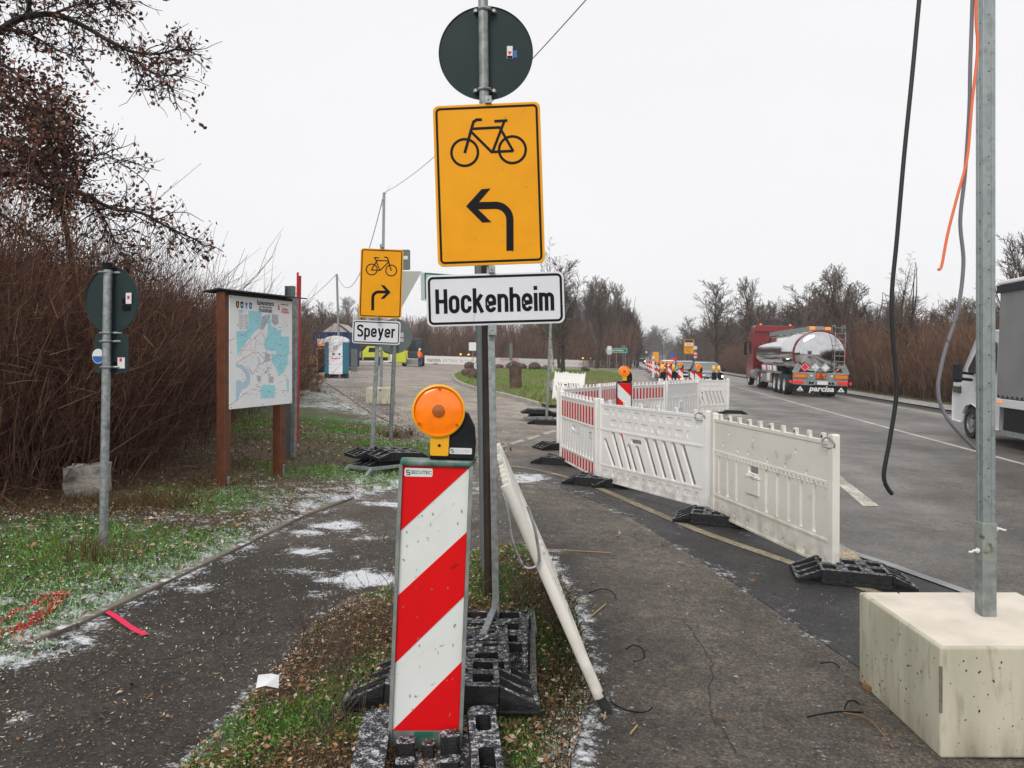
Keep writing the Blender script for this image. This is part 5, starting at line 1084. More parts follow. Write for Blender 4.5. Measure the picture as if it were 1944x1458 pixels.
# F. left sign
base = G(196, 1060); Yb = base.y; t = thing('round_traffic_sign', 'dark backs of a round and a square sign on the galvanised pole at the left', 'road sign', base); Lf = lambda u, v, dy=0: PT(u, v, Yb + dy) - base
b = MB(); b.tube([Lf(195.5, 1062), Lf(205, 510)], .030, 20); b.build('pole', m['galv'], t, smooth=True); b = MB(); b.tube([Lf(205, 512), Lf(205.3, 499)], .033, 20); b.build('pole_cap', m['blk'], t, smooth=True)
yaw = math.radians(-17); c = Lf(214, 570, .05); Rt = Matrix.Translation(c) @ Matrix.Rotation(yaw, 4, 'Z') @ Matrix.Rotation(math.radians(90), 4, 'X')
b = MB(); b.lathe([(.001, 0), (.240, 0), (.246, .012), (.242, .014), (.236, .006), (.001, .006)], 56, mat=Rt); b.build('sign_disc', m['back'], t, smooth=True)
c2 = Lf(212, 671, .05); R2 = Matrix.Translation(c2) @ Matrix.Rotation(yaw, 4, 'Z'); b = MB(); b.plate([rrect(-.155, -.145, .155, .145, .03)], -.004, .003, mat=R2); b.build('square_sign', m['back'], t, bevel=.002)
def stick(Mx, x0, z0, x1, z1, Mt, d=-.018, nm='sticker'): b = MB(); b.b2((x0, d - .002, z0), (x1, d, z1), mat=Mx); return b.build(nm, Mt, t)
Rd = Matrix.Translation(c) @ Matrix.Rotation(yaw, 4, 'Z')
stick(Rd, .135, -.03, .185, .05, m['wht2'], -.0145); stick(Rd, .10, -.03, .135, .01, m['blk'], -.0145); stick(Rd, .15, .005, .17, .028, m['redp'], -.0168); stick(Rd, .10, -.075, .17, -.04, m['blk'], -.0145); stick(R2, .06, -.11, .125, -.03, m['wht2'], -.0045); stick(R2, .025, -.11, .058, -.065, m['blk'], -.0045); stick(R2, .08, -.06, .10, -.035, m['redp'], -.0068)
b = MB(); b.cyl((-.12, -.0045, -.02), (-.12, -.0065, -.02), .055, n=28, mat=R2); b.build('round_sticker', m['wht2'], t); b = MB(); b.plate([[( -.12 + .05 * math.cos(a), -.02 + .05 * math.sin(a)) for a in np.linspace(math.pi, 2 * math.pi, 14)]], -.0078, -.0068, mat=R2); b.build('sticker_print', m['blue'], t)
for v, dx in ((517, .0), (632, 0), (648, 0), (697, 0)):
    q_ = Lf(200 + (570 - v) * -.017 + .5, v); b = MB(); b.tube([(q_.x - .045, q_.y + .02, q_.z), (q_.x - .034, q_.y - .02, q_.z), (q_.x, q_.y - .037, q_.z), (q_.x + .034, q_.y - .02, q_.z), (q_.x + .04, q_.y + .02, q_.z), (q_.x + .10, q_.y + .03, q_.z)], .009, 6); b.build('pipe_clamp', m['galv2'], t, smooth=True)
# ------------------------------------------------------------------ map board
A = G(432, 943); B = G(524, 905); pa = Vector((-2.965, 8.05)); pb = Vector((-2.60, 9.06)); d = (pb - pa); wd = d.length; rz = math.atan2(d.y, d.x)
t = thing('map_board', 'cycling map board with dark flat roof on two red brown posts', 'information board', (pa.x, pa.y, zg(pa.x)), rz); H0 = 1.6 - (777 - 672) / F * 8.07 - zg(pa.x); H1 = 1.6 + (672 - 560) / F * 8.05 - zg(pa.x); hb = H1 - H0
x_of = lambda f: f * wd; z_of = lambda g_: H0 + hb * (1 - g_)
b = MB(); b.b2((0, -.012, H0), (wd, .0, H1)); b.build('board', m['pap'], t, bevel=.002)
for x, w_, nm in ((-.01, .10, 'post'), (wd * .86, .11, 'post')):
    b = MB(); b.b2((x - w_ / 2, .002, -.05), (x + w_ / 2, .11, H1 + .04)); b.build('post', m['brown'], t, bevel=.008)
    b = MB(); b.b2((x - .02, -.012, -.05), (x + .02, .0015, .22)); b.cyl((x, -.018, .15), (x, -.012, .15), .008, n=8); b.build('post_shoe', m['galv'], t, bevel=.003)
b = MB(); vs = [(-.10, -.15, H1 + .028), (wd + .10, -.15, H1 + .028), (wd + .10, .26, H1 + .03), (-.10, .26, H1 + .03), (-.10, .045, H1 + .055), (wd + .10, .045, H1 + .055)]
b.add([(x, y, z) for x, y, z in vs] + [(x, y, z + .014) for x, y, z in vs], [(0, 1, 5, 4), (4, 5, 2, 3), (7, 6, 10, 11), (10, 9, 8, 11), (0, 6, 7, 1), (3, 2, 8, 9), (1, 7, 11, 5), (5, 11, 8, 2), (4, 10, 6, 0), (3, 9, 10, 4)]); b.build('roof', m['dkroof'], t, fix=True)
b = MB(); b.b2((-.02, -.005, H1 + .002), (wd + .02, .09, H1 + .028)); b.build('roof_beam', m['dkroof'], t, bevel=.004)
# print: coordinates traced from the board, f to the right, g downwards
def fg(zx, zy):          # zoomed spots -> board fractions (the left edge 182..158, right 765..728)
    yt_l, yb_l, yt_r, yb_r = 270, 1352, 345, 1285
    g0 = (zy - 270) / 1080; xl = 182 - 24 * g0; xr = 765 - 37 * g0; f = (zx - xl) / (xr - xl)
    g_ = (zy - (yt_l + (yt_r - yt_l) * f * .9)) / ((yb_l + (yb_r - yb_l) * f) - (yt_l + (yt_r - yt_l) * f * .9)); f = f / (f + (1 - f) * .89) ; return (x_of(min(max(f, 0.02), .98)), z_of(min(max(g_, .01), .99)))
def region(pts, Mt, d, nm='map_area'):
    P = [fg(*p) for p in pts]; ar = sum(P[i][0] * P[(i + 1) % len(P)][1] - P[(i + 1) % len(P)][0] * P[i][1] for i in range(len(P))); b = MB(); b.plate([P if ar > 0 else P[::-1]], -.0122 - d, -.0121); b.build(nm, Mt, t)
region([(328, 420), (440, 425), (438, 540), (420, 580), (370, 620), (320, 690), (280, 745), (245, 810), (228, 850), (222, 610), (300, 605), (322, 560)], m['cyan'], .0006)
region([(480, 470), (515, 450), (530, 560), (560, 575), (625, 615), (630, 660), (715, 668), (712, 830), (690, 850), (700, 920), (665, 950), (655, 995), (590, 1035), (565, 960), (520, 900), (530, 800), (470, 790), (455, 720), (490, 640), (500, 560)], m['cyan'], .0006)
region([(440, 1115), (550, 1120), (545, 1240), (410, 1250), (412, 1140)], m['cyan'], .0006); region([(675, 1060), (700, 1060), (696, 1180), (678, 1190)], m['cyan'], .0006)
region([(215, 915), (262, 935), (310, 975), (325, 1040), (318, 1110), (290, 1150), (255, 1165), (235, 1210), (215, 1270), (205, 1275), (210, 1080), (240, 1075), (265, 1100), (290, 1070), (285, 1010), (250, 965), (215, 950)], m['cyan2'], .0006)
region([(395, 870), (415, 870), (412, 920), (385, 955), (380, 945), (400, 915)], m['cyan2'], .0006); region([(248, 410), (280, 410), (280, 440), (248, 440)], m['cyan2'], .0006)
region([(445, 470), (500, 455), (475, 560), (450, 600), (425, 590), (430, 530)], m['lgry'], .0004); region([(540, 450), (600, 460), (605, 540), (570, 560), (535, 530)], m['lgry'], .0004); region([(460, 810), (510, 830), (505, 900), (465, 880)], m['lgry'], .0004); region([(380, 1030), (420, 1035), (415, 1090), (385, 1085)], m['lgry'], .0004); region([(490, 1040), (540, 1040), (535, 1100), (490, 1100)], m['lgry'], .0004); region([(245, 450), (320, 450), (318, 590), (245, 590)], m['wht2'], .0009)
region([(530, 790), (575, 800), (560, 830), (530, 825)], m['pap'], .0009)
def mline(pts, w_, Mt, d=.0012, nm='map_line'):
    P = ribbon([fg(*p) for p in pts], w_)[0]; ar = sum(P[i][0] * P[(i + 1) % len(P)][1] - P[(i + 1) % len(P)][0] * P[i][1] for i in range(len(P))); b = MB(); b.plate([P if ar > 0 else P[::-1]], -.0122 - d, -.0121); b.build(nm, Mt, t)
mline([(218, 912), (290, 860), (365, 808), (405, 815), (440, 860), (470, 890), (520, 880), (600, 835)], .006, m['pink']); mline([(240, 850), (290, 760), (340, 700), (400, 650), (440, 620)], .004, m['pink'], .0013); mline([(285, 790), (370, 790), (385, 700), (370, 660)], .004, m['pink'], .0014); mline([(300, 940), (330, 980), (345, 1020), (400, 930), (470, 890)], .005, m['pink'], .0015)
mline([(550, 760), (590, 735), (620, 745), (710, 775)], .003, m['lgry'], .0013); mline([(590, 860), (620, 900), (625, 950)], .003, m['lgry'], .0013); mline([(440, 620), (470, 700), (480, 800), (480, 950), (500, 1040), (495, 1110)], .005, m['lgry'], .0016); mline([(440, 1200), (470, 1175), (520, 1200)], .003, m['lgry'], .0014)
b = MB(); Rr = random.Random(8)
for i in range(170):
    p = fg(Rr.uniform(225, 700), Rr.uniform(450, 1230)); b.b2((p[0] - Rr.uniform(.006, .02), -.0140 - .00001 * i, p[1] - .0022), (p[0] + Rr.uniform(.006, .02), -.0121, p[1] + .0022))
b.build('place_names', mat('map_small_print', (.28, .27, .32), .4), t)['kind'] = 'stuff'
b = MB()
for i in range(9): p = fg(250, 462 + i * 15); q_ = fg(312, 462 + i * 15); b.b2((p[0], -.0142, p[1] - .003), (p[0] + (.05 if i % 2 else .035), -.013, p[1] + .003)); b.b2((q_[0] - .03, -.0142, p[1] - .003), (q_[0], -.013, p[1] + .003))
b.build('legend_lines', m['lgry'], t)
text('Radwanderkarte', .078, m['blk'], t, (wd * .545, -.0124, z_of(.043)), sx=.56, offset=.0016); text('Verwaltungsgemeinschaft', .038, m['blk'], t, (wd * .545, -.0124, z_of(.078)), sx=.56); text('Hockenheim', .075, m['blk'], t, (wd * .545, -.0124, z_of(.108)), sx=.60, offset=.0016)
text('mit freundlicher Unterstützung', .022, m['blk'], t, (wd * .86, -.0124, z_of(.038)), sx=.5); text('Sparkasse', .046, m['redp'], t, (wd * .872, -.0124, z_of(.082)), sx=.6, offset=.0008); text('Hockenheim', .046, m['redp'], t, (wd * .877, -.0124, z_of(.108)), sx=.6, offset=.0008)
text('S', .062, m['redp'], t, (wd * .765, -.0124, z_of(.078)), offset=.004); b = MB(); b.cyl((wd * .765, -.0124, z_of(.047)), (wd * .765, -.0135, z_of(.047)), .008, n=12); b.build('emblem_dot', m['redp'], t)
for i, (x, c1, c2) in enumerate([(.085, m['blk'], m['yel']), (.15, m['blk'], m['cyan']), (.215, m['wht2'], m['blue']), (.28, m['blue'], m['cyan'])]):
    X_ = x * wd + .03; b = MB(); Z = z_of(.078); P = [(X_ - .024, Z + .035), (X_ - .024, Z - .01), (X_ - .014, Z - .03), (X_, Z - .038), (X_ + .014, Z - .03), (X_ + .024, Z - .01), (X_ + .024, Z + .035)]; b.plate([P], -.0135, -.0122); s_ = b.build('coat_of_arms', c1, t); b = MB()
    if i == 0: b.plate([[(X_ - .012, Z + .02), (X_ - .008, Z - .02), (X_ + .006, Z - .022), (X_ + .012, Z + .005), (X_ + .002, Z + .025)]], -.0142, -.0136)
    elif i == 1: b.plate([[(X_ - .018, Z + .0), (X_, Z - .02), (X_ + .018, Z), (X_, Z + .018)]], -.0142, -.0136)
    elif i == 2: b.b2((X_ - .018, -.0142, Z + .004), (X_ + .018, -.0136, Z + .028)); b.b2((X_ - .005, -.0149, Z - .034), (X_ + .005, -.0143, Z + .003))
    else: b.plate([circ(X_, Z, .012, 12)], -.0142, -.0136)
    b.build('arms_charge', c2, s_)
for f, g_ in ((.02, .015), (.5, .012), (.975, .015), (.02, .5), (.975, .5), (.02, .985), (.5, .985), (.975, .985)):
    b = MB(); b.cyl((f * wd, -.012, z_of(g_)), (f * wd, -.015, z_of(g_)), .005, n=8); b.build('screw', m['dkbrn'], t)
# grey concrete/steel posts and red bar right of it
base = G(546, 888); t = thing('steel_post', 'grey steel channel post right behind the map board', 'post', base); Yb = base.y
b = MB(); p = PT(552, 543, Yb); h = p.z - base.z
for x0, x1, y0, y1 in ((-.05, -.044, -.05, .05), (.044, .05, -.05, .05), (-.044, .044, -.005, .005)): b.b2((x0, y0, 0), (x1, y1, h))
t.rotation_euler = (0, math.atan2(p.x - base.x, h), -.35); b.build('channel', m['back2'], t, bevel=.002)
b = MB(); b.b2((.055, -.03, 0), (.115, .03, h - .16)); b.build('second_post', m['galv2'], t, bevel=.003)
base = G(562, 860); t = thing('red_bar', 'tall thin red bar rising above the map board beside the grey post', 'pole', base, rot=(0, .015, .4)); h = PT(562, 517, base.y).z - base.z
b = MB(); b.b2((-.03, -.02, h * .55), (.0, .02, h)); b.build('bar', m['redp'], t, bevel=.004); b = MB(); b.b2((.003, -.03, .0), (.035, .03, h - .05)); b.build('bar', mat('faded_red_paint', (.42, .03, .035), .5), t, bevel=.004)
# pole with hidden sign behind the town board
base = G(1037, 800); t = thing('signpost', 'thin galvanised tube on rubber plates left of the striped enclosure', 'signpost', base); Lf = lambda u, v: PT(u, v, base.y) - base
b = MB(); b.tube([Lf(1037, 806), Lf(1048, 560)], .045, 4, sq=True); b.build('tube', m['galv2'], t, bevel=.004)
b = MB(); b.plate([rrect(-.21, 0, .21, .6, .03)], -.06, -.05); b.build('sign_plate', m['yel'], t, loc=(Lf(1047, 600).x + .0, 0, Lf(1047, 600).z))
for p, q in (((-.55, -.1, .10), (.15, .1, .10)), ((-.45, .25, .10), (.25, .35, .10)), ((.12, -.25, .02), (.2, .5, .1))): b = MB(); b.tube([p, q], .03, 4, sq=True); b.build('frame_bar', m['galv'], t)
for dx, dy, z, r, lab in ((-.2, .25, .16, .05, 'upper left rubber plate at the foot of the thin tube left of the enclosure'), (.0, .35, .09, .1, 'upper right rubber plate at the foot of the thin tube left of the enclosure'), (-.05, -.75, .0, -.1, 'rubber plate on the ground in front of the thin tube left of the enclosure')): foot(base.x + dx, base.y + dy, r, lab, 'black rubber ballast plates', z=z)
# ------------------------------------------------------------------ concrete block, post, cables
fx, fy = 1.757, 3.155; gz = zg(2.1); bw, bd, bh = .80, .74, .455
t = thing('concrete_block', 'large pale concrete ballast block in the right foreground', 'concrete block', (fx + bw / 2, fy + bd / 2, gz + .012)); hx, hy = bw / 2, bd / 2
b = MB(); b.b2((-hx, -hy, 0), (hx, hy, bh)); b.build('block', m['conc'], t, bevel=.009, seg=2)
b = MB(); b.b2((-hx + .018, -hy + .018, bh - .002), (hx - .018, hy - .018, bh + .0015)); b.build('pale_top', m['conct'], t)  # thin top sheet, paler than the sides of the block
b = MB(); Rr = random.Random(12)
for i in range(260):
    s = Rr.random() ** 3 * .006 + .0012
    if Rr.random() < .6: b.cyl((Rr.uniform(-hx + .03, hx - .03), -hy - .0006, Rr.uniform(.02, bh - .03)), (Rr.uniform(-hx, -hx) * 0 + 0, 0, 0), .0001, n=3) if False else b.box((Rr.uniform(-hx + .03, hx - .03), -hy - .0004, Rr.uniform(.02, bh - .03)), (s, .0008, s * Rr.uniform(.6, 2)), rot=(0, Rr.uniform(-1, 1), 0))
    else: b.box((-hx - .0004, Rr.uniform(-hy + .03, hy - .03), Rr.uniform(.02, bh - .03)), (.0008, s, s * Rr.uniform(.6, 2)), rot=(Rr.uniform(-1, 1), 0, 0))
o = b.build('air_pits', m['dkbrn'], t); o['kind'] = 'stuff'
b = MB(); b.box((-hx + .004, -hy + .003, bh * .62), (.012, .012, bh * .42), rot=(0, 0, .78)); b.build('chipped_edge', mat('dark_chipped_concrete', (.10, .085, .06), .95, 0, (.22, .2, .15), 30), t, bevel=.003)
t2 = thing('wooden_wedge', 'small wooden wedge under the left edge of the concrete block', 'wedge', (1.79, 3.80, zg(1.79))); b = MB(); b.box((0, 0, .016), (.09, .07, .03), rot=(0, .05, .3)); b.build('wedge', m['wood'], t2, bevel=.003)
pz = gz + .012 + bh; px_, py_ = 2.186, 3.55; PH = 5.0
t = thing('cable_post', 'tall galvanised perforated post standing in the concrete block at the right', 'post', (px_, py_, pz)); w_ = .0285
b = MB()
prof = [(-w_, -w_), (-.010, -w_), (-.010, -w_ + .004), (.010, -w_ + .004), (.010, -w_), (w_, -w_), (w_, -.009), (w_ - .003, -.009), (w_ - .003, .009), (w_, .009), (w_, w_), (-w_, w_), (-w_, .009), (-w_ + .003, .009), (-w_ + .003, -.009), (-w_, -.009)]
b.loft([[(x, y, z) for x, y in prof] for z in (0, PH)], cap=True); b.build('post_tube', m['galvp'], t, bevel=.002, fix=True)
b = MB(); s1 = .0325; rings = [[(x, y, z) for x, y in ((-s1, -s1), (s1, -s1), (s1, s1), (-s1, s1))] for z in (-.02, .26)]; b.loft(rings); b.build('socket', m['galv2'], t, bevel=.004, fix=True)
b = MB(); s1 = .034; b.loft([[(x, y, z) for x, y in ((-s1, -s1), (s1, -s1), (s1, s1), (-s1, s1))] for z in (.255, .43)]); b.build('socket_sleeve', mat('stained_galvanised_sleeve', (.22, .25, .22), .6, .3, (.30, .33, .31), 14, (.4, .62), sub=((.10, .08, .05), 16, .62, .7)), t, bevel=.004, fix=True)
for z, s in ((.40, 1), (.30, -1)):
    b = MB(); b.cyl((s * .033, -.01, z), (s * .062, -.01, z), .006, n=8); b.cyl((s * .039, -.01, z), (s * .047, -.01, z), .013, n=6); b.tube([(s * .062, -.01, z), (s * .072, -.018, z - .004), (s * .085, -.012, z - .006)], .005, 6); b.build('wing_bolt', m['wht2'], t, bevel=.001)
b = MB()
for i in range(34): b.cyl((.0, -w_ + .0042, .55 + i * .13), (0, -w_ + .0034, .55 + i * .13), .0034, n=8); b.cyl((-w_ + .0022, .0, .52 + i * .13), (-w_ + .0032, .0, .52 + i * .13), .0032, n=8)
o = b.build('punched_holes', m['blk'], t); o['kind'] = 'stuff'
topz = pz + PH
def cable(px, r, Mt, name, label, Ys, tail=None, head=True):
    P = [tuple(PT(u, v, Y)) for (u, v), Y in zip(px, Ys)]
    if head: x0, y0, z0 = P[0]; P = [(px_ + .0, py_, topz), (px_ * .6 + x0 * .4, py_ - .01, z0 + (topz - z0) * .75), (px_ * .2 + x0 * .8, y0, z0 + (topz - z0) * .4)] + P
    b = MB(); b.tube(smooth_poly(P, 8), r, 10); o = b.build(name, Mt, smooth=True); return tag(o, label, 'cable')
cable([(1745, 0), (1731, 150), (1716, 300), (1703, 450), (1693, 560), (1695, 640), (1702, 740), (1690, 830), (1679, 890), (1679, 912), (1686, 928), (1694, 938)], .0092, m['cab_black'], 'hanging_cable', 'thick black cable hanging straight down with its end bent above the road', [3.35] * 12)
cable([(1846, 0), (1842, 120), (1840, 210), (1832, 330), (1823, 420), (1829, 500), (1818, 590), (1796, 660), (1784, 710), (1781, 740), (1788, 775), (1812, 812), (1850, 851)], .0082, m['cab_grey'], 'hanging_cable', 'grey cable looping down beside the tall post at the right', [3.45] * 12 + [3.52])
cable([(1853, 0), (1856, 90), (1845, 200), (1836, 300), (1818, 370), (1800, 440), (1789, 498), (1785, 510), (1781, 512)], .0062, m['cab_or'], 'hanging_cable', 'orange cable ending in a small hook beside the tall post', [3.43] * 9)
# distant masts with the cable span
mb_ = G(720, 768); mb_.y += .3
t = thing('concrete_block', 'smaller pale concrete block behind the tilted detour sign', 'concrete block', (mb_.x, mb_.y, mb_.z), .02); b = MB(); b.b2((-.385, -.38, 0), (.385, .38, .49)); b.build('block', m['conc'], t, bevel=.03)
b = MB(); b.cyl((.03, -.3805, .42), (.03, -.3835, .42), .025, n=12); b.build('lifting_hole', m['blk'], t)
mz = PT(727, 366, mb_.y).z; t = thing('cable_mast', 'tall thin mast standing in the smaller concrete block', 'mast', (mb_.x, mb_.y, mb_.z + .49)); b = MB(); b.tube([(0, 0, 0), (.09, 0, mz - mb_.z - .49)], .05, 4, sq=True); b.build('tube', m['galv2'], t)
b = MB(); b.tube([(.09, 0, mz - mb_.z - .6), (.25, .1, mz - mb_.z - .25)], .006, 5); b.tube([(.09, 0, mz - mb_.z - .6), (.0, .1, mz - mb_.z - .9)], .006, 5); b.build('tie_wires', m['galv2'], t)
m2 = Vector((-9.3, 41, zg(-9.3))); z2 = PT(645, 520, 41).z
t = thing('cable_mast', 'second thin mast rising behind the blue and white toilet cabin', 'mast', (m2.x + .12, m2.y, m2.z)); b = MB(); b.tube([(0, 0, 0), (-.16, 0, z2 - m2.z)], .06, 6); b.build('tube', m['galv2'], t)
def span(p, q, sag, name_label, r=.009): P = [tuple(p.lerp(q, f) - Vector((0, 0, sag * 4 * f * (1 - f)))) for f in np.linspace(0, 1, 40)]; b = MB(); b.tube(P, r, 5); tag(b.build('overhead_cable', m['cab_grey'], smooth=True), name_label, 'cable')
span(Vector((mb_.x + .09, mb_.y, mz)), Vector((px_, py_, topz)), .42, 'cable spanning from the mast over the signs to the post at the right', .0065)
span(Vector((m2.x - .04, m2.y, z2)), Vector((mb_.x + .09, mb_.y, mz)), 1.6, 'sagging cable between the two thin masts', .012)
span(Vector((m2.x - .04, m2.y, z2)), Vector((-22, 62, 4.6)), 1.2, 'cable running from the farther mast away to the left', .014)
# ------------------------------------------------------------------ stones
def rock(name, label, c, s, seed, Mt, cat='rock', boxy=0.0, group=None, rough=.12, sub=3):
    import bmesh
    bm = bmesh.new(); bmesh.ops.create_cube(bm, size=1) if boxy else bmesh.ops.create_icosphere(bm, subdivisions=3, radius=.5)
    if boxy: bmesh.ops.subdivide_edges(bm, edges=bm.edges, cuts=7, use_grid_fill=True)
    R = random.Random(seed); off = R.random() * 50
    from mathutils import noise
    for v in bm.verts:
        n = v.co.normalized(); v.co += n * (noise.noise(v.co * 2.2 + Vector((off, 0, 0))) * rough * 1.6 + noise.noise(v.co * 6 + Vector((0, off, 0))) * rough * .5); v.co = Vector((v.co.x * s[0], v.co.y * s[1], (v.co.z + .46) * s[2]))
    me = bpy.data.meshes.new(name); bm.to_mesh(me); bm.free(); me.materials.append(Mt)
    for p in me.polygons: p.use_smooth = not boxy
    o = link(bpy.data.objects.new(name, me)); o.location = c; o.rotation_euler = (0, 0, R.uniform(0, .5)); tag(o, label, cat, group); return o
c = G(156, 970); rock('boundary_stone', 'square grey granite stone with frost on top beside the left sign pole', (c.x, c.y + .1, c.z), (.34, .32, .43), 3, m['stone'], 'stone', boxy=1, rough=.05)
for i, (u, v, w_, h, lab) in enumerate([(885, 716, .50, .85, 'squat brown rock at the left tip of the lawn, front left'), (897, 722, .36, 1.05, 'upright brown rock at the left tip of the lawn'), (893, 703, .9, 1.1, 'brown boulder behind the upright rock at the lawn tip'), (906, 700, .6, 1.0, 'frosty boulder behind the post at the lawn tip')]):
    c = G(u, v); rock('boulder', lab, (c.x, c.y, c.z), (w_ * 1.3, w_ * 1.1, h * .7), 20 + i, m['rock'], 'rock', group='rocks on the lawn')
c = G(979, 742); t = rock('standing_stone', 'tapered upright brown standing stone on the lawn', (c.x, c.y, c.z), (.52, .42, 1.12), 31, m['rock'], 'stone', boxy=1, rough=.06)
c = G(1066, 768); rock('boulder', 'large dark frosty rock that the white barrier leans against', (1.88, 26.9, zg(1.9) - .05), (1.15, .9, 1.0), 44, m['stone'], 'rock')
for i, (u, v, w_, lab) in enumerate([(975, 697, 2.2, 'flat brown boulder on the far edge of the lawn'), (990, 697, 1.6, 'second brown boulder on the far edge of the lawn'), (1015, 695, 2.0, 'round brown boulder before the striped distant barriers'), (1035, 697, 1.4, 'dark low stone on the far edge of the lawn'), (948, 698, 1.3, 'small stone left on the far edge of the lawn'), (1111, 697, 1.4, 'dark stone before the distant barriers at the right')]):
    c = G(u, v); c = c * (78 / c.y) if c.y > 78 else c; rock('boulder', lab, (c.x, c.y, zg(c.x)), (w_ * .62, w_ * .5, w_ * .42), 60 + i, m['rock'], 'rock', group='rocks on the lawn')
# small signs beyond
def small_sign(u, Y, ztop, w_, h, M_, label, cat='road sign', shape='rect', pole_h=None, mk=None):
    x = (u - CX) / F * Y; t = thing('small_sign', label, cat, (x, Y, zg(x))); g_ = zg(x)
    b = MB(); b.tube([(0, .04, 0), (0, .04, ztop - g_)], .045, 8); b.build('pole', m['galv2'], t); b = MB(); z1 = ztop - g_
    if shape == 'rect': b.plate([rrect(-w_ / 2, z1 - h, w_ / 2, z1, min(w_, h) * .08)], -.03, -.0)
    elif shape == 'round': b.plate([circ(0, z1 - w_ / 2, w_ / 2, 20)], -.03, -.0)
    elif shape == 'tri': b.plate([[(-w_ / 2, z1), (0, z1 - h), (w_ / 2, z1)]], -.03, -.0)
    p = b.build('plate', M_, t)
    if mk: mk(t, z1)
    return t
zt = lambda v, Y: 1.6 - (v - 672) / F * Y
small_sign(898, 88, zt(650, 88), .95, .95, m['wht2'], 'tiny white square sign on a thin pole behind the distant barriers')
small_sign(970, 72, zt(652, 72), .3, 1.6, m['back2'], 'thin pole with a narrow grey plate at the back of the lawn')
small_sign(1183, 112, zt(655, 112), .6, .6, m['back2'], 'thin grey sign post right of the green direction sign')
def grn_mk(t, z1):
    b = MB(); b.tube([(-1.2, .04, 0), (-1.2, .04, z1)], .045, 8); b.tube([(1.2, .04, 0), (1.2, .04, z1)], .045, 8); b.build('pole', m['galv2'], t)
    b = MB(); b.plate(border(-.85 * 1.7, z1 - .68, .85 * 1.7, z1, .05, .04, .03), -.034, -.0302); b.build('white_border', m['wht2'], t); text('Hotel K-Ritter', .34, m['wht2'], t, (0, -.034, z1 - .34), offset=.006)
small_sign(1170.5, 104, zt(660.5, 104), 2.95, .68, m['grn'], 'green direction sign with white lettering beside the far end of the barriers', mk=grn_mk)
small_sign(1157, 103, zt(657, 103), .55, 1.1, m['wht2'], 'small pale sign with a triangular plate left of the green sign', mk=lambda t, z1: (lambda b: (b.plate([[(-.5, z1 - .5), (0, z1 - 1.2), (.45, z1 - .5)]], -.07, -.04), b.build('triangle_plate', m['lgry'], t)))(MB()))
c = G(906, 708); t = thing('round_mirror', 'small white disc fixed at the rocks on the lawn tip', 'reflector', (c.x, c.y, c.z + .55)); b = MB(); b.plate([circ(0, 0, .26, 24)], -.02, .01); b.build('disc', m['wht2'], t); b = MB(); b.plate([circ(0, 0, .2, 24)], -.024, -.0205); b.build('disc_face', m['lgry'], t); b = MB(); b.tube([(0, .03, -.55), (0, .03, 0)], .03, 6); b.build('post', m['galv2'], t)
def yel_mk(t, z1):
    b = MB(); b.plate(border(-1.02, z1 - 2.9, 1.02, z1, .08, .05, .05), -.034, -.0302); b.build('black_border', m['blk'], t); b = MB(); b.b2((-.85, -.034, z1 - 1.25), (.85, -.0305, z1 - .75)); b.build('white_field', m['wht2'], t); b = MB(); b.b2((-.8, -.034, z1 - .6), (.8, -.0305, z1 - .15)); b.build('dark_field', m['dkbrn'], t); text('B 39', .38, m['blk'], t, (0, -.036, z1 - 1.0)); text('Hockenheim', .3, m['blk'], t, (0, -.036, z1 - 1.6), offset=.004); text('Speyer', .3, m['blk'], t, (-.2, -.036, z1 - 2.0), offset=.004)
    b = MB(); b.plate(ribbon([(.1, z1 - 2.75), (.1, z1 - 2.45), (-.5, z1 - 2.3)], .07), -.034, -.0305); b.build('route_line', m['blk'], t)
    b = MB(); b.tube([(-.8, .04, 0), (-.8, .04, z1)], .05, 8); b.build('pole', m['galv2'], t)
Yy = 100; small_sign(1308, Yy, zt(644, Yy), 1.35, 1.95, m['yel'], 'large yellow direction board on the right roadside before the trees') if False else small_sign(1308, 150, zt(644, 150), 2.04, 2.9, m['yel'], 'large yellow direction board on the right roadside before the trees', mk=yel_mk)
t = small_sign(1320, 138, zt(657, 138), .6, .6, m['wht2'], 'grey pole with two small round red rimmed signs beside the yellow board')
for k in (1, 2):
    b = MB(); z_ = zt(667 + 5 * k, 138) - zg(t.location.x); b.plate([circ(0, z_, .42, 20), list(reversed(circ(0, z_, .27, 20)))], -.05, -.035); b.build('red_ring', m['redp'], t); b = MB(); b.plate([circ(0, z_, .27, 20)], -.046, -.036); b.build('sign_face', m['wht2'], t)
small_sign(1245, 205, zt(668, 205), 1.6, 2.6, m['yel'], 'tiny distant yellow sign above the far end of the beacon row')
small_sign(1276, 135, zt(669, 135), .7, 1.0, m['blue'], 'tiny blue sign at the right side of the road before the cars')
small_sign(1279, 120, zt(678, 120), 1.0, .7, m['redp'], 'small red sign just below the tiny blue sign')
for u, v in ((1203, 661), (1214, 661), (1227, 665)): small_sign(u, 240, zt(v, 240), 1.6, 1.9, m['back'], 'tiny dark traffic light head far down the road', 'traffic light', mk=lambda t, z1: (lambda b: (b.plate([circ(0, z1 - .6, .4, 12)], -.06, -.032), b.build('pale_lamp', m['wht2'], t)))(MB()))['group'] = 'distant traffic lights'
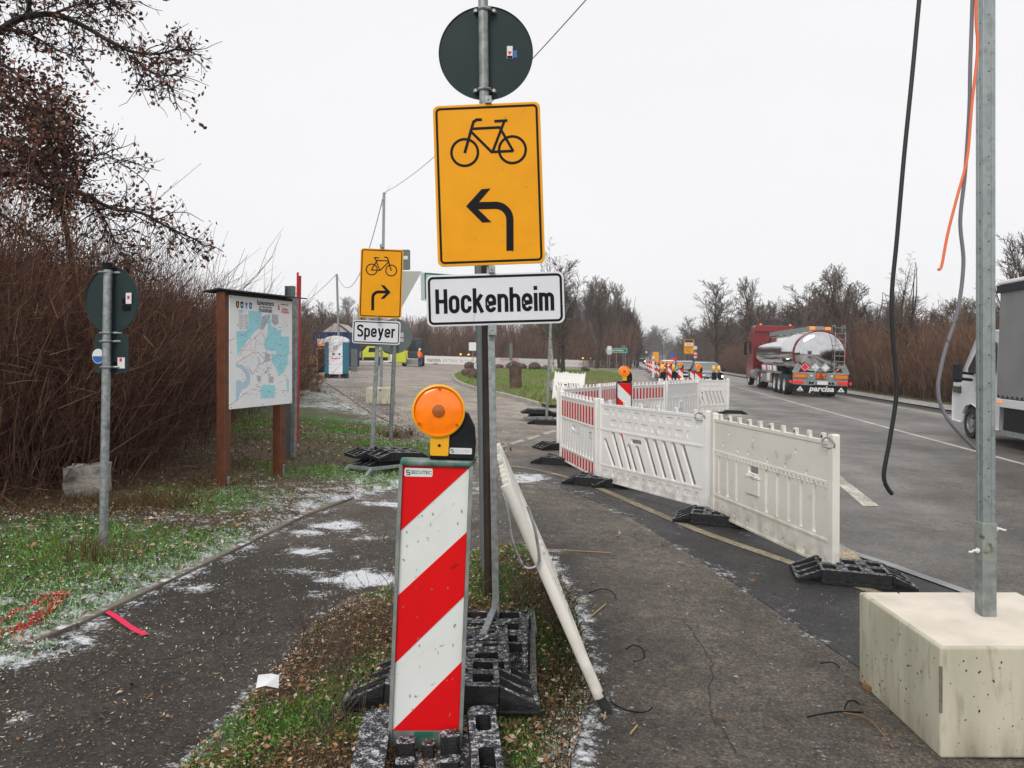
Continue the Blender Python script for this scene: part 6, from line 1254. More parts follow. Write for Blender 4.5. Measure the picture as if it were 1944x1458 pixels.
# ------------------------------------------------------------------ vehicles
ROT = -math.atan(.151)
def wheel(parent, x, y, r, w_, Mr=None, name='wheel', hub=.55, side=None):
    s = side or (1 if x > 0 else -1); R = Matrix.Translation((x, y, r)) @ Matrix.Rotation(math.radians(90) * s, 4, 'Y')
    b = MB(); b.lathe([(.01, -w_), (r * .9, -w_), (r, -w_ * .85), (r, -w_ * .12), (r * .94, 0), (r * .68, .0), (r * .64, -.03)], 36, mat=R); o = b.build(name, m['tyre'], parent, smooth=True)
    b = MB(); b.lathe([(r * .65, -.03), (r * .62, -.015), (r * hub, -.06), (r * .28, -.075), (r * .26, -.02), (.001, -.015)], 28, mat=R)
    b.build('rim', Mr or m['rim'], o, smooth=True)
    b = MB()
    for k in range(8): a = k * math.pi / 4; b.cyl(R @ Vector((r * .40 * math.cos(a), r * .40 * math.sin(a), -.068)), R @ Vector((r * .40 * math.cos(a), r * .40 * math.sin(a), -.05)), r * .035, n=6)
    b.build('wheel_nuts', m['rimd'], o); return o
# tanker
ty, tx = 36.9, 14.78; tz = zg(tx)
t = thing('tanker_truck', 'red tank truck with a mirror polished steel tank driving away', 'truck', (tx, ty, tz), rot=(0, math.atan(SL), ROT))
ra, rb_, zc = 1.22, 1.12, 2.12
ring = lambda y, k=1.0, dz=0: [(ra * k * math.cos(a), y, zc + dz + rb_ * k * math.sin(a)) for a in np.linspace(0, 2 * math.pi, 56, endpoint=False)]
b = MB(); b.loft([ring(.42, .985), ring(.5, 1), ring(3.4, 1), ring(3.42, 1.003), ring(3.5, 1.003), ring(3.52, 1), ring(3.6, 1), ring(6.3, 1), ring(6.4, 1), ring(9.6, 1), ring(9.7, 1), ring(11.4, 1), ring(11.45, 1), ring(11.7, .95), ring(11.85, .7)]); b.build('tank', m['chr'], t, smooth=True, fix=True)
b = MB(); b.loft([ring(.43, .985), ring(.36, .93), ring(.28, .75), ring(.22, .45), ring(.20, .1)]); b.build('tank_end', m['chr'], t, smooth=True, fix=True)
b = MB(); b.tube([(ra * 1.0 * math.cos(a), .42, zc + rb_ * 1.0 * math.sin(a)) for a in np.linspace(0, 2 * math.pi, 56, endpoint=False)], .05, 8, closed=True); b.build('red_rim', m['cabr'], t, smooth=True)
b = MB()
for i, y in enumerate((1.2, 3.2, 5.2, 7.2, 9.0)): b.b2((-.35, y, 3.2), (.35, y + .55, 3.47))
b.build('manhole_boxes', m['alu'], t, bevel=.02)
b = MB(); b.b2((-.55, .6, 3.18), (-.5, 10.8, 3.42)); b.b2((.5, .6, 3.18), (.55, 10.8, 3.42)); b.build('roof_rail', m['alu'], t)
b = MB(); b.b2((-.45, .46, 3.27), (.45, .56, 3.42)); b.build('light_bar', m['alu'], t)
for x in (-.36, .36): b = MB(); b.b2((x - .12, .43, 3.28), (x + .12, .46, 3.42)); b.build('marker_lamp', m['ind'], t)
b = MB()
for x in (.62, 1.08): b.tube([(x, .20, .75), (x, .10, 1.2), (x, .08, 3.1), (x, .25, 3.5), (x, .7, 3.5), (x, .7, 3.2)], .022, 6)
for k in range(10): b.tube([(.62, .09, .95 + k * .27), (1.08, .09, .95 + k * .27)], .016, 6)
b.build('ladder', m['alu'], t)
b = MB(); b.b2((-1.25, .05, .86), (1.25, .25, 1.20)); b.build('rear_crossmember', m['alu'], t, bevel=.015)
for x0, x1 in ((-1.26, -.62), (.62, 1.26)):
    b = MB(); b.b2((x0, .02, .92), (x1, .048, 1.14)); b.build('hazard_board', mat('dull_amber_board', (.55, .24, .01), .5), t); b = MB(); b.plate([rrect(x0, .92, x1, 1.14, .01), list(reversed(rrect(x0 + .03, .95, x1 - .03, 1.11, .01)))], .014, .019); b.build('board_frame', m['redp'], t)
b = MB(); b.b2((-.22, .02, .90), (.24, .048, 1.18)); b.build('danger_plate', mat('orange_danger_plate', (.85, .13, .01), .4), t); b = MB(); b.plate([rrect(-.22, .90, .24, 1.18, .004), list(reversed(rrect(-.20, .92, .22, 1.16, .004)))], .014, .019); b.b2((-.2, .015, 1.032), (.22, .0192, 1.046)); b.build('plate_frame', m['blk'], t); text('30', .13, m['blk'], t, (.01, .016, 1.10), offset=.004); text('1202', .13, m['blk'], t, (.01, .016, .975), offset=.004)
for x in (-.42, .52): b = MB(); b.cyl((x, .03, 1.05), (x, .06, 1.05), .05, n=14); b.build('work_lamp', m['wht2'], t)
b = MB(); b.b2((-1.25, .04, .60), (1.25, .20, .855)); b.build('lamp_bar', m['alu'], t, bevel=.01)
for x0, x1 in ((-1.24, -.78), (.80, 1.24)): b = MB(); b.b2((x0, .01, .65), (x1, .038, .80)); b.build('tail_lamp', m['tl'], t, bevel=.02)
for x in (-1.36, 1.38): b = MB(); b.cyl((x, .02, .72), (x, .12, .72), .07, n=14); b.build('side_marker', m['tl'], t, bevel=.01)
b = MB(); b.b2((-.22, .01, .63), (.34, .036, .79)); o = b.build('number_plate', m['wht2'], t); b = MB(); b.b2((-.22, .006, .63), (-.16, .0095, .79)); b.build('blue_band', m['blue'], o)
for x in (-.48, -.36, .42, .56): b = MB(); b.cyl((x, .02, .7), (x, .039, .7), .055, n=14); b.build('round_reflector', m['blk'], t)
b = MB(); b.b2((-1.24, .06, .22), (1.24, .10, .585)); b.build('mud_apron', m['blp'], t); text('parcisa', .36, m['wht2'], t, (.06, .056, .42), offset=.012, shear=.2, sx=1.12)
for x in (-.92, .96):
    b = MB(); b.plate([[(x - .16, .32), (x + .16, .32), (x, .53)], [(x - .05, .36), (x, .44), (x + .05, .36)]], .052, .058); b.build('maker_emblem', m['wht2'], t); b = MB(); b.b2((x - .16, .052, .27), (x + .16, .058, .29)); b.build('emblem_bar', m['alu'], t)
for x, Mt_ in ((-.72, m['redp']), (-.24, m['wht2']), (.22, m['wht2'])):
    b = MB(); b.plate([[(x, 1.23), (x + .22, 1.45), (x, 1.67), (x - .22, 1.45)]], .10, .112); o = b.build('hazard_diamond', Mt_, t); b = MB(); b.plate([[(x, 1.26), (x + .19, 1.45), (x, 1.64), (x - .19, 1.45)], [(x - .17, 1.45), (x, 1.62), (x + .17, 1.45), (x, 1.28)]], .094, .0985); b.build('diamond_line', m['blk'] if Mt_ != m['redp'] else m['wht2'], o)
b = MB(); b.b2((-.27, .093, 1.46), (-.25, .098, 1.54)); b.b2((-.27, .093, 1.40), (-.18, .098, 1.42)); b.b2((-.34, .093, 1.36), (-.24, .098, 1.38)); b.build('diamond_symbol', m['blk'], t)
for x, r_ in ((-1.08, .45), (1.12, -.45)): b = MB(); b.box((x, .12, 1.35), (.28, .05, .50), rot=(0, r_, 0)); b.build('mud_flap', m['alu'], t, bevel=.02)
b = MB(); b.b2((-.5, .3, .75), (-.38, 11.5, 1.05)); b.b2((.38, .3, .75), (.5, 11.5, 1.05)); b.b2((-1.1, 6.4, .45), (1.1, 9.0, 1.05)); b.build('chassis', m['blp'], t)
b = MB(); b.b2((-1.22, 4.2, 1.02), (-1.0, 9.2, 1.14)); b.build('valve_tray', m['alu'], t)
Rr = random.Random(6)
for i in range(22):
    y = 4.4 + i * .21; b = MB(); b.tube([(-1.22, y, 1.15), (-1.25, y + .05, 1.42)], .035, 8); b.build('valve', m['redp'] if i in (5, 6, 13, 14) else m['wht2'] if i % 5 else m['alu'], t)
b = MB(); b.b2((-1.24, 6.2, .45), (-1.15, 9.3, .95)); b.build('side_guard', m['alu'], t)
b = MB(); b.b2((-1.26, 6.3, .55), (-1.1, 7.2, 1.0)); b.build('tool_box', m['wht2'], t, bevel=.02)
for y in (6.6, 8.9): b = MB(); b.cyl((-1.28, y, .78), (-1.24, y, .78), .08, n=12); b.build('side_marker', m['ind'], t)
for y in (2.35, 3.7, 5.0):
    for x in (-1.24, 1.24): wheel(t, x, y, .50, .38)
for y in (10.3,):
    for x in (-1.24, 1.24): wheel(t, x, y, .50, .56)
for x in (-1.22, 1.22): wheel(t, x, 14.1, .50, .32)
b = MB(); P = [(12.3, .95), (12.3, 3.75), (12.7, 3.92), (13.6, 3.85), (14.7, 3.2), (14.95, 2.0), (15.0, .5), (13.45, .5), (13.45, .95)]
vs = [(x, y, z) for x in (-1.24, 1.24) for y, z in P]; n = len(P); b.add(vs, [tuple(range(n - 1, -1, -1)), tuple(range(n, 2 * n))] + [(i, (i + 1) % n, n + (i + 1) % n, n + i) for i in range(n)]); b.build('cab', m['cabr'], t, bevel=.06, fix=True)
b = MB(); b.b2((-1.27, 12.2, 1.2), (-1.20, 12.6, 3.55)); b.b2((1.20, 12.2, 1.2), (1.27, 12.6, 3.55)); b.b2((-1.2, 12.1, 3.5), (1.2, 12.3, 3.9)); b.build('wind_deflector', m['cabr'], t, bevel=.03)
b = MB(); b.b2((-1.275, 13.3, 2.1), (-1.24, 14.3, 2.9)); b.build('side_window', m['glass'], t)
b = MB(); b.b2((-1.55, 14.2, 2.0), (-1.38, 14.35, 2.85)); b.tube([(-1.24, 14.4, 2.85), (-1.47, 14.3, 2.85)], .03, 6); b.tube([(-1.24, 14.4, 2.1), (-1.47, 14.3, 2.1)], .03, 6); b.build('mirror', m['blp'], t, bevel=.03)
for x in (-.9, .9): b = MB(); b.cyl((x, 12.0, 3.92), (x, 12.0, 4.0), .07, n=10); b.build('roof_beacon', m['ind'], t)
b = MB(); b.b2((-1.2, 9.6, .35), (-1.1, 11.2, .55)); b.cyl((-1.0, 11.8, .8), (-1.0, 13.0, .8), .33, n=20); b.build('fuel_tank', m['alu'], t, smooth=True)
# delivery truck at the right edge
vx, vy = 10.62, 17.9; t = thing('delivery_truck', 'white cab delivery truck with grey tarpaulin box leaving at the right edge', 'truck', (vx, vy, zg(vx)), rot=(0, math.atan(SL), ROT))      # origin: left front wheel
W_ = 2.1
b = MB(); b.b2((.02 - .1, -7.5, 1.02), (W_ + .1, -1.45, 3.42)); b.build('tarpaulin_box', m['tarp'], t, bevel=.05)
b = MB(); b.b2((-.1, -7.5, 3.425), (W_ + .12, -1.43, 3.52)); b.build('roof_edge', m['vanw'], t, bevel=.03)
b = MB(); b.b2((-.12, -7.5, 3.26), (W_ + .13, -1.41, 3.422)); b.build('roof_band', m['blp'], t)
b = MB(); b.b2((-.11, -7.5, .84), (W_ + .11, -1.45, 1.015)); b.build('floor_frame', m['vanw'], t, bevel=.01)
b = MB(); b.b2((-.02, -7.4, .30), (W_, -1.7, .838)); b.build('underbody', m['blp'], t)
b = MB(); b.b2((-.08, -6.9, .26), (-.03, -1.7, .36)); b.build('side_guard', m['alu'], t)
for k in range(3): b = MB(); b.b2((-.135, -1.75 - 1.9 * k, .93), (-.112, -1.65 - 1.9 * k, .99)); b.build('side_marker', m['ind'], t)
b = MB()
for k in range(30): b.b2((-.094, -1.6 - k * .2, 1.03), (-.086, -1.57 - k * .2, 1.09))
o = b.build('tarpaulin_straps', m['blk'], t); o['kind'] = 'stuff'
# cab: side profile lofted across its width
P = [(-1.42, .32), (-1.42, 2.42), (-.95, 2.50), (-.25, 2.42), (.42, 1.62), (.95, 1.28), (1.02, .95), (1.0, .35), (.46, .33), (.42, .55), (.26, .74), (0, .80), (-.26, .74), (-.42, .55), (-.46, .33)]
b = MB(); rings = []
for x, k in ((.06, .97), (.0, 1.0), (W_, 1.0), (W_ - .06, .97)): rings.append([(x, y * (1 if y < 0 else k), z) for y, z in P])
b.loft(rings); b.build('cab', m['vanw'], t, bevel=.02, fix=True)
b = MB(); b.b2((.1, -.48, .3), (W_ - .1, .48, .86)); b.build('wheel_arch', m['blk'], t)
b = MB(); q = [(-1.15, 1.55), (-1.15, 2.22), (-.5, 2.22), (.12, 1.62), (.1, 1.5)]; b.add([(x, y, z) for x in (-.012, .03) for y, z in q], [tuple(range(5)), tuple(range(9, 4, -1))] + [(i, 5 + i, 5 + (i + 1) % 5, (i + 1) % 5) for i in range(5)]); b.build('side_window', m['glass'], t, fix=True)
b = MB(); b.add([(.12, -.22, 2.45), (W_ - .12, -.22, 2.45), (W_ - .1, .45, 1.65), (.1, .45, 1.65)], [(0, 1, 2, 3)]); b.build('windscreen', m['glass'], t)
b = MB(); b.tube([(0, -.1, 1.50), (-.30, -.28, 1.52)], .035, 6); b.tube([(0, -.05, 1.36), (-.30, -.28, 1.38)], .04, 6); b.build('mirror_arm', m['blp'], t); b = MB(); b.box((-.40, -.30, 1.52), (.20, .14, .44)); b.build('mirror', m['blp'], t, bevel=.05); b = MB(); b.box((-.40, -.377, 1.54), (.15, .012, .34)); b.build('mirror_glass', m['glass'], t, bevel=.004)
b = MB(); b.b2((-.02, -1.2, .95), (-.003, -1.05, 1.0)); b.build('door_handle', m['blp'], t); b = MB(); b.b2((-.012, -.6, 1.1), (-.002, -.25, 1.22)); b.build('door_badge', m['lgry'], t)
b = MB(); b.b2((-.012, .62, 1.02), (.2, .93, 1.2)); b.build('headlamp', m['glass'], t, bevel=.02)
wheel(t, .03, 0, .36, .24, m['rimd'], hub=.6, side=-1); o = wheel(t, W_ - .03, 0, .36, .24, m['rimd']); wheel(t, .03, -5.2, .36, .24, m['rimd'], side=-1); wheel(t, W_ - .03, -5.2, .36, .24, m['rimd'])
# cars facing the viewer
def car(label, X, Y, body, dark=True, group=None, hl=True, sz=1.0, white=False):
    t = thing('waiting_car', label, 'car', (X, Y, zg(X)), ROT, group, rot=(0, 0, ROT)); hw_ = .90
    # stations along y: (y, half width low, half width top, z low, z belt, z top)
    b = MB(); st = [(0, .62, .55, .30, .62, .72), (.06, .80, .72, .22, .70, .80), (.35, .88, .80, .2, .80, .90), (1.15, .90, .84, .2, .90, 1.00), (4.2, .88, .80, .2, .95, 1.02), (4.5, .80, .7, .3, .9, .95)]; rings = []
    for y, a, c_, z0, zb, zt_ in st: rings.append([(-a, y, z0), (a, y, z0), (a * 1.02, y, (z0 + zb) / 2), (a, y, zb), (c_, y, zt_), (0, y, zt_ + .03), (-c_, y, zt_), (-a, y, zb), (-a * 1.02, y, (z0 + zb) / 2)])
    b.loft(rings); b.build('body', body, t, smooth=True, fix=True, bevel=.03)
    b = MB(); st = [(1.05, .80, .98), (1.85, .66, 1.43), (2.6, .64, 1.49), (3.5, .66, 1.44), (4.1, .76, 1.0)]
    rings = [[(-.83, y_, .96 if z > .99 else z - .02), (.83, y_, .96 if z > .99 else z - .02), (a, y_, z), (-a, y_, z)] for y_, a, z in st]; b.loft(rings); b.build('cabin', m['wsc'] if not dark else m['wsc'], t, fix=True)
    b = MB(); rings = [[(-a - .012, y_, z - .03), (a + .012, y_, z - .03), (a * .9, y_, z + .022), (-a * .9, y_, z + .022)] for y_, a, z in [(1.78, .655, 1.40), (2.0, .66, 1.45), (2.6, .645, 1.49), (3.5, .665, 1.44)]]; b.loft(rings); b.build('roof', body, t, fix=True, bevel=.01)
    for s in (-1, 1):
        b = MB(); b.tube([(s * .82, 1.06, .98), (s * .675, 1.84, 1.42)], .035, 6); b.build('pillar', body, t)
        b = MB(); b.box((s * 1.0, 1.35, 1.02), (.2, .12, .14)); b.build('mirror', m['blp'], t, bevel=.03)
        b = MB(); b.box((s * .66, .02, .66), (.32, .1, .13), rot=(0, 0, s * .25)); b.build('headlamp', m['hl'] if hl and (s > 0) else m['wht2'], t, bevel=.03)
        wheel(t, s * .88, .85, .32, .22, m['rimd']); wheel(t, s * .88, 3.55, .32, .22, m['rimd'])
    b = MB(); b.b2((-.46, -.03, .42), (.46, .05, .60)); b.build('grille', m['blk'], t, bevel=.02); b = MB(); b.b2((-.62, -.03, .24), (.62, .05, .36)); b.build('air_intake', m['blk'], t, bevel=.02)
    b = MB(); b.b2((-.26, -.06, .40), (.26, -.035, .51)); b.build('number_plate', m['wht2'], t); b = MB(); b.cyl((0, -.06, .68), (0, .0, .68), .06, n=14); b.build('badge', m['rim'], t)
    return t
car('grey car waiting with lit headlamp, nearest of the oncoming cars', 11.78, 46, m['cgry']); car('black car behind the grey one, second of the waiting cars', 13.75, 60.5, m['cblk'], hl=False); car('white car half hidden by the beacons, third of the waiting cars', 17.1, 84, m['vanw'])
# oncoming dark truck and a pale one behind it
def far_truck(label, X, Y, M_):
    t = thing('oncoming_truck', label, 'truck', (X, Y, zg(X)), ROT); b = MB(); b.b2((-1.2, 0, .5), (1.2, 2.2, 3.5)); b.build('cab', M_, t, bevel=.15); b = MB(); b.b2((-1.1, -.03, 1.75), (1.1, .05, 2.65)); b.build('windscreen', m['glass'], t); b = MB(); b.b2((-1.25, 2.6, .9), (1.25, 13, 3.9)); b.build('trailer', M_, t, bevel=.05)
    b = MB(); b.b2((-1.15, -.04, .9), (1.15, .03, 1.45)); b.build('grille', m['blk'], t); b = MB(); b.b2((-.9, -.05, 1.5), (.9, -.01, 1.62)); b.build('badge_strip', m['rim'], t)
    for s in (-1, 1): b = MB(); b.b2((s * 1.1 - .14, -.06, .68), (s * 1.1 + .1, .0, .86)); b.build('headlamp', m['hl'], t); b = MB(); b.box((s * 1.5, .3, 2.3), (.2, .1, .8)); b.build('mirror', m['blp'], t); wheel(t, s * 1.15, 1.2, .5, .3); wheel(t, s * 1.15, 11, .5, .5)
    return t
far_truck('dark blue oncoming truck with lit headlamps far down the road', 35.9, 214, m['plum']); far_truck('pale oncoming lorry behind the dark blue truck', 45.9, 292, m['vanw'])
# ------------------------------------------------------------------ the site at the left
c = Vector((-9.45, 41.5, zg(-9.45))); t = thing('toilet_cabin', 'white and blue portable toilet cabin with domed roof on the lot', 'toilet cabin', c, .12)
b = MB(); b.b2((-.58, -.58, .22), (-.37, .58, 1.93)); b.b2((.37, -.58, .22), (.58, .58, 1.93)); b.b2((-.365, -.50, .25), (.365, .575, 1.93)); b.build('wall', m['teal'], t, bevel=.03)
b = MB(); b.plate([rrect(-.36, .20, .36, 2.05, .06)], -.605, -.51); b.build('door', m['whp'], t, bevel=.015)
b = MB(); P = [(-.62, 1.90)] + [(-.62 + .0 + .62 * (1 - math.cos(a)), 1.98 + .27 * math.sin(a)) for a in np.linspace(0, math.pi, 14)] + [(.62, 1.90)]; b.plate([P[::-1]], -.62, .60); b.build('domed_roof', m['whp'], t, bevel=.03, fix=True)
for x in (-.46, .46): b = MB(); b.b2((x - .13, -.62, -.02), (x + .13, .6, .215)); b.build('skid', m['blp'], t, bevel=.02)
b = MB(); b.b2((-.3, -.5, .05), (.3, .5, .2)); b.build('base_pan', m['blp'], t)
b = MB()
for i in range(3):
    for j in range(2): b.plate([rrect(-.11 + j * .12, 1.50 + i * .085, -.02 + j * .12, 1.56 + i * .085, .012), list(reversed(rrect(-.09 + j * .12, 1.515 + i * .085, -.04 + j * .12, 1.545 + i * .085, .006)))], -.609, -.6055)
b.build('emblem', m['cab_grey'], t); b = MB(); b.b2((-.17, -.63, 1.24), (-.05, -.606, 1.30)); b.cyl((.2, -.63, 1.27), (.2, -.606, 1.27), .05, n=12); b.build('latch', m['blk'], t)
text('MIETSERVICE', .08, m['redp'], t, (0, -.608, 1.04), offset=.004); text('0800 123', .05, m['pink'], t, (0, -.608, .96))
c = Vector((-13.2, 56, zg(-13.2))); t = thing('site_container', 'dark blue steel site container with ribbed doors behind the toilet cabin', 'container', c, .06)
b = MB(); b.b2((-1.25, 0, .15), (1.25, 6, 2.75)); b.build('box', m['bluec'], t, bevel=.03)
b = MB(); b.b2((-1.25, -.05, .15), (-1.13, .0, 2.75)); b.b2((1.13, -.05, .15), (1.25, .0, 2.75)); b.b2((-1.12, -.05, 2.6), (1.12, .0, 2.75)); b.b2((-1.12, -.05, .15), (1.12, .0, .28)); b.build('door_frame', m['bluec'], t, bevel=.01)
for x in (-1.05, .03):
    b = MB(); b.b2((x, -.035, .30), (x + 1.02, -.002, 2.58)); d_ = b.build('door', m['bluec'], t, bevel=.01); b = MB(); b.tube([(x + .25, -.06, .3), (x + .25, -.06, 2.58)], .02, 6); b.tube([(x + .78, -.06, .3), (x + .78, -.06, 2.58)], .02, 6); b.build('locking_rod', m['galv2'], d_)
b = MB(); b.b2((-.95, -.10, 1.75), (-.3, -.04, 2.25)); o = b.build('notice_board', m['wht2'], t); b = MB(); b.b2((-.9, -.106, 1.76), (-.35, -.101, 1.92)); b.build('orange_band', m['ind'], o)
c = Vector((-14.0, 66, zg(-14.0))); t = thing('site_hut', 'pale gabled tent roof rising behind the blue container', 'hut', c); b = MB(); b.b2((-2.3, 0, 0), (-.1, 4, 3.05)); b.build('wall', m['tarp'], t); b = MB(); P = [(-2.5, 3.0), (.05, 3.0), (-.95, 3.75), (-1.35, 3.75)]; b.plate([P], -.1, 4.1); b.build('roof', mat('pale_grey_canvas', (.40, .38, .38), .7), t); b = MB(); b.tube([(-1.35, -.15, 3.75), (-2.5, -.15, 3.0)], .07, 4); b.tube([(-.95, -.15, 3.75), (.05, -.15, 3.0)], .07, 4); b.build('gable_edge', m['rock'], t)
c = Vector((-11.6, 48, zg(-11.6))); t = thing('led_panel', 'black panel in a yellow frame leaning between container and toilet cabin', 'panel', c, .1, rot=(.0, 0, .3)); b = MB(); b.b2((-.5, -.06, .2), (.5, .02, 1.5)); b.build('screen', m['blk'], t); b = MB(); b.tube([(-.55, -.04, .1), (-.55, -.04, 1.56), (.55, -.04, 1.56), (.55, -.04, .1)], .04, 6); b.build('frame', m['yep'], t)
for i, z in enumerate((0, .16, .32, .48)):
    c = Vector((-15.5 + .1 * i, 55 - .1 * i, zg(-15.5) + .35 + z)); t = thing('timber_board', ['lowest', 'second', 'third', 'topmost'][i] + ' pale timber board of the stack left of the container', 'board', c, .05 * i, 'timber stack left of the container'); b = MB(); b.box((0, 0, .05), (2.6, .5, .11)); b.build('board', m['stk'], t, bevel=.01)
t = thing('pallet', 'dark pile of gear under the timber left of the container', 'pile', (-15.3, 55, zg(-15.3)));
for x in (-.9, 0, .8): b = MB(); b.box((x, 0, .17), (.5, .8, .33)); b.build('crate', m['blp'], t, bevel=.03)
t = thing('mesh_fence', 'narrow stack of grey steel mesh panels right of the toilet cabin', 'fence', (-9.85, 48, zg(-9.85)), .2); t.scale = (.5, 1, .85)
for i in range(3): b = MB(); b.tube([(-.35 + i * .35, 0, 0), (-.35 + i * .35, 0, 1.9)], .035, 4); b.build('bar', m['galv2'], t)
b = MB(); b.b2((-.36, .01, .2), (.36, .03, 1.85)); b.build('mesh', m['back2'], t)
# neon flatbed truck, tractor, worker
s_ = 1.0; c = Vector((-14.2, 76, zg(-14.2))); t = thing('flatbed_truck', 'small neon yellow flatbed truck with white load bed parked on the lot', 'truck', c, .12); t.scale = (.95, 1, 1)
b = MB(); b.b2((-2.6, 0, .75), (-.7, 1.8, 1.35)); b.build('load_bed', m['tarp'], t, bevel=.02); b = MB(); b.b2((-2.7, .1, .45), (1.6, 1.7, .74)); b.build('chassis', m['blp'], t)
b = MB(); P = [(-.6, .5), (2.1, .5), (2.15, 1.05), (1.6, 1.25), (1.1, 1.85), (-.1, 1.9), (-.6, 1.35)]; b.plate([P], 0, 1.8); b.build('cab', m['neon'], t, bevel=.06); b = MB(); P = [(.0, 1.3), (1.25, 1.3), (1.0, 1.72), (.1, 1.74)]; b.plate([P], -.02, .01); b.build('side_window', m['glass'], t)
b = MB(); b.b2((-.5, -.03, .45), (2.0, .0, .8)); b.build('sill', m['blp'], t); b = MB(); b.b2((.75, -.05, .85), (1.15, -.021, 1.0)); b.build('tail_lamp', m['tl'], t)
for x in (-2.0, 1.1):
    R = Matrix.Translation((x, -.05, .42)) @ Matrix.Rotation(math.radians(90), 4, 'X'); b = MB(); b.lathe([(.001, .0), (.25, .0), (.26, -.02), (.42, .02), (.42, -.25), (.001, -.25)], 20, mat=R); b.build('wheel', m['tyre'], t, smooth=True)
b = MB(); b.b2((2.6, -.5, .25), (3.9, .6, 1.9)); o = b.build('yellow_tank', m['neon'], t, bevel=.08)
c = Vector((-10.15, 79, zg(-10.15))); t = thing('tractor', 'dark green wheeled loader facing the viewer behind the worker', 'tractor', c, .1)
b = MB(); b.b2((-.8, 0, 1.2), (.8, 2.0, 2.75)); b.build('cab', m['glass'], t, bevel=.08); b = MB(); b.b2((-.85, -.03, 2.55), (.85, 2.05, 2.85)); b.build('cab_roof', m['dkg'], t, bevel=.05); b = MB(); b.b2((-.5, -1.0, .8), (.5, 0, 1.5)); b.build('bonnet', m['dkg'], t, bevel=.06)
for s in (-1, 1):
    b = MB(); b.tube([(s * .78, -.02, 1.2), (s * .75, -.02, 2.6)], .05, 6); b.build('cab_pillar', m['dkg'], t); b = MB(); b.tube([(s * .55, .2, 1.6), (s * .6, -.8, 1.5), (s * .6, -1.6, .6)], .08, 6); b.build('loader_arm', m['yep'], t); wheel(t, s * 1.15, .9, .72, .42); wheel(t, s * .95, -.8, .45, .3)
    b = MB(); b.cyl((s * .6, -.05, 1.05), (s * .6, .0, 1.05), .12, n=12); b.build('headlamp', m['wht2'], t)
b = MB(); b.b2((-.9, -1.9, .2), (.9, -1.6, .75)); b.build('bucket', m['alu'], t, bevel=.04); b = MB(); b.cyl((-.9, .5, 1.4), (-.9, .5, 3.1), .06, n=8); b.build('exhaust', m['blp'], t)
# worker: one continuous skinned body
def worker(x, y):
    J = [((0, 0, .95), .13), ((0, .02, 1.15), .15), ((0, .04, 1.35), .17), ((0, .03, 1.47), .08), ((0, .0, 1.58), .075), ((0, -.01, 1.69), .10), ((.10, 0, .88), .10), ((.12, -.02, .50), .075), ((.13, .03, .09), .05), ((.14, -.10, .04), .045), ((-.10, 0, .88), .10), ((-.11, .02, .50), .075), ((-.12, .06, .09), .05), ((-.13, -.07, .04), .045), ((.20, .03, 1.40), .075), ((.26, -.02, 1.14), .055), ((.20, -.22, 1.02), .042), ((.17, -.30, 1.01), .035), ((-.20, .03, 1.40), .075), ((-.27, -.02, 1.14), .055), ((-.18, -.22, 1.04), .042), ((-.14, -.30, 1.03), .035)]
    E = [(0, 1), (1, 2), (2, 3), (3, 4), (4, 5), (0, 6), (6, 7), (7, 8), (8, 9), (0, 10), (10, 11), (11, 12), (12, 13), (2, 14), (14, 15), (15, 16), (16, 17), (2, 18), (18, 19), (19, 20), (20, 21)]
    me = bpy.data.meshes.new('body'); me.from_pydata([j[0] for j in J], E, []); o = bpy.data.objects.new('body', me); COL.objects.link(o); sk = o.modifiers.new('skin', 'SKIN'); 
    if not me.skin_vertices: pass
    for i, v in enumerate(me.skin_vertices[0].data): v.radius = (J[i][1], J[i][1]); v.use_root = i == 0
    ss = o.modifiers.new('sub', 'SUBSURF'); ss.levels = 2; dg = bpy.context.evaluated_depsgraph_get(); m2_ = bpy.data.meshes.new_from_object(o.evaluated_get(dg)); bpy.data.objects.remove(o)
    m2_.materials.clear()
    for q in (m['hiv'], m['navy'], m['skin'], m['blp']): m2_.materials.append(q)
    for p in m2_.polygons:
        z = p.center.z; p.material_index = 3 if z < .12 else 1 if z < .93 else 0 if z < 1.50 else 2
        if p.center.y < -.24 and z > .9: p.material_index = 2
        p.use_smooth = True
    t = thing('person', 'worker in orange hi-vis jacket and navy trousers standing by the loader', 'person', (x, y, zg(x)), 2.6); link(bpy.data.objects.new('body', m2_), t)
    b = MB(); b.lathe([(.125, 1.70), (.135, 1.71), (.12, 1.78), (.07, 1.83), (.001, 1.845)], 16); b.build('helmet', m['wht2'], t, smooth=True); b = MB(); b.tube([(.17 * math.cos(a), .03 + .14 * math.sin(a), 1.15) for a in np.linspace(0, 6.28, 20, endpoint=False)], .02, 5, closed=True); b.build('reflective_band', m['wht2'], t)
worker(-9.05, 75.5)
worker_plank = None
c = G(560, 706); 
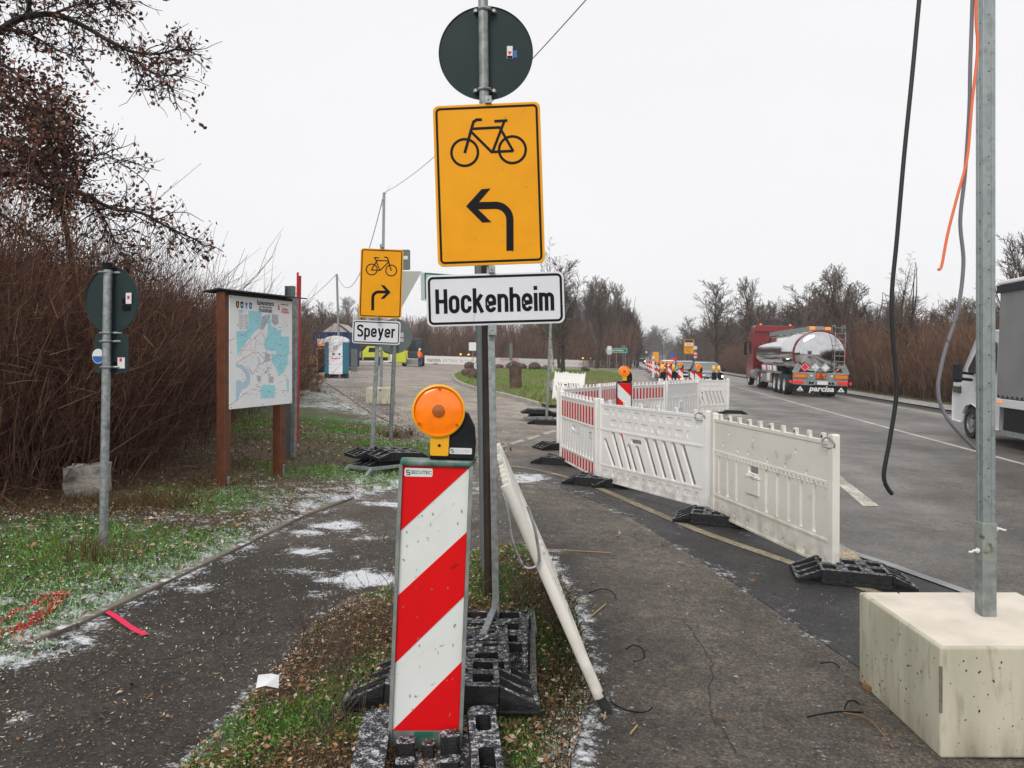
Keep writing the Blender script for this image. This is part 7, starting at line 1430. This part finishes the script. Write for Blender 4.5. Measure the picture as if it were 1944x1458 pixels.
# ------------------------------------------------------------------ litter on the ground
def flat_on(u, v, z=.012): p = G(u, v); return Vector((p.x, p.y, zg(p.x) + z))
for px, lab in [([(1158, 1330), (1165, 1345), (1190, 1354), (1225, 1352), (1238, 1344)], 'black cable tie curved on the path beside the foot of the leaning barrier'), ([(1188, 1236), (1205, 1232), (1222, 1240), (1220, 1252), (1202, 1256)], 'black hook shaped cable tie in the middle of the path'), ([(1118, 1128), (1145, 1124), (1165, 1130), (1170, 1138)], 'black arched cable tie nearest the leaning barrier top'), ([(1557, 1263), (1580, 1265), (1594, 1272)], 'short black cable tie left of the concrete block'), ([(1603, 1350), (1610, 1340), (1624, 1337), (1632, 1338)], 'small black curl on the path left of the concrete block'), ([(1532, 1365), (1575, 1362), (1600, 1357), (1640, 1352)], 'long black tie lying straight left of the concrete block'), ([(1600, 1357), (1650, 1375), (1695, 1425)], 'thin dark twig crossing the path beside the concrete block')]:
    P = smooth_poly([tuple(flat_on(u, v, .01 + .012 * math.sin(i * 1.4))) for i, (u, v) in enumerate(px)], 5); b = MB(); b.tube(P, .0035, 6); tag(b.build('cable_tie' if 'tie' in lab or 'curl' in lab else 'twig', m['blk'] if 'twig' not in lab else m['wood'], smooth=True), lab, 'cable tie' if 'twig' not in lab else 'twig')
P = [tuple(PT(1670, 1123, 3.75) + Vector((dx, dy, .01 + dz))) for dx, dy, dz in ((0, 0, 0), (.03, -.01, .006), (.06, -.03, .004), (.065, -.06, 0))]; b = MB(); b.tube(smooth_poly(P, 5), .0028, 6); tag(b.build('cable_tie', m['blk'], smooth=True), 'thin black tie lying on top of the concrete block', 'cable tie')
for px, lab in [([(1086, 1138), (1120, 1143)], 'straw coloured stick nearest the leaning barrier'), ([(1115, 1180), (1150, 1150)], 'short straw stick in the middle of the path'), ([(1090, 1250), (1115, 1255)], 'pale splinter on the frosted edge'), ([(1147, 1370), (1150, 1352)], 'pale wood chip at the foot of the leaning barrier'), ([(1197, 1398), (1210, 1382)], 'pale wood chip near the bottom of the picture'), ([(1030, 1045), (1160, 1052)], 'long thin straw beyond the steel posts')]:
    P = [tuple(flat_on(*q, .012)) for q in px]; b = MB(); b.tube(P, .004, 5); tag(b.build('stick', m['stk']), lab, 'stick')
t = thing('paper_scrap', 'crumpled white paper scrap in the grass left of the beacon', 'litter', flat_on(507, 1350, .10)); b = MB(); b.add([(-.05, 0, 0), (0, -.02, .02), (.05, 0, .0), (-.045, .02, .05), (0, .02, .03), (.045, .03, .05), (-.03, .05, .02), (.0, .06, .04), (.04, .06, .03)], [(0, 1, 4, 3), (1, 2, 5, 4), (3, 4, 7, 6), (4, 5, 8, 7)]); b.build('paper', m['wht2'], t)
# ------------------------------------------------------------------ grass, leaves, frost crumbs
def scatter_quads(P, size, R, flat=.35, asp=.55):
    n = len(P); a = R.normal(0, 1, (n, 3)); a[:, 2] *= flat; a /= np.linalg.norm(a, axis=1, keepdims=True); up = np.array([0, 0, 1.]) + R.normal(0, flat, (n, 3)); b = np.cross(a, up); b /= np.linalg.norm(b, axis=1, keepdims=True); s = size[:, None]
    bend = np.cross(a, b) * s * .35 * R.uniform(-1, 1, (n, 1))
    V = np.stack([P - a * s, P - b * s * asp + bend, P + a * s, P + b * s * asp + bend], 1).reshape(-1, 3); return V, np.arange(n)[:, None] * 4 + np.arange(4)[None]
def inside(n, box, poly, R):
    x = R.uniform(box[0], box[1], n * 3); y = box[2] + (box[3] - box[2]) * R.random(n * 3) ** 1.6; k = inpoly(x, y, poly); return x[k][:n], y[k][:n]
ZG = lambda x: -SL * x
def blades(name, x, y, z0, h, wdt, cols, R, lean=.5, label='', cat='grass'):
    n = len(x); a = R.uniform(0, 6.28, n); l = R.uniform(0, lean, n) * h; P = np.stack([x, y, z0], 1); d = np.stack([np.cos(a), np.sin(a), np.zeros(n)], 1); q = R.uniform(0, 6.28, n); e = np.stack([np.cos(q), np.sin(q), np.zeros(n)], 1) * wdt[:, None]
    up = np.array([[0, 0, 1.]]); M1 = P + d * (l * .35)[:, None] + up * (h * .55)[:, None]; T1 = P + d * l[:, None] + up * h[:, None]
    V = np.stack([P - e, P + e, M1 + e * .7, M1 - e * .7, T1], 1).reshape(-1, 3); i = np.arange(n)[:, None] * 5; Tn = np.concatenate([i + np.array([[0, 1, 2]]), i + np.array([[0, 2, 3]]), i + np.array([[3, 2, 4]])]); C = np.repeat(cols, 5, axis=0)
    tag(npmesh(name, V, Tn, m['veg'], cols=C), label, cat, kind='stuff')
R = np.random.default_rng(21)
# verge
x, y = inside(150000, (-7.5, 1.2, 2.2, 15.5), VERGE, R); g_ = fbm(x, y, 1.1) + .25 * (fbm(x, y, 6) - .5) - .35 * np.exp(-(pdist(x, y, HM) / .6)); k_ = pdist(x, y, KERB); keep = R.random(len(x)) < np.clip(.25 + (g_ - .30) * 3, .15, 1); x, y, g_, k_ = x[keep], y[keep], g_[keep], k_[keep]
green = np.clip((g_ - .40) * 5 + R.normal(0, .25, len(x)), 0, 1); fz = np.clip(vfrost(x, y) * 1.1 + R.normal(0, .22, len(x)) - .12, 0, 1) ** 1.5
col = np.array([[.17, .115, .06]]) * (1 - green[:, None]) + np.array([[.12, .26, .035]]) * green[:, None]; col = col * R.uniform(.55, 1.5, (len(x), 1)); col = col * (1 - .8 * fz[:, None]) + np.array([[.58, .70, .60]]) * .8 * fz[:, None]
blades('grass', x, y, ZG(x) + turfz(x, y) - .01, R.uniform(.010, .034, len(x)) * (.7 + .9 * green), R.uniform(.0016, .0038, len(x)) * (1 + y * .09), col, R, 1.0, 'short patchy frosted grass covering the verge left of the path')
# dry tufts at the hedge foot and at poles
hx_ = []
for i in range(420):
    f = R.random() * (len(HM) - 1); j = int(f); f -= j; cx = HM[j][0] * (1 - f) + HM[j + 1][0] * f + R.uniform(-.6, 1.1); cy = HM[j][1] * (1 - f) + HM[j + 1][1] * f + R.uniform(-.4, .3); n_ = 60; hx_.append((cx + R.normal(0, .13, n_), cy + R.normal(0, .13, n_)))
for u, v, n_ in ((432, 945, 160), (520, 905, 120), (705, 868, 120), (742, 838, 220), (770, 832, 120), (190, 1075, 160), (165, 1085, 120), (545, 890, 100), (600, 745, 200), (420, 870, 300), (350, 900, 300), (60, 1010, 300)):
    p = G(u, v); hx_.append((p.x + R.normal(0, .14, n_), p.y + R.normal(0, .14, n_)))
x = np.concatenate([a for a, _ in hx_]); y = np.concatenate([b_ for _, b_ in hx_]); c0 = R.random((len(x), 1)); col = np.array([[.16, .10, .045]]) * c0 + np.array([[.07, .045, .025]]) * (1 - c0)
blades('dry_grass', x, y, ZG(x) - .01, R.uniform(.08, .30, len(x)), R.uniform(.002, .004, len(x)) * (1 + y * .04), col * R.uniform(.7, 1.4, (len(x), 1)), R, 1.1, 'dry straw coloured grass tufts at the foot of the hedge and posts')
# island
x, y = inside(60000, (-1.9, .75, 1.6, 6.6), ISL, R); g_ = fbm(x, y, 2) + .3 * (fbm(x, y, 9) - .5); e_ = pdist(x, y, ISL, True); keep = R.random(len(x)) < np.clip(.30 + (g_ - .35) * 3.0, .12, 1); x, y, g_, e_ = x[keep], y[keep], g_[keep], e_[keep]; green = np.clip((g_ - .44) * 6 + R.normal(0, .3, len(x)), 0, 1); fz = np.clip(ifrost(x, y) * 1.0 + R.normal(0, .2, len(x)) - .1, 0, 1)
col = np.array([[.14, .085, .05]]) * (1 - green[:, None]) + np.array([[.10, .20, .03]]) * green[:, None]; col = col * R.uniform(.5, 1.5, (len(x), 1)); col = col * (1 - .7 * fz[:, None]) + np.array([[.45, .5, .46]]) * .7 * fz[:, None]
blades('grass', x, y, ZG(x) + islz(x, y) - .006, R.uniform(.012, .045, len(x)), R.uniform(.0014, .003, len(x)), col, R, 1.0, 'dark green and withered grass on the island under the beacon and signs')
# shaggy plants right of the stand, twiggy weeds left of the beacon
x = R.normal(.12, .16, 9000); y = R.normal(4.3, .55, 9000); k = inpoly(x, y, ISL) & (x > -.25); x, y = x[k], y[k]; c0 = R.random((len(x), 1)); col = (np.array([[.028, .055, .014]]) * c0 + np.array([[.06, .032, .018]]) * (1 - c0)) * R.uniform(.5, 1.7, (len(x), 1))
blades('ground_plants', x, y, ZG(x) + .0, R.uniform(.025, .11, len(x)), R.uniform(.002, .005, len(x)), col, R, 1.2, 'dark shaggy ground plants around the foot of the steel posts', 'plants')
Rr = random.Random(31)
for cx, cy, n_, h, lab in ((-.80, 3.55, 26, .50, 'thin dark twiggy weed left of the beacon, the nearer one'), (-.62, 4.15, 30, .48, 'thin dark twiggy weed behind the beacon at the left'), (-1.02, 3.9, 16, .42, 'sparse twiggy weed at the left edge of the island'), (-.35, 4.9, 18, .3, 'low dark weed at the back tip of the island'), (.02, 4.75, 34, .34, 'dark dry weed clump behind the steel posts'), (.2, 4.5, 30, .28, 'dark dry weed clump right of the steel posts'), (-.72, 3.1, 18, .3, 'withered weed beside the heavy foot of the beacon')):
    sg = []
    for i in range(n_):
        P, Q = limb(Rr, (Rr.gauss(0, .09), Rr.gauss(0, .09), 0), (Rr.gauss(0, .3), Rr.gauss(0, .3), 1), h * Rr.uniform(.5, 1.15), .0026, .001, 5, .12, 0); sg += segs_of(P, Q)
        for k in range(4): j = Rr.randint(1, 4); p2, q2 = limb(Rr, P[j], (Rr.gauss(0, .7), Rr.gauss(0, .7), .8), h * Rr.uniform(.1, .35), .0014, .0008, 3, .2, 0); sg += segs_of(p2, q2)
    t = thing('weed', lab, 'plant', (cx, cy, zg(cx) + .02)); V_, Q_ = segmesh(sg, 3); npmesh('stems', V_, Q_, m['twig'], t)
# fallen leaves
def leaves(name, n, box, poly, zf, size, label, seed, pal=None, dens=None, asp=.55):
    R = np.random.default_rng(seed); x, y = inside(n, box, poly, R)
    if dens is not None: k = R.random(len(x)) < dens(x, y); x, y = x[k], y[k]
    P = np.stack([x, y, zf(x, y)], 1); s = size[0] + (size[1] - size[0]) * R.random(len(x)) ** 2; V, Q = scatter_quads(P, s, R, .35, asp); pal = np.array(pal or [[.34, .18, .09], [.24, .12, .06], [.15, .075, .045], [.42, .30, .19], [.11, .06, .04], [.5, .42, .33]]); C = pal[R.integers(0, len(pal), len(x))] * R.uniform(.6, 1.25, (len(x), 1)); tag(npmesh(name, V, Q, m['veg'], cols=np.repeat(C, 4, axis=0)), label, 'leaves', kind='stuff')
leaves('fallen_leaves', 15000, (-7, 1.2, 2.2, 15), VERGE, lambda x, y: ZG(x) + turfz(x, y) + .018, (.005, .030), 'brown fallen leaves scattered over the grass verge', 41)
leaves('fallen_leaves', 14000, (-1.9, .75, 1.6, 6.6), ISL, lambda x, y: ZG(x) + islz(x, y) + .022, (.004, .019), 'brown fallen leaves and crumbs on the grass island', 42)
PATHP = [(-6, 1.5), (4.2, 1.5), (4.2, 5), (2.4, 6.6), (1.5, 8), (-.5, 15), (-3, 17), (-3.6, 12)]
chips = [[.46, .40, .29], [.38, .31, .2], [.55, .52, .45], [.20, .13, .08], [.30, .22, .14]]
leaves('leaf_crumbs', 80000, (-5, 2.2, 2.0, 12), PATHP, lambda x, y: -SL * x + .0055, (.0022, .013), 'pale leaf crumbs and chips strewn over the asphalt path', 43, chips, lambda x, y: np.where(x < -.2, .95, .14) * np.clip(.35 + 1.3 * (fbm(x, y, 1.5) - .3), .1, 1) * ~inpoly(x, y, VERGE) * ~inpoly(x, y, ISL), asp=.34)
leaves('fallen_leaves', 420, (-5, 2.2, 2.0, 12), PATHP, lambda x, y: -SL * x + .010, (.012, .03), 'single brown leaves lying on the asphalt path', 44, None, lambda x, y: np.where(x < -.2, .9, .3) * ~inpoly(x, y, ISL))
LE = [tuple(p) for p in LOTEDGE]
leaves('fallen_leaves', 5200, (-7, 0, 8.5, 30), off_line(LE, -.9) + list(reversed(off_line(LE, .7))), lambda x, y: ZG(x) + .05, (.012, .04), 'brown leaves gathered along the edge of the parking lot', 45, [[.20, .12, .08], [.13, .07, .045], [.30, .22, .16], [.42, .38, .34]])
# low leafy ground cover: moss, clover and frosted bits
def cover(name, n, box, poly, zf, size, label, seed, gf, ff, dens):
    R = np.random.default_rng(seed); x, y = inside(n, box, poly, R); k = R.random(len(x)) < dens(x, y); x, y = x[k], y[k]; g_ = np.clip(gf(x, y) + R.normal(0, .22, len(x)), 0, 1)[:, None]; f_ = (R.random((len(x), 1)) < np.clip(ff(x, y), 0, .75)[:, None]) * R.uniform(.4, 1, (len(x), 1))
    C = (np.array([[.20, .125, .06]]) * (1 - g_) + np.array([[.085, .22, .03]]) * g_) * R.uniform(.45, 1.6, (len(x), 1)); C = C * (1 - f_) + np.array([[.62, .72, .62]]) * f_; s = size[0] + (size[1] - size[0]) * R.random(len(x)) ** 2 * (1 + y * .03)
    V, Q = scatter_quads(np.stack([x, y, zf(x, y)], 1) + np.array([[0, 0, .012]]) * R.uniform(0, 1.5, (len(x), 1)), s, R, .45, .6); tag(npmesh(name, V, Q, m['veg'], cols=np.repeat(C, 4, axis=0)), label, 'ground cover', kind='stuff')
vg = lambda x, y: (fbm(x, y, 1.1) + .25 * (fbm(x, y, 6) - .5) - .35 * np.exp(-(pdist(x, y, HM) / .6)) - .36) * 5
cover('ground_cover', 110000, (-7.5, 1.2, 2.2, 16), VERGE, lambda x, y: ZG(x) + turfz(x, y), (.004, .013), 'low clover, moss and frosted bits between the grass of the verge', 61, vg, lambda x, y: vfrost(x, y) * .9 + .06, lambda x, y: np.clip(.75 + vg(x, y) * .2, .3, 1))
cover('ground_cover', 60000, (-1.9, .75, 1.6, 6.6), ISL, lambda x, y: ZG(x) + islz(x, y), (.003, .010), 'low green and brown bits between the grass of the island', 62, lambda x, y: (fbm(x, y, 2) - .42) * 5, lambda x, y: ifrost(x, y) * .9 + .02, lambda x, y: np.full(x.shape, .8))
# crumbs of snow
def crumbs(name, n, box, dens, seed, label, zf, s=(.002, .007)):
    R = np.random.default_rng(seed); x = R.uniform(box[0], box[1], n); y = R.uniform(box[2], box[3], n); k = R.random(n) < dens(x, y); x, y = x[k], y[k]; P = np.stack([x, y, zf(x, y)], 1); V, Q = scatter_quads(P, s[0] + (s[1] - s[0]) * R.random(len(x)) ** 2, R, .3, .9); tag(npmesh(name, V, Q, m['veg'], cols=np.full((len(V), 3), .72)), label, 'snow', kind='stuff')
crumbs('snow_crumbs', 260000, (-5, 1.6, 2.0, 11), lambda x, y: np.clip((frostf(x, y) - .12) * .6, 0, .6), 51, 'loose white snow crumbs along the edges and in patches on the path', lambda x, y: np.where(inpoly(x, y, VERGE), ZG(x) + turfz(x, y) + .014, np.where(inpoly(x, y, ISL), ZG(x) + islz(x, y) + .014, -SL * x + .005)))
crumbs('snow_crumbs', 120000, (-7, .6, 2.2, 12), lambda x, y: np.clip(vfrost(x, y) * 1.0 - .1, 0, .8) * inpoly(x, y, VERGE), 52, 'white frost crumbs lying between the blades of the verge', lambda x, y: ZG(x) + turfz(x, y) + .02)
# red sprayed tufts
P_ = smooth_poly(g2((-30, 1215), (40, 1180), (90, 1155), (122, 1148)), 6); Q_ = smooth_poly(g2((-20, 1230), (30, 1212), (70, 1192), (100, 1168), (118, 1150)), 6); L_ = P_ + Q_; x = np.concatenate([np.full(26, p[0]) for p in L_]) + R.normal(0, .016, 26 * len(L_)); y = np.concatenate([np.full(26, p[1]) for p in L_]) + R.normal(0, .016, 26 * len(L_)); c0 = R.random((len(x), 1))
blades('sprayed_grass', x, y, ZG(x) + turfz(x, y), R.uniform(.006, .02, len(x)), R.uniform(.003, .006, len(x)), np.array([[.80, .03, .06]]) * c0 + np.array([[.55, .10, .08]]) * (1 - c0), R, 1.2, 'grass and leaves coloured by red marking spray beside the kerb', 'paint mark')
# lawn texture
x, y = inside(30000, (-4, 10, 22, 82), LAWN, R); c0 = np.clip((fbm(x, y, .25) - .35) * 4, 0, 1)[:, None]; col = (np.array([[.23, .21, .10]]) * (1 - c0) + np.array([[.17, .25, .05]]) * c0) * R.uniform(.6, 1.4, (len(x), 1))
blades('grass', x, y, np.array([zg(a) for a in x]) + .09, R.uniform(.06, .16, len(x)), R.uniform(.006, .02, len(x)), col, R, 1.0, 'short yellowish grass of the lawn between lot and road')
# haze
b = MB(); b.b2((-1010, -75, -6), (1010, 1160, 19.5)); M_ = bpy.data.materials.new('air'); M_.use_nodes = True; n_ = M_.node_tree; n_.nodes.remove(n_.nodes['Principled BSDF']); pv = n_.nodes.new('ShaderNodeVolumePrincipled'); pv.inputs['Density'].default_value = .0007; pv.inputs['Color'].default_value = (.86, .90, .96, 1); n_.links.new(pv.outputs[0], n_.nodes['Material Output'].inputs['Volume'])
hz = b.build('haze', M_); hz['kind'] = 'stuff'; hz['label'] = 'thin pale winter haze lying over the whole place'; hz['category'] = 'haze'
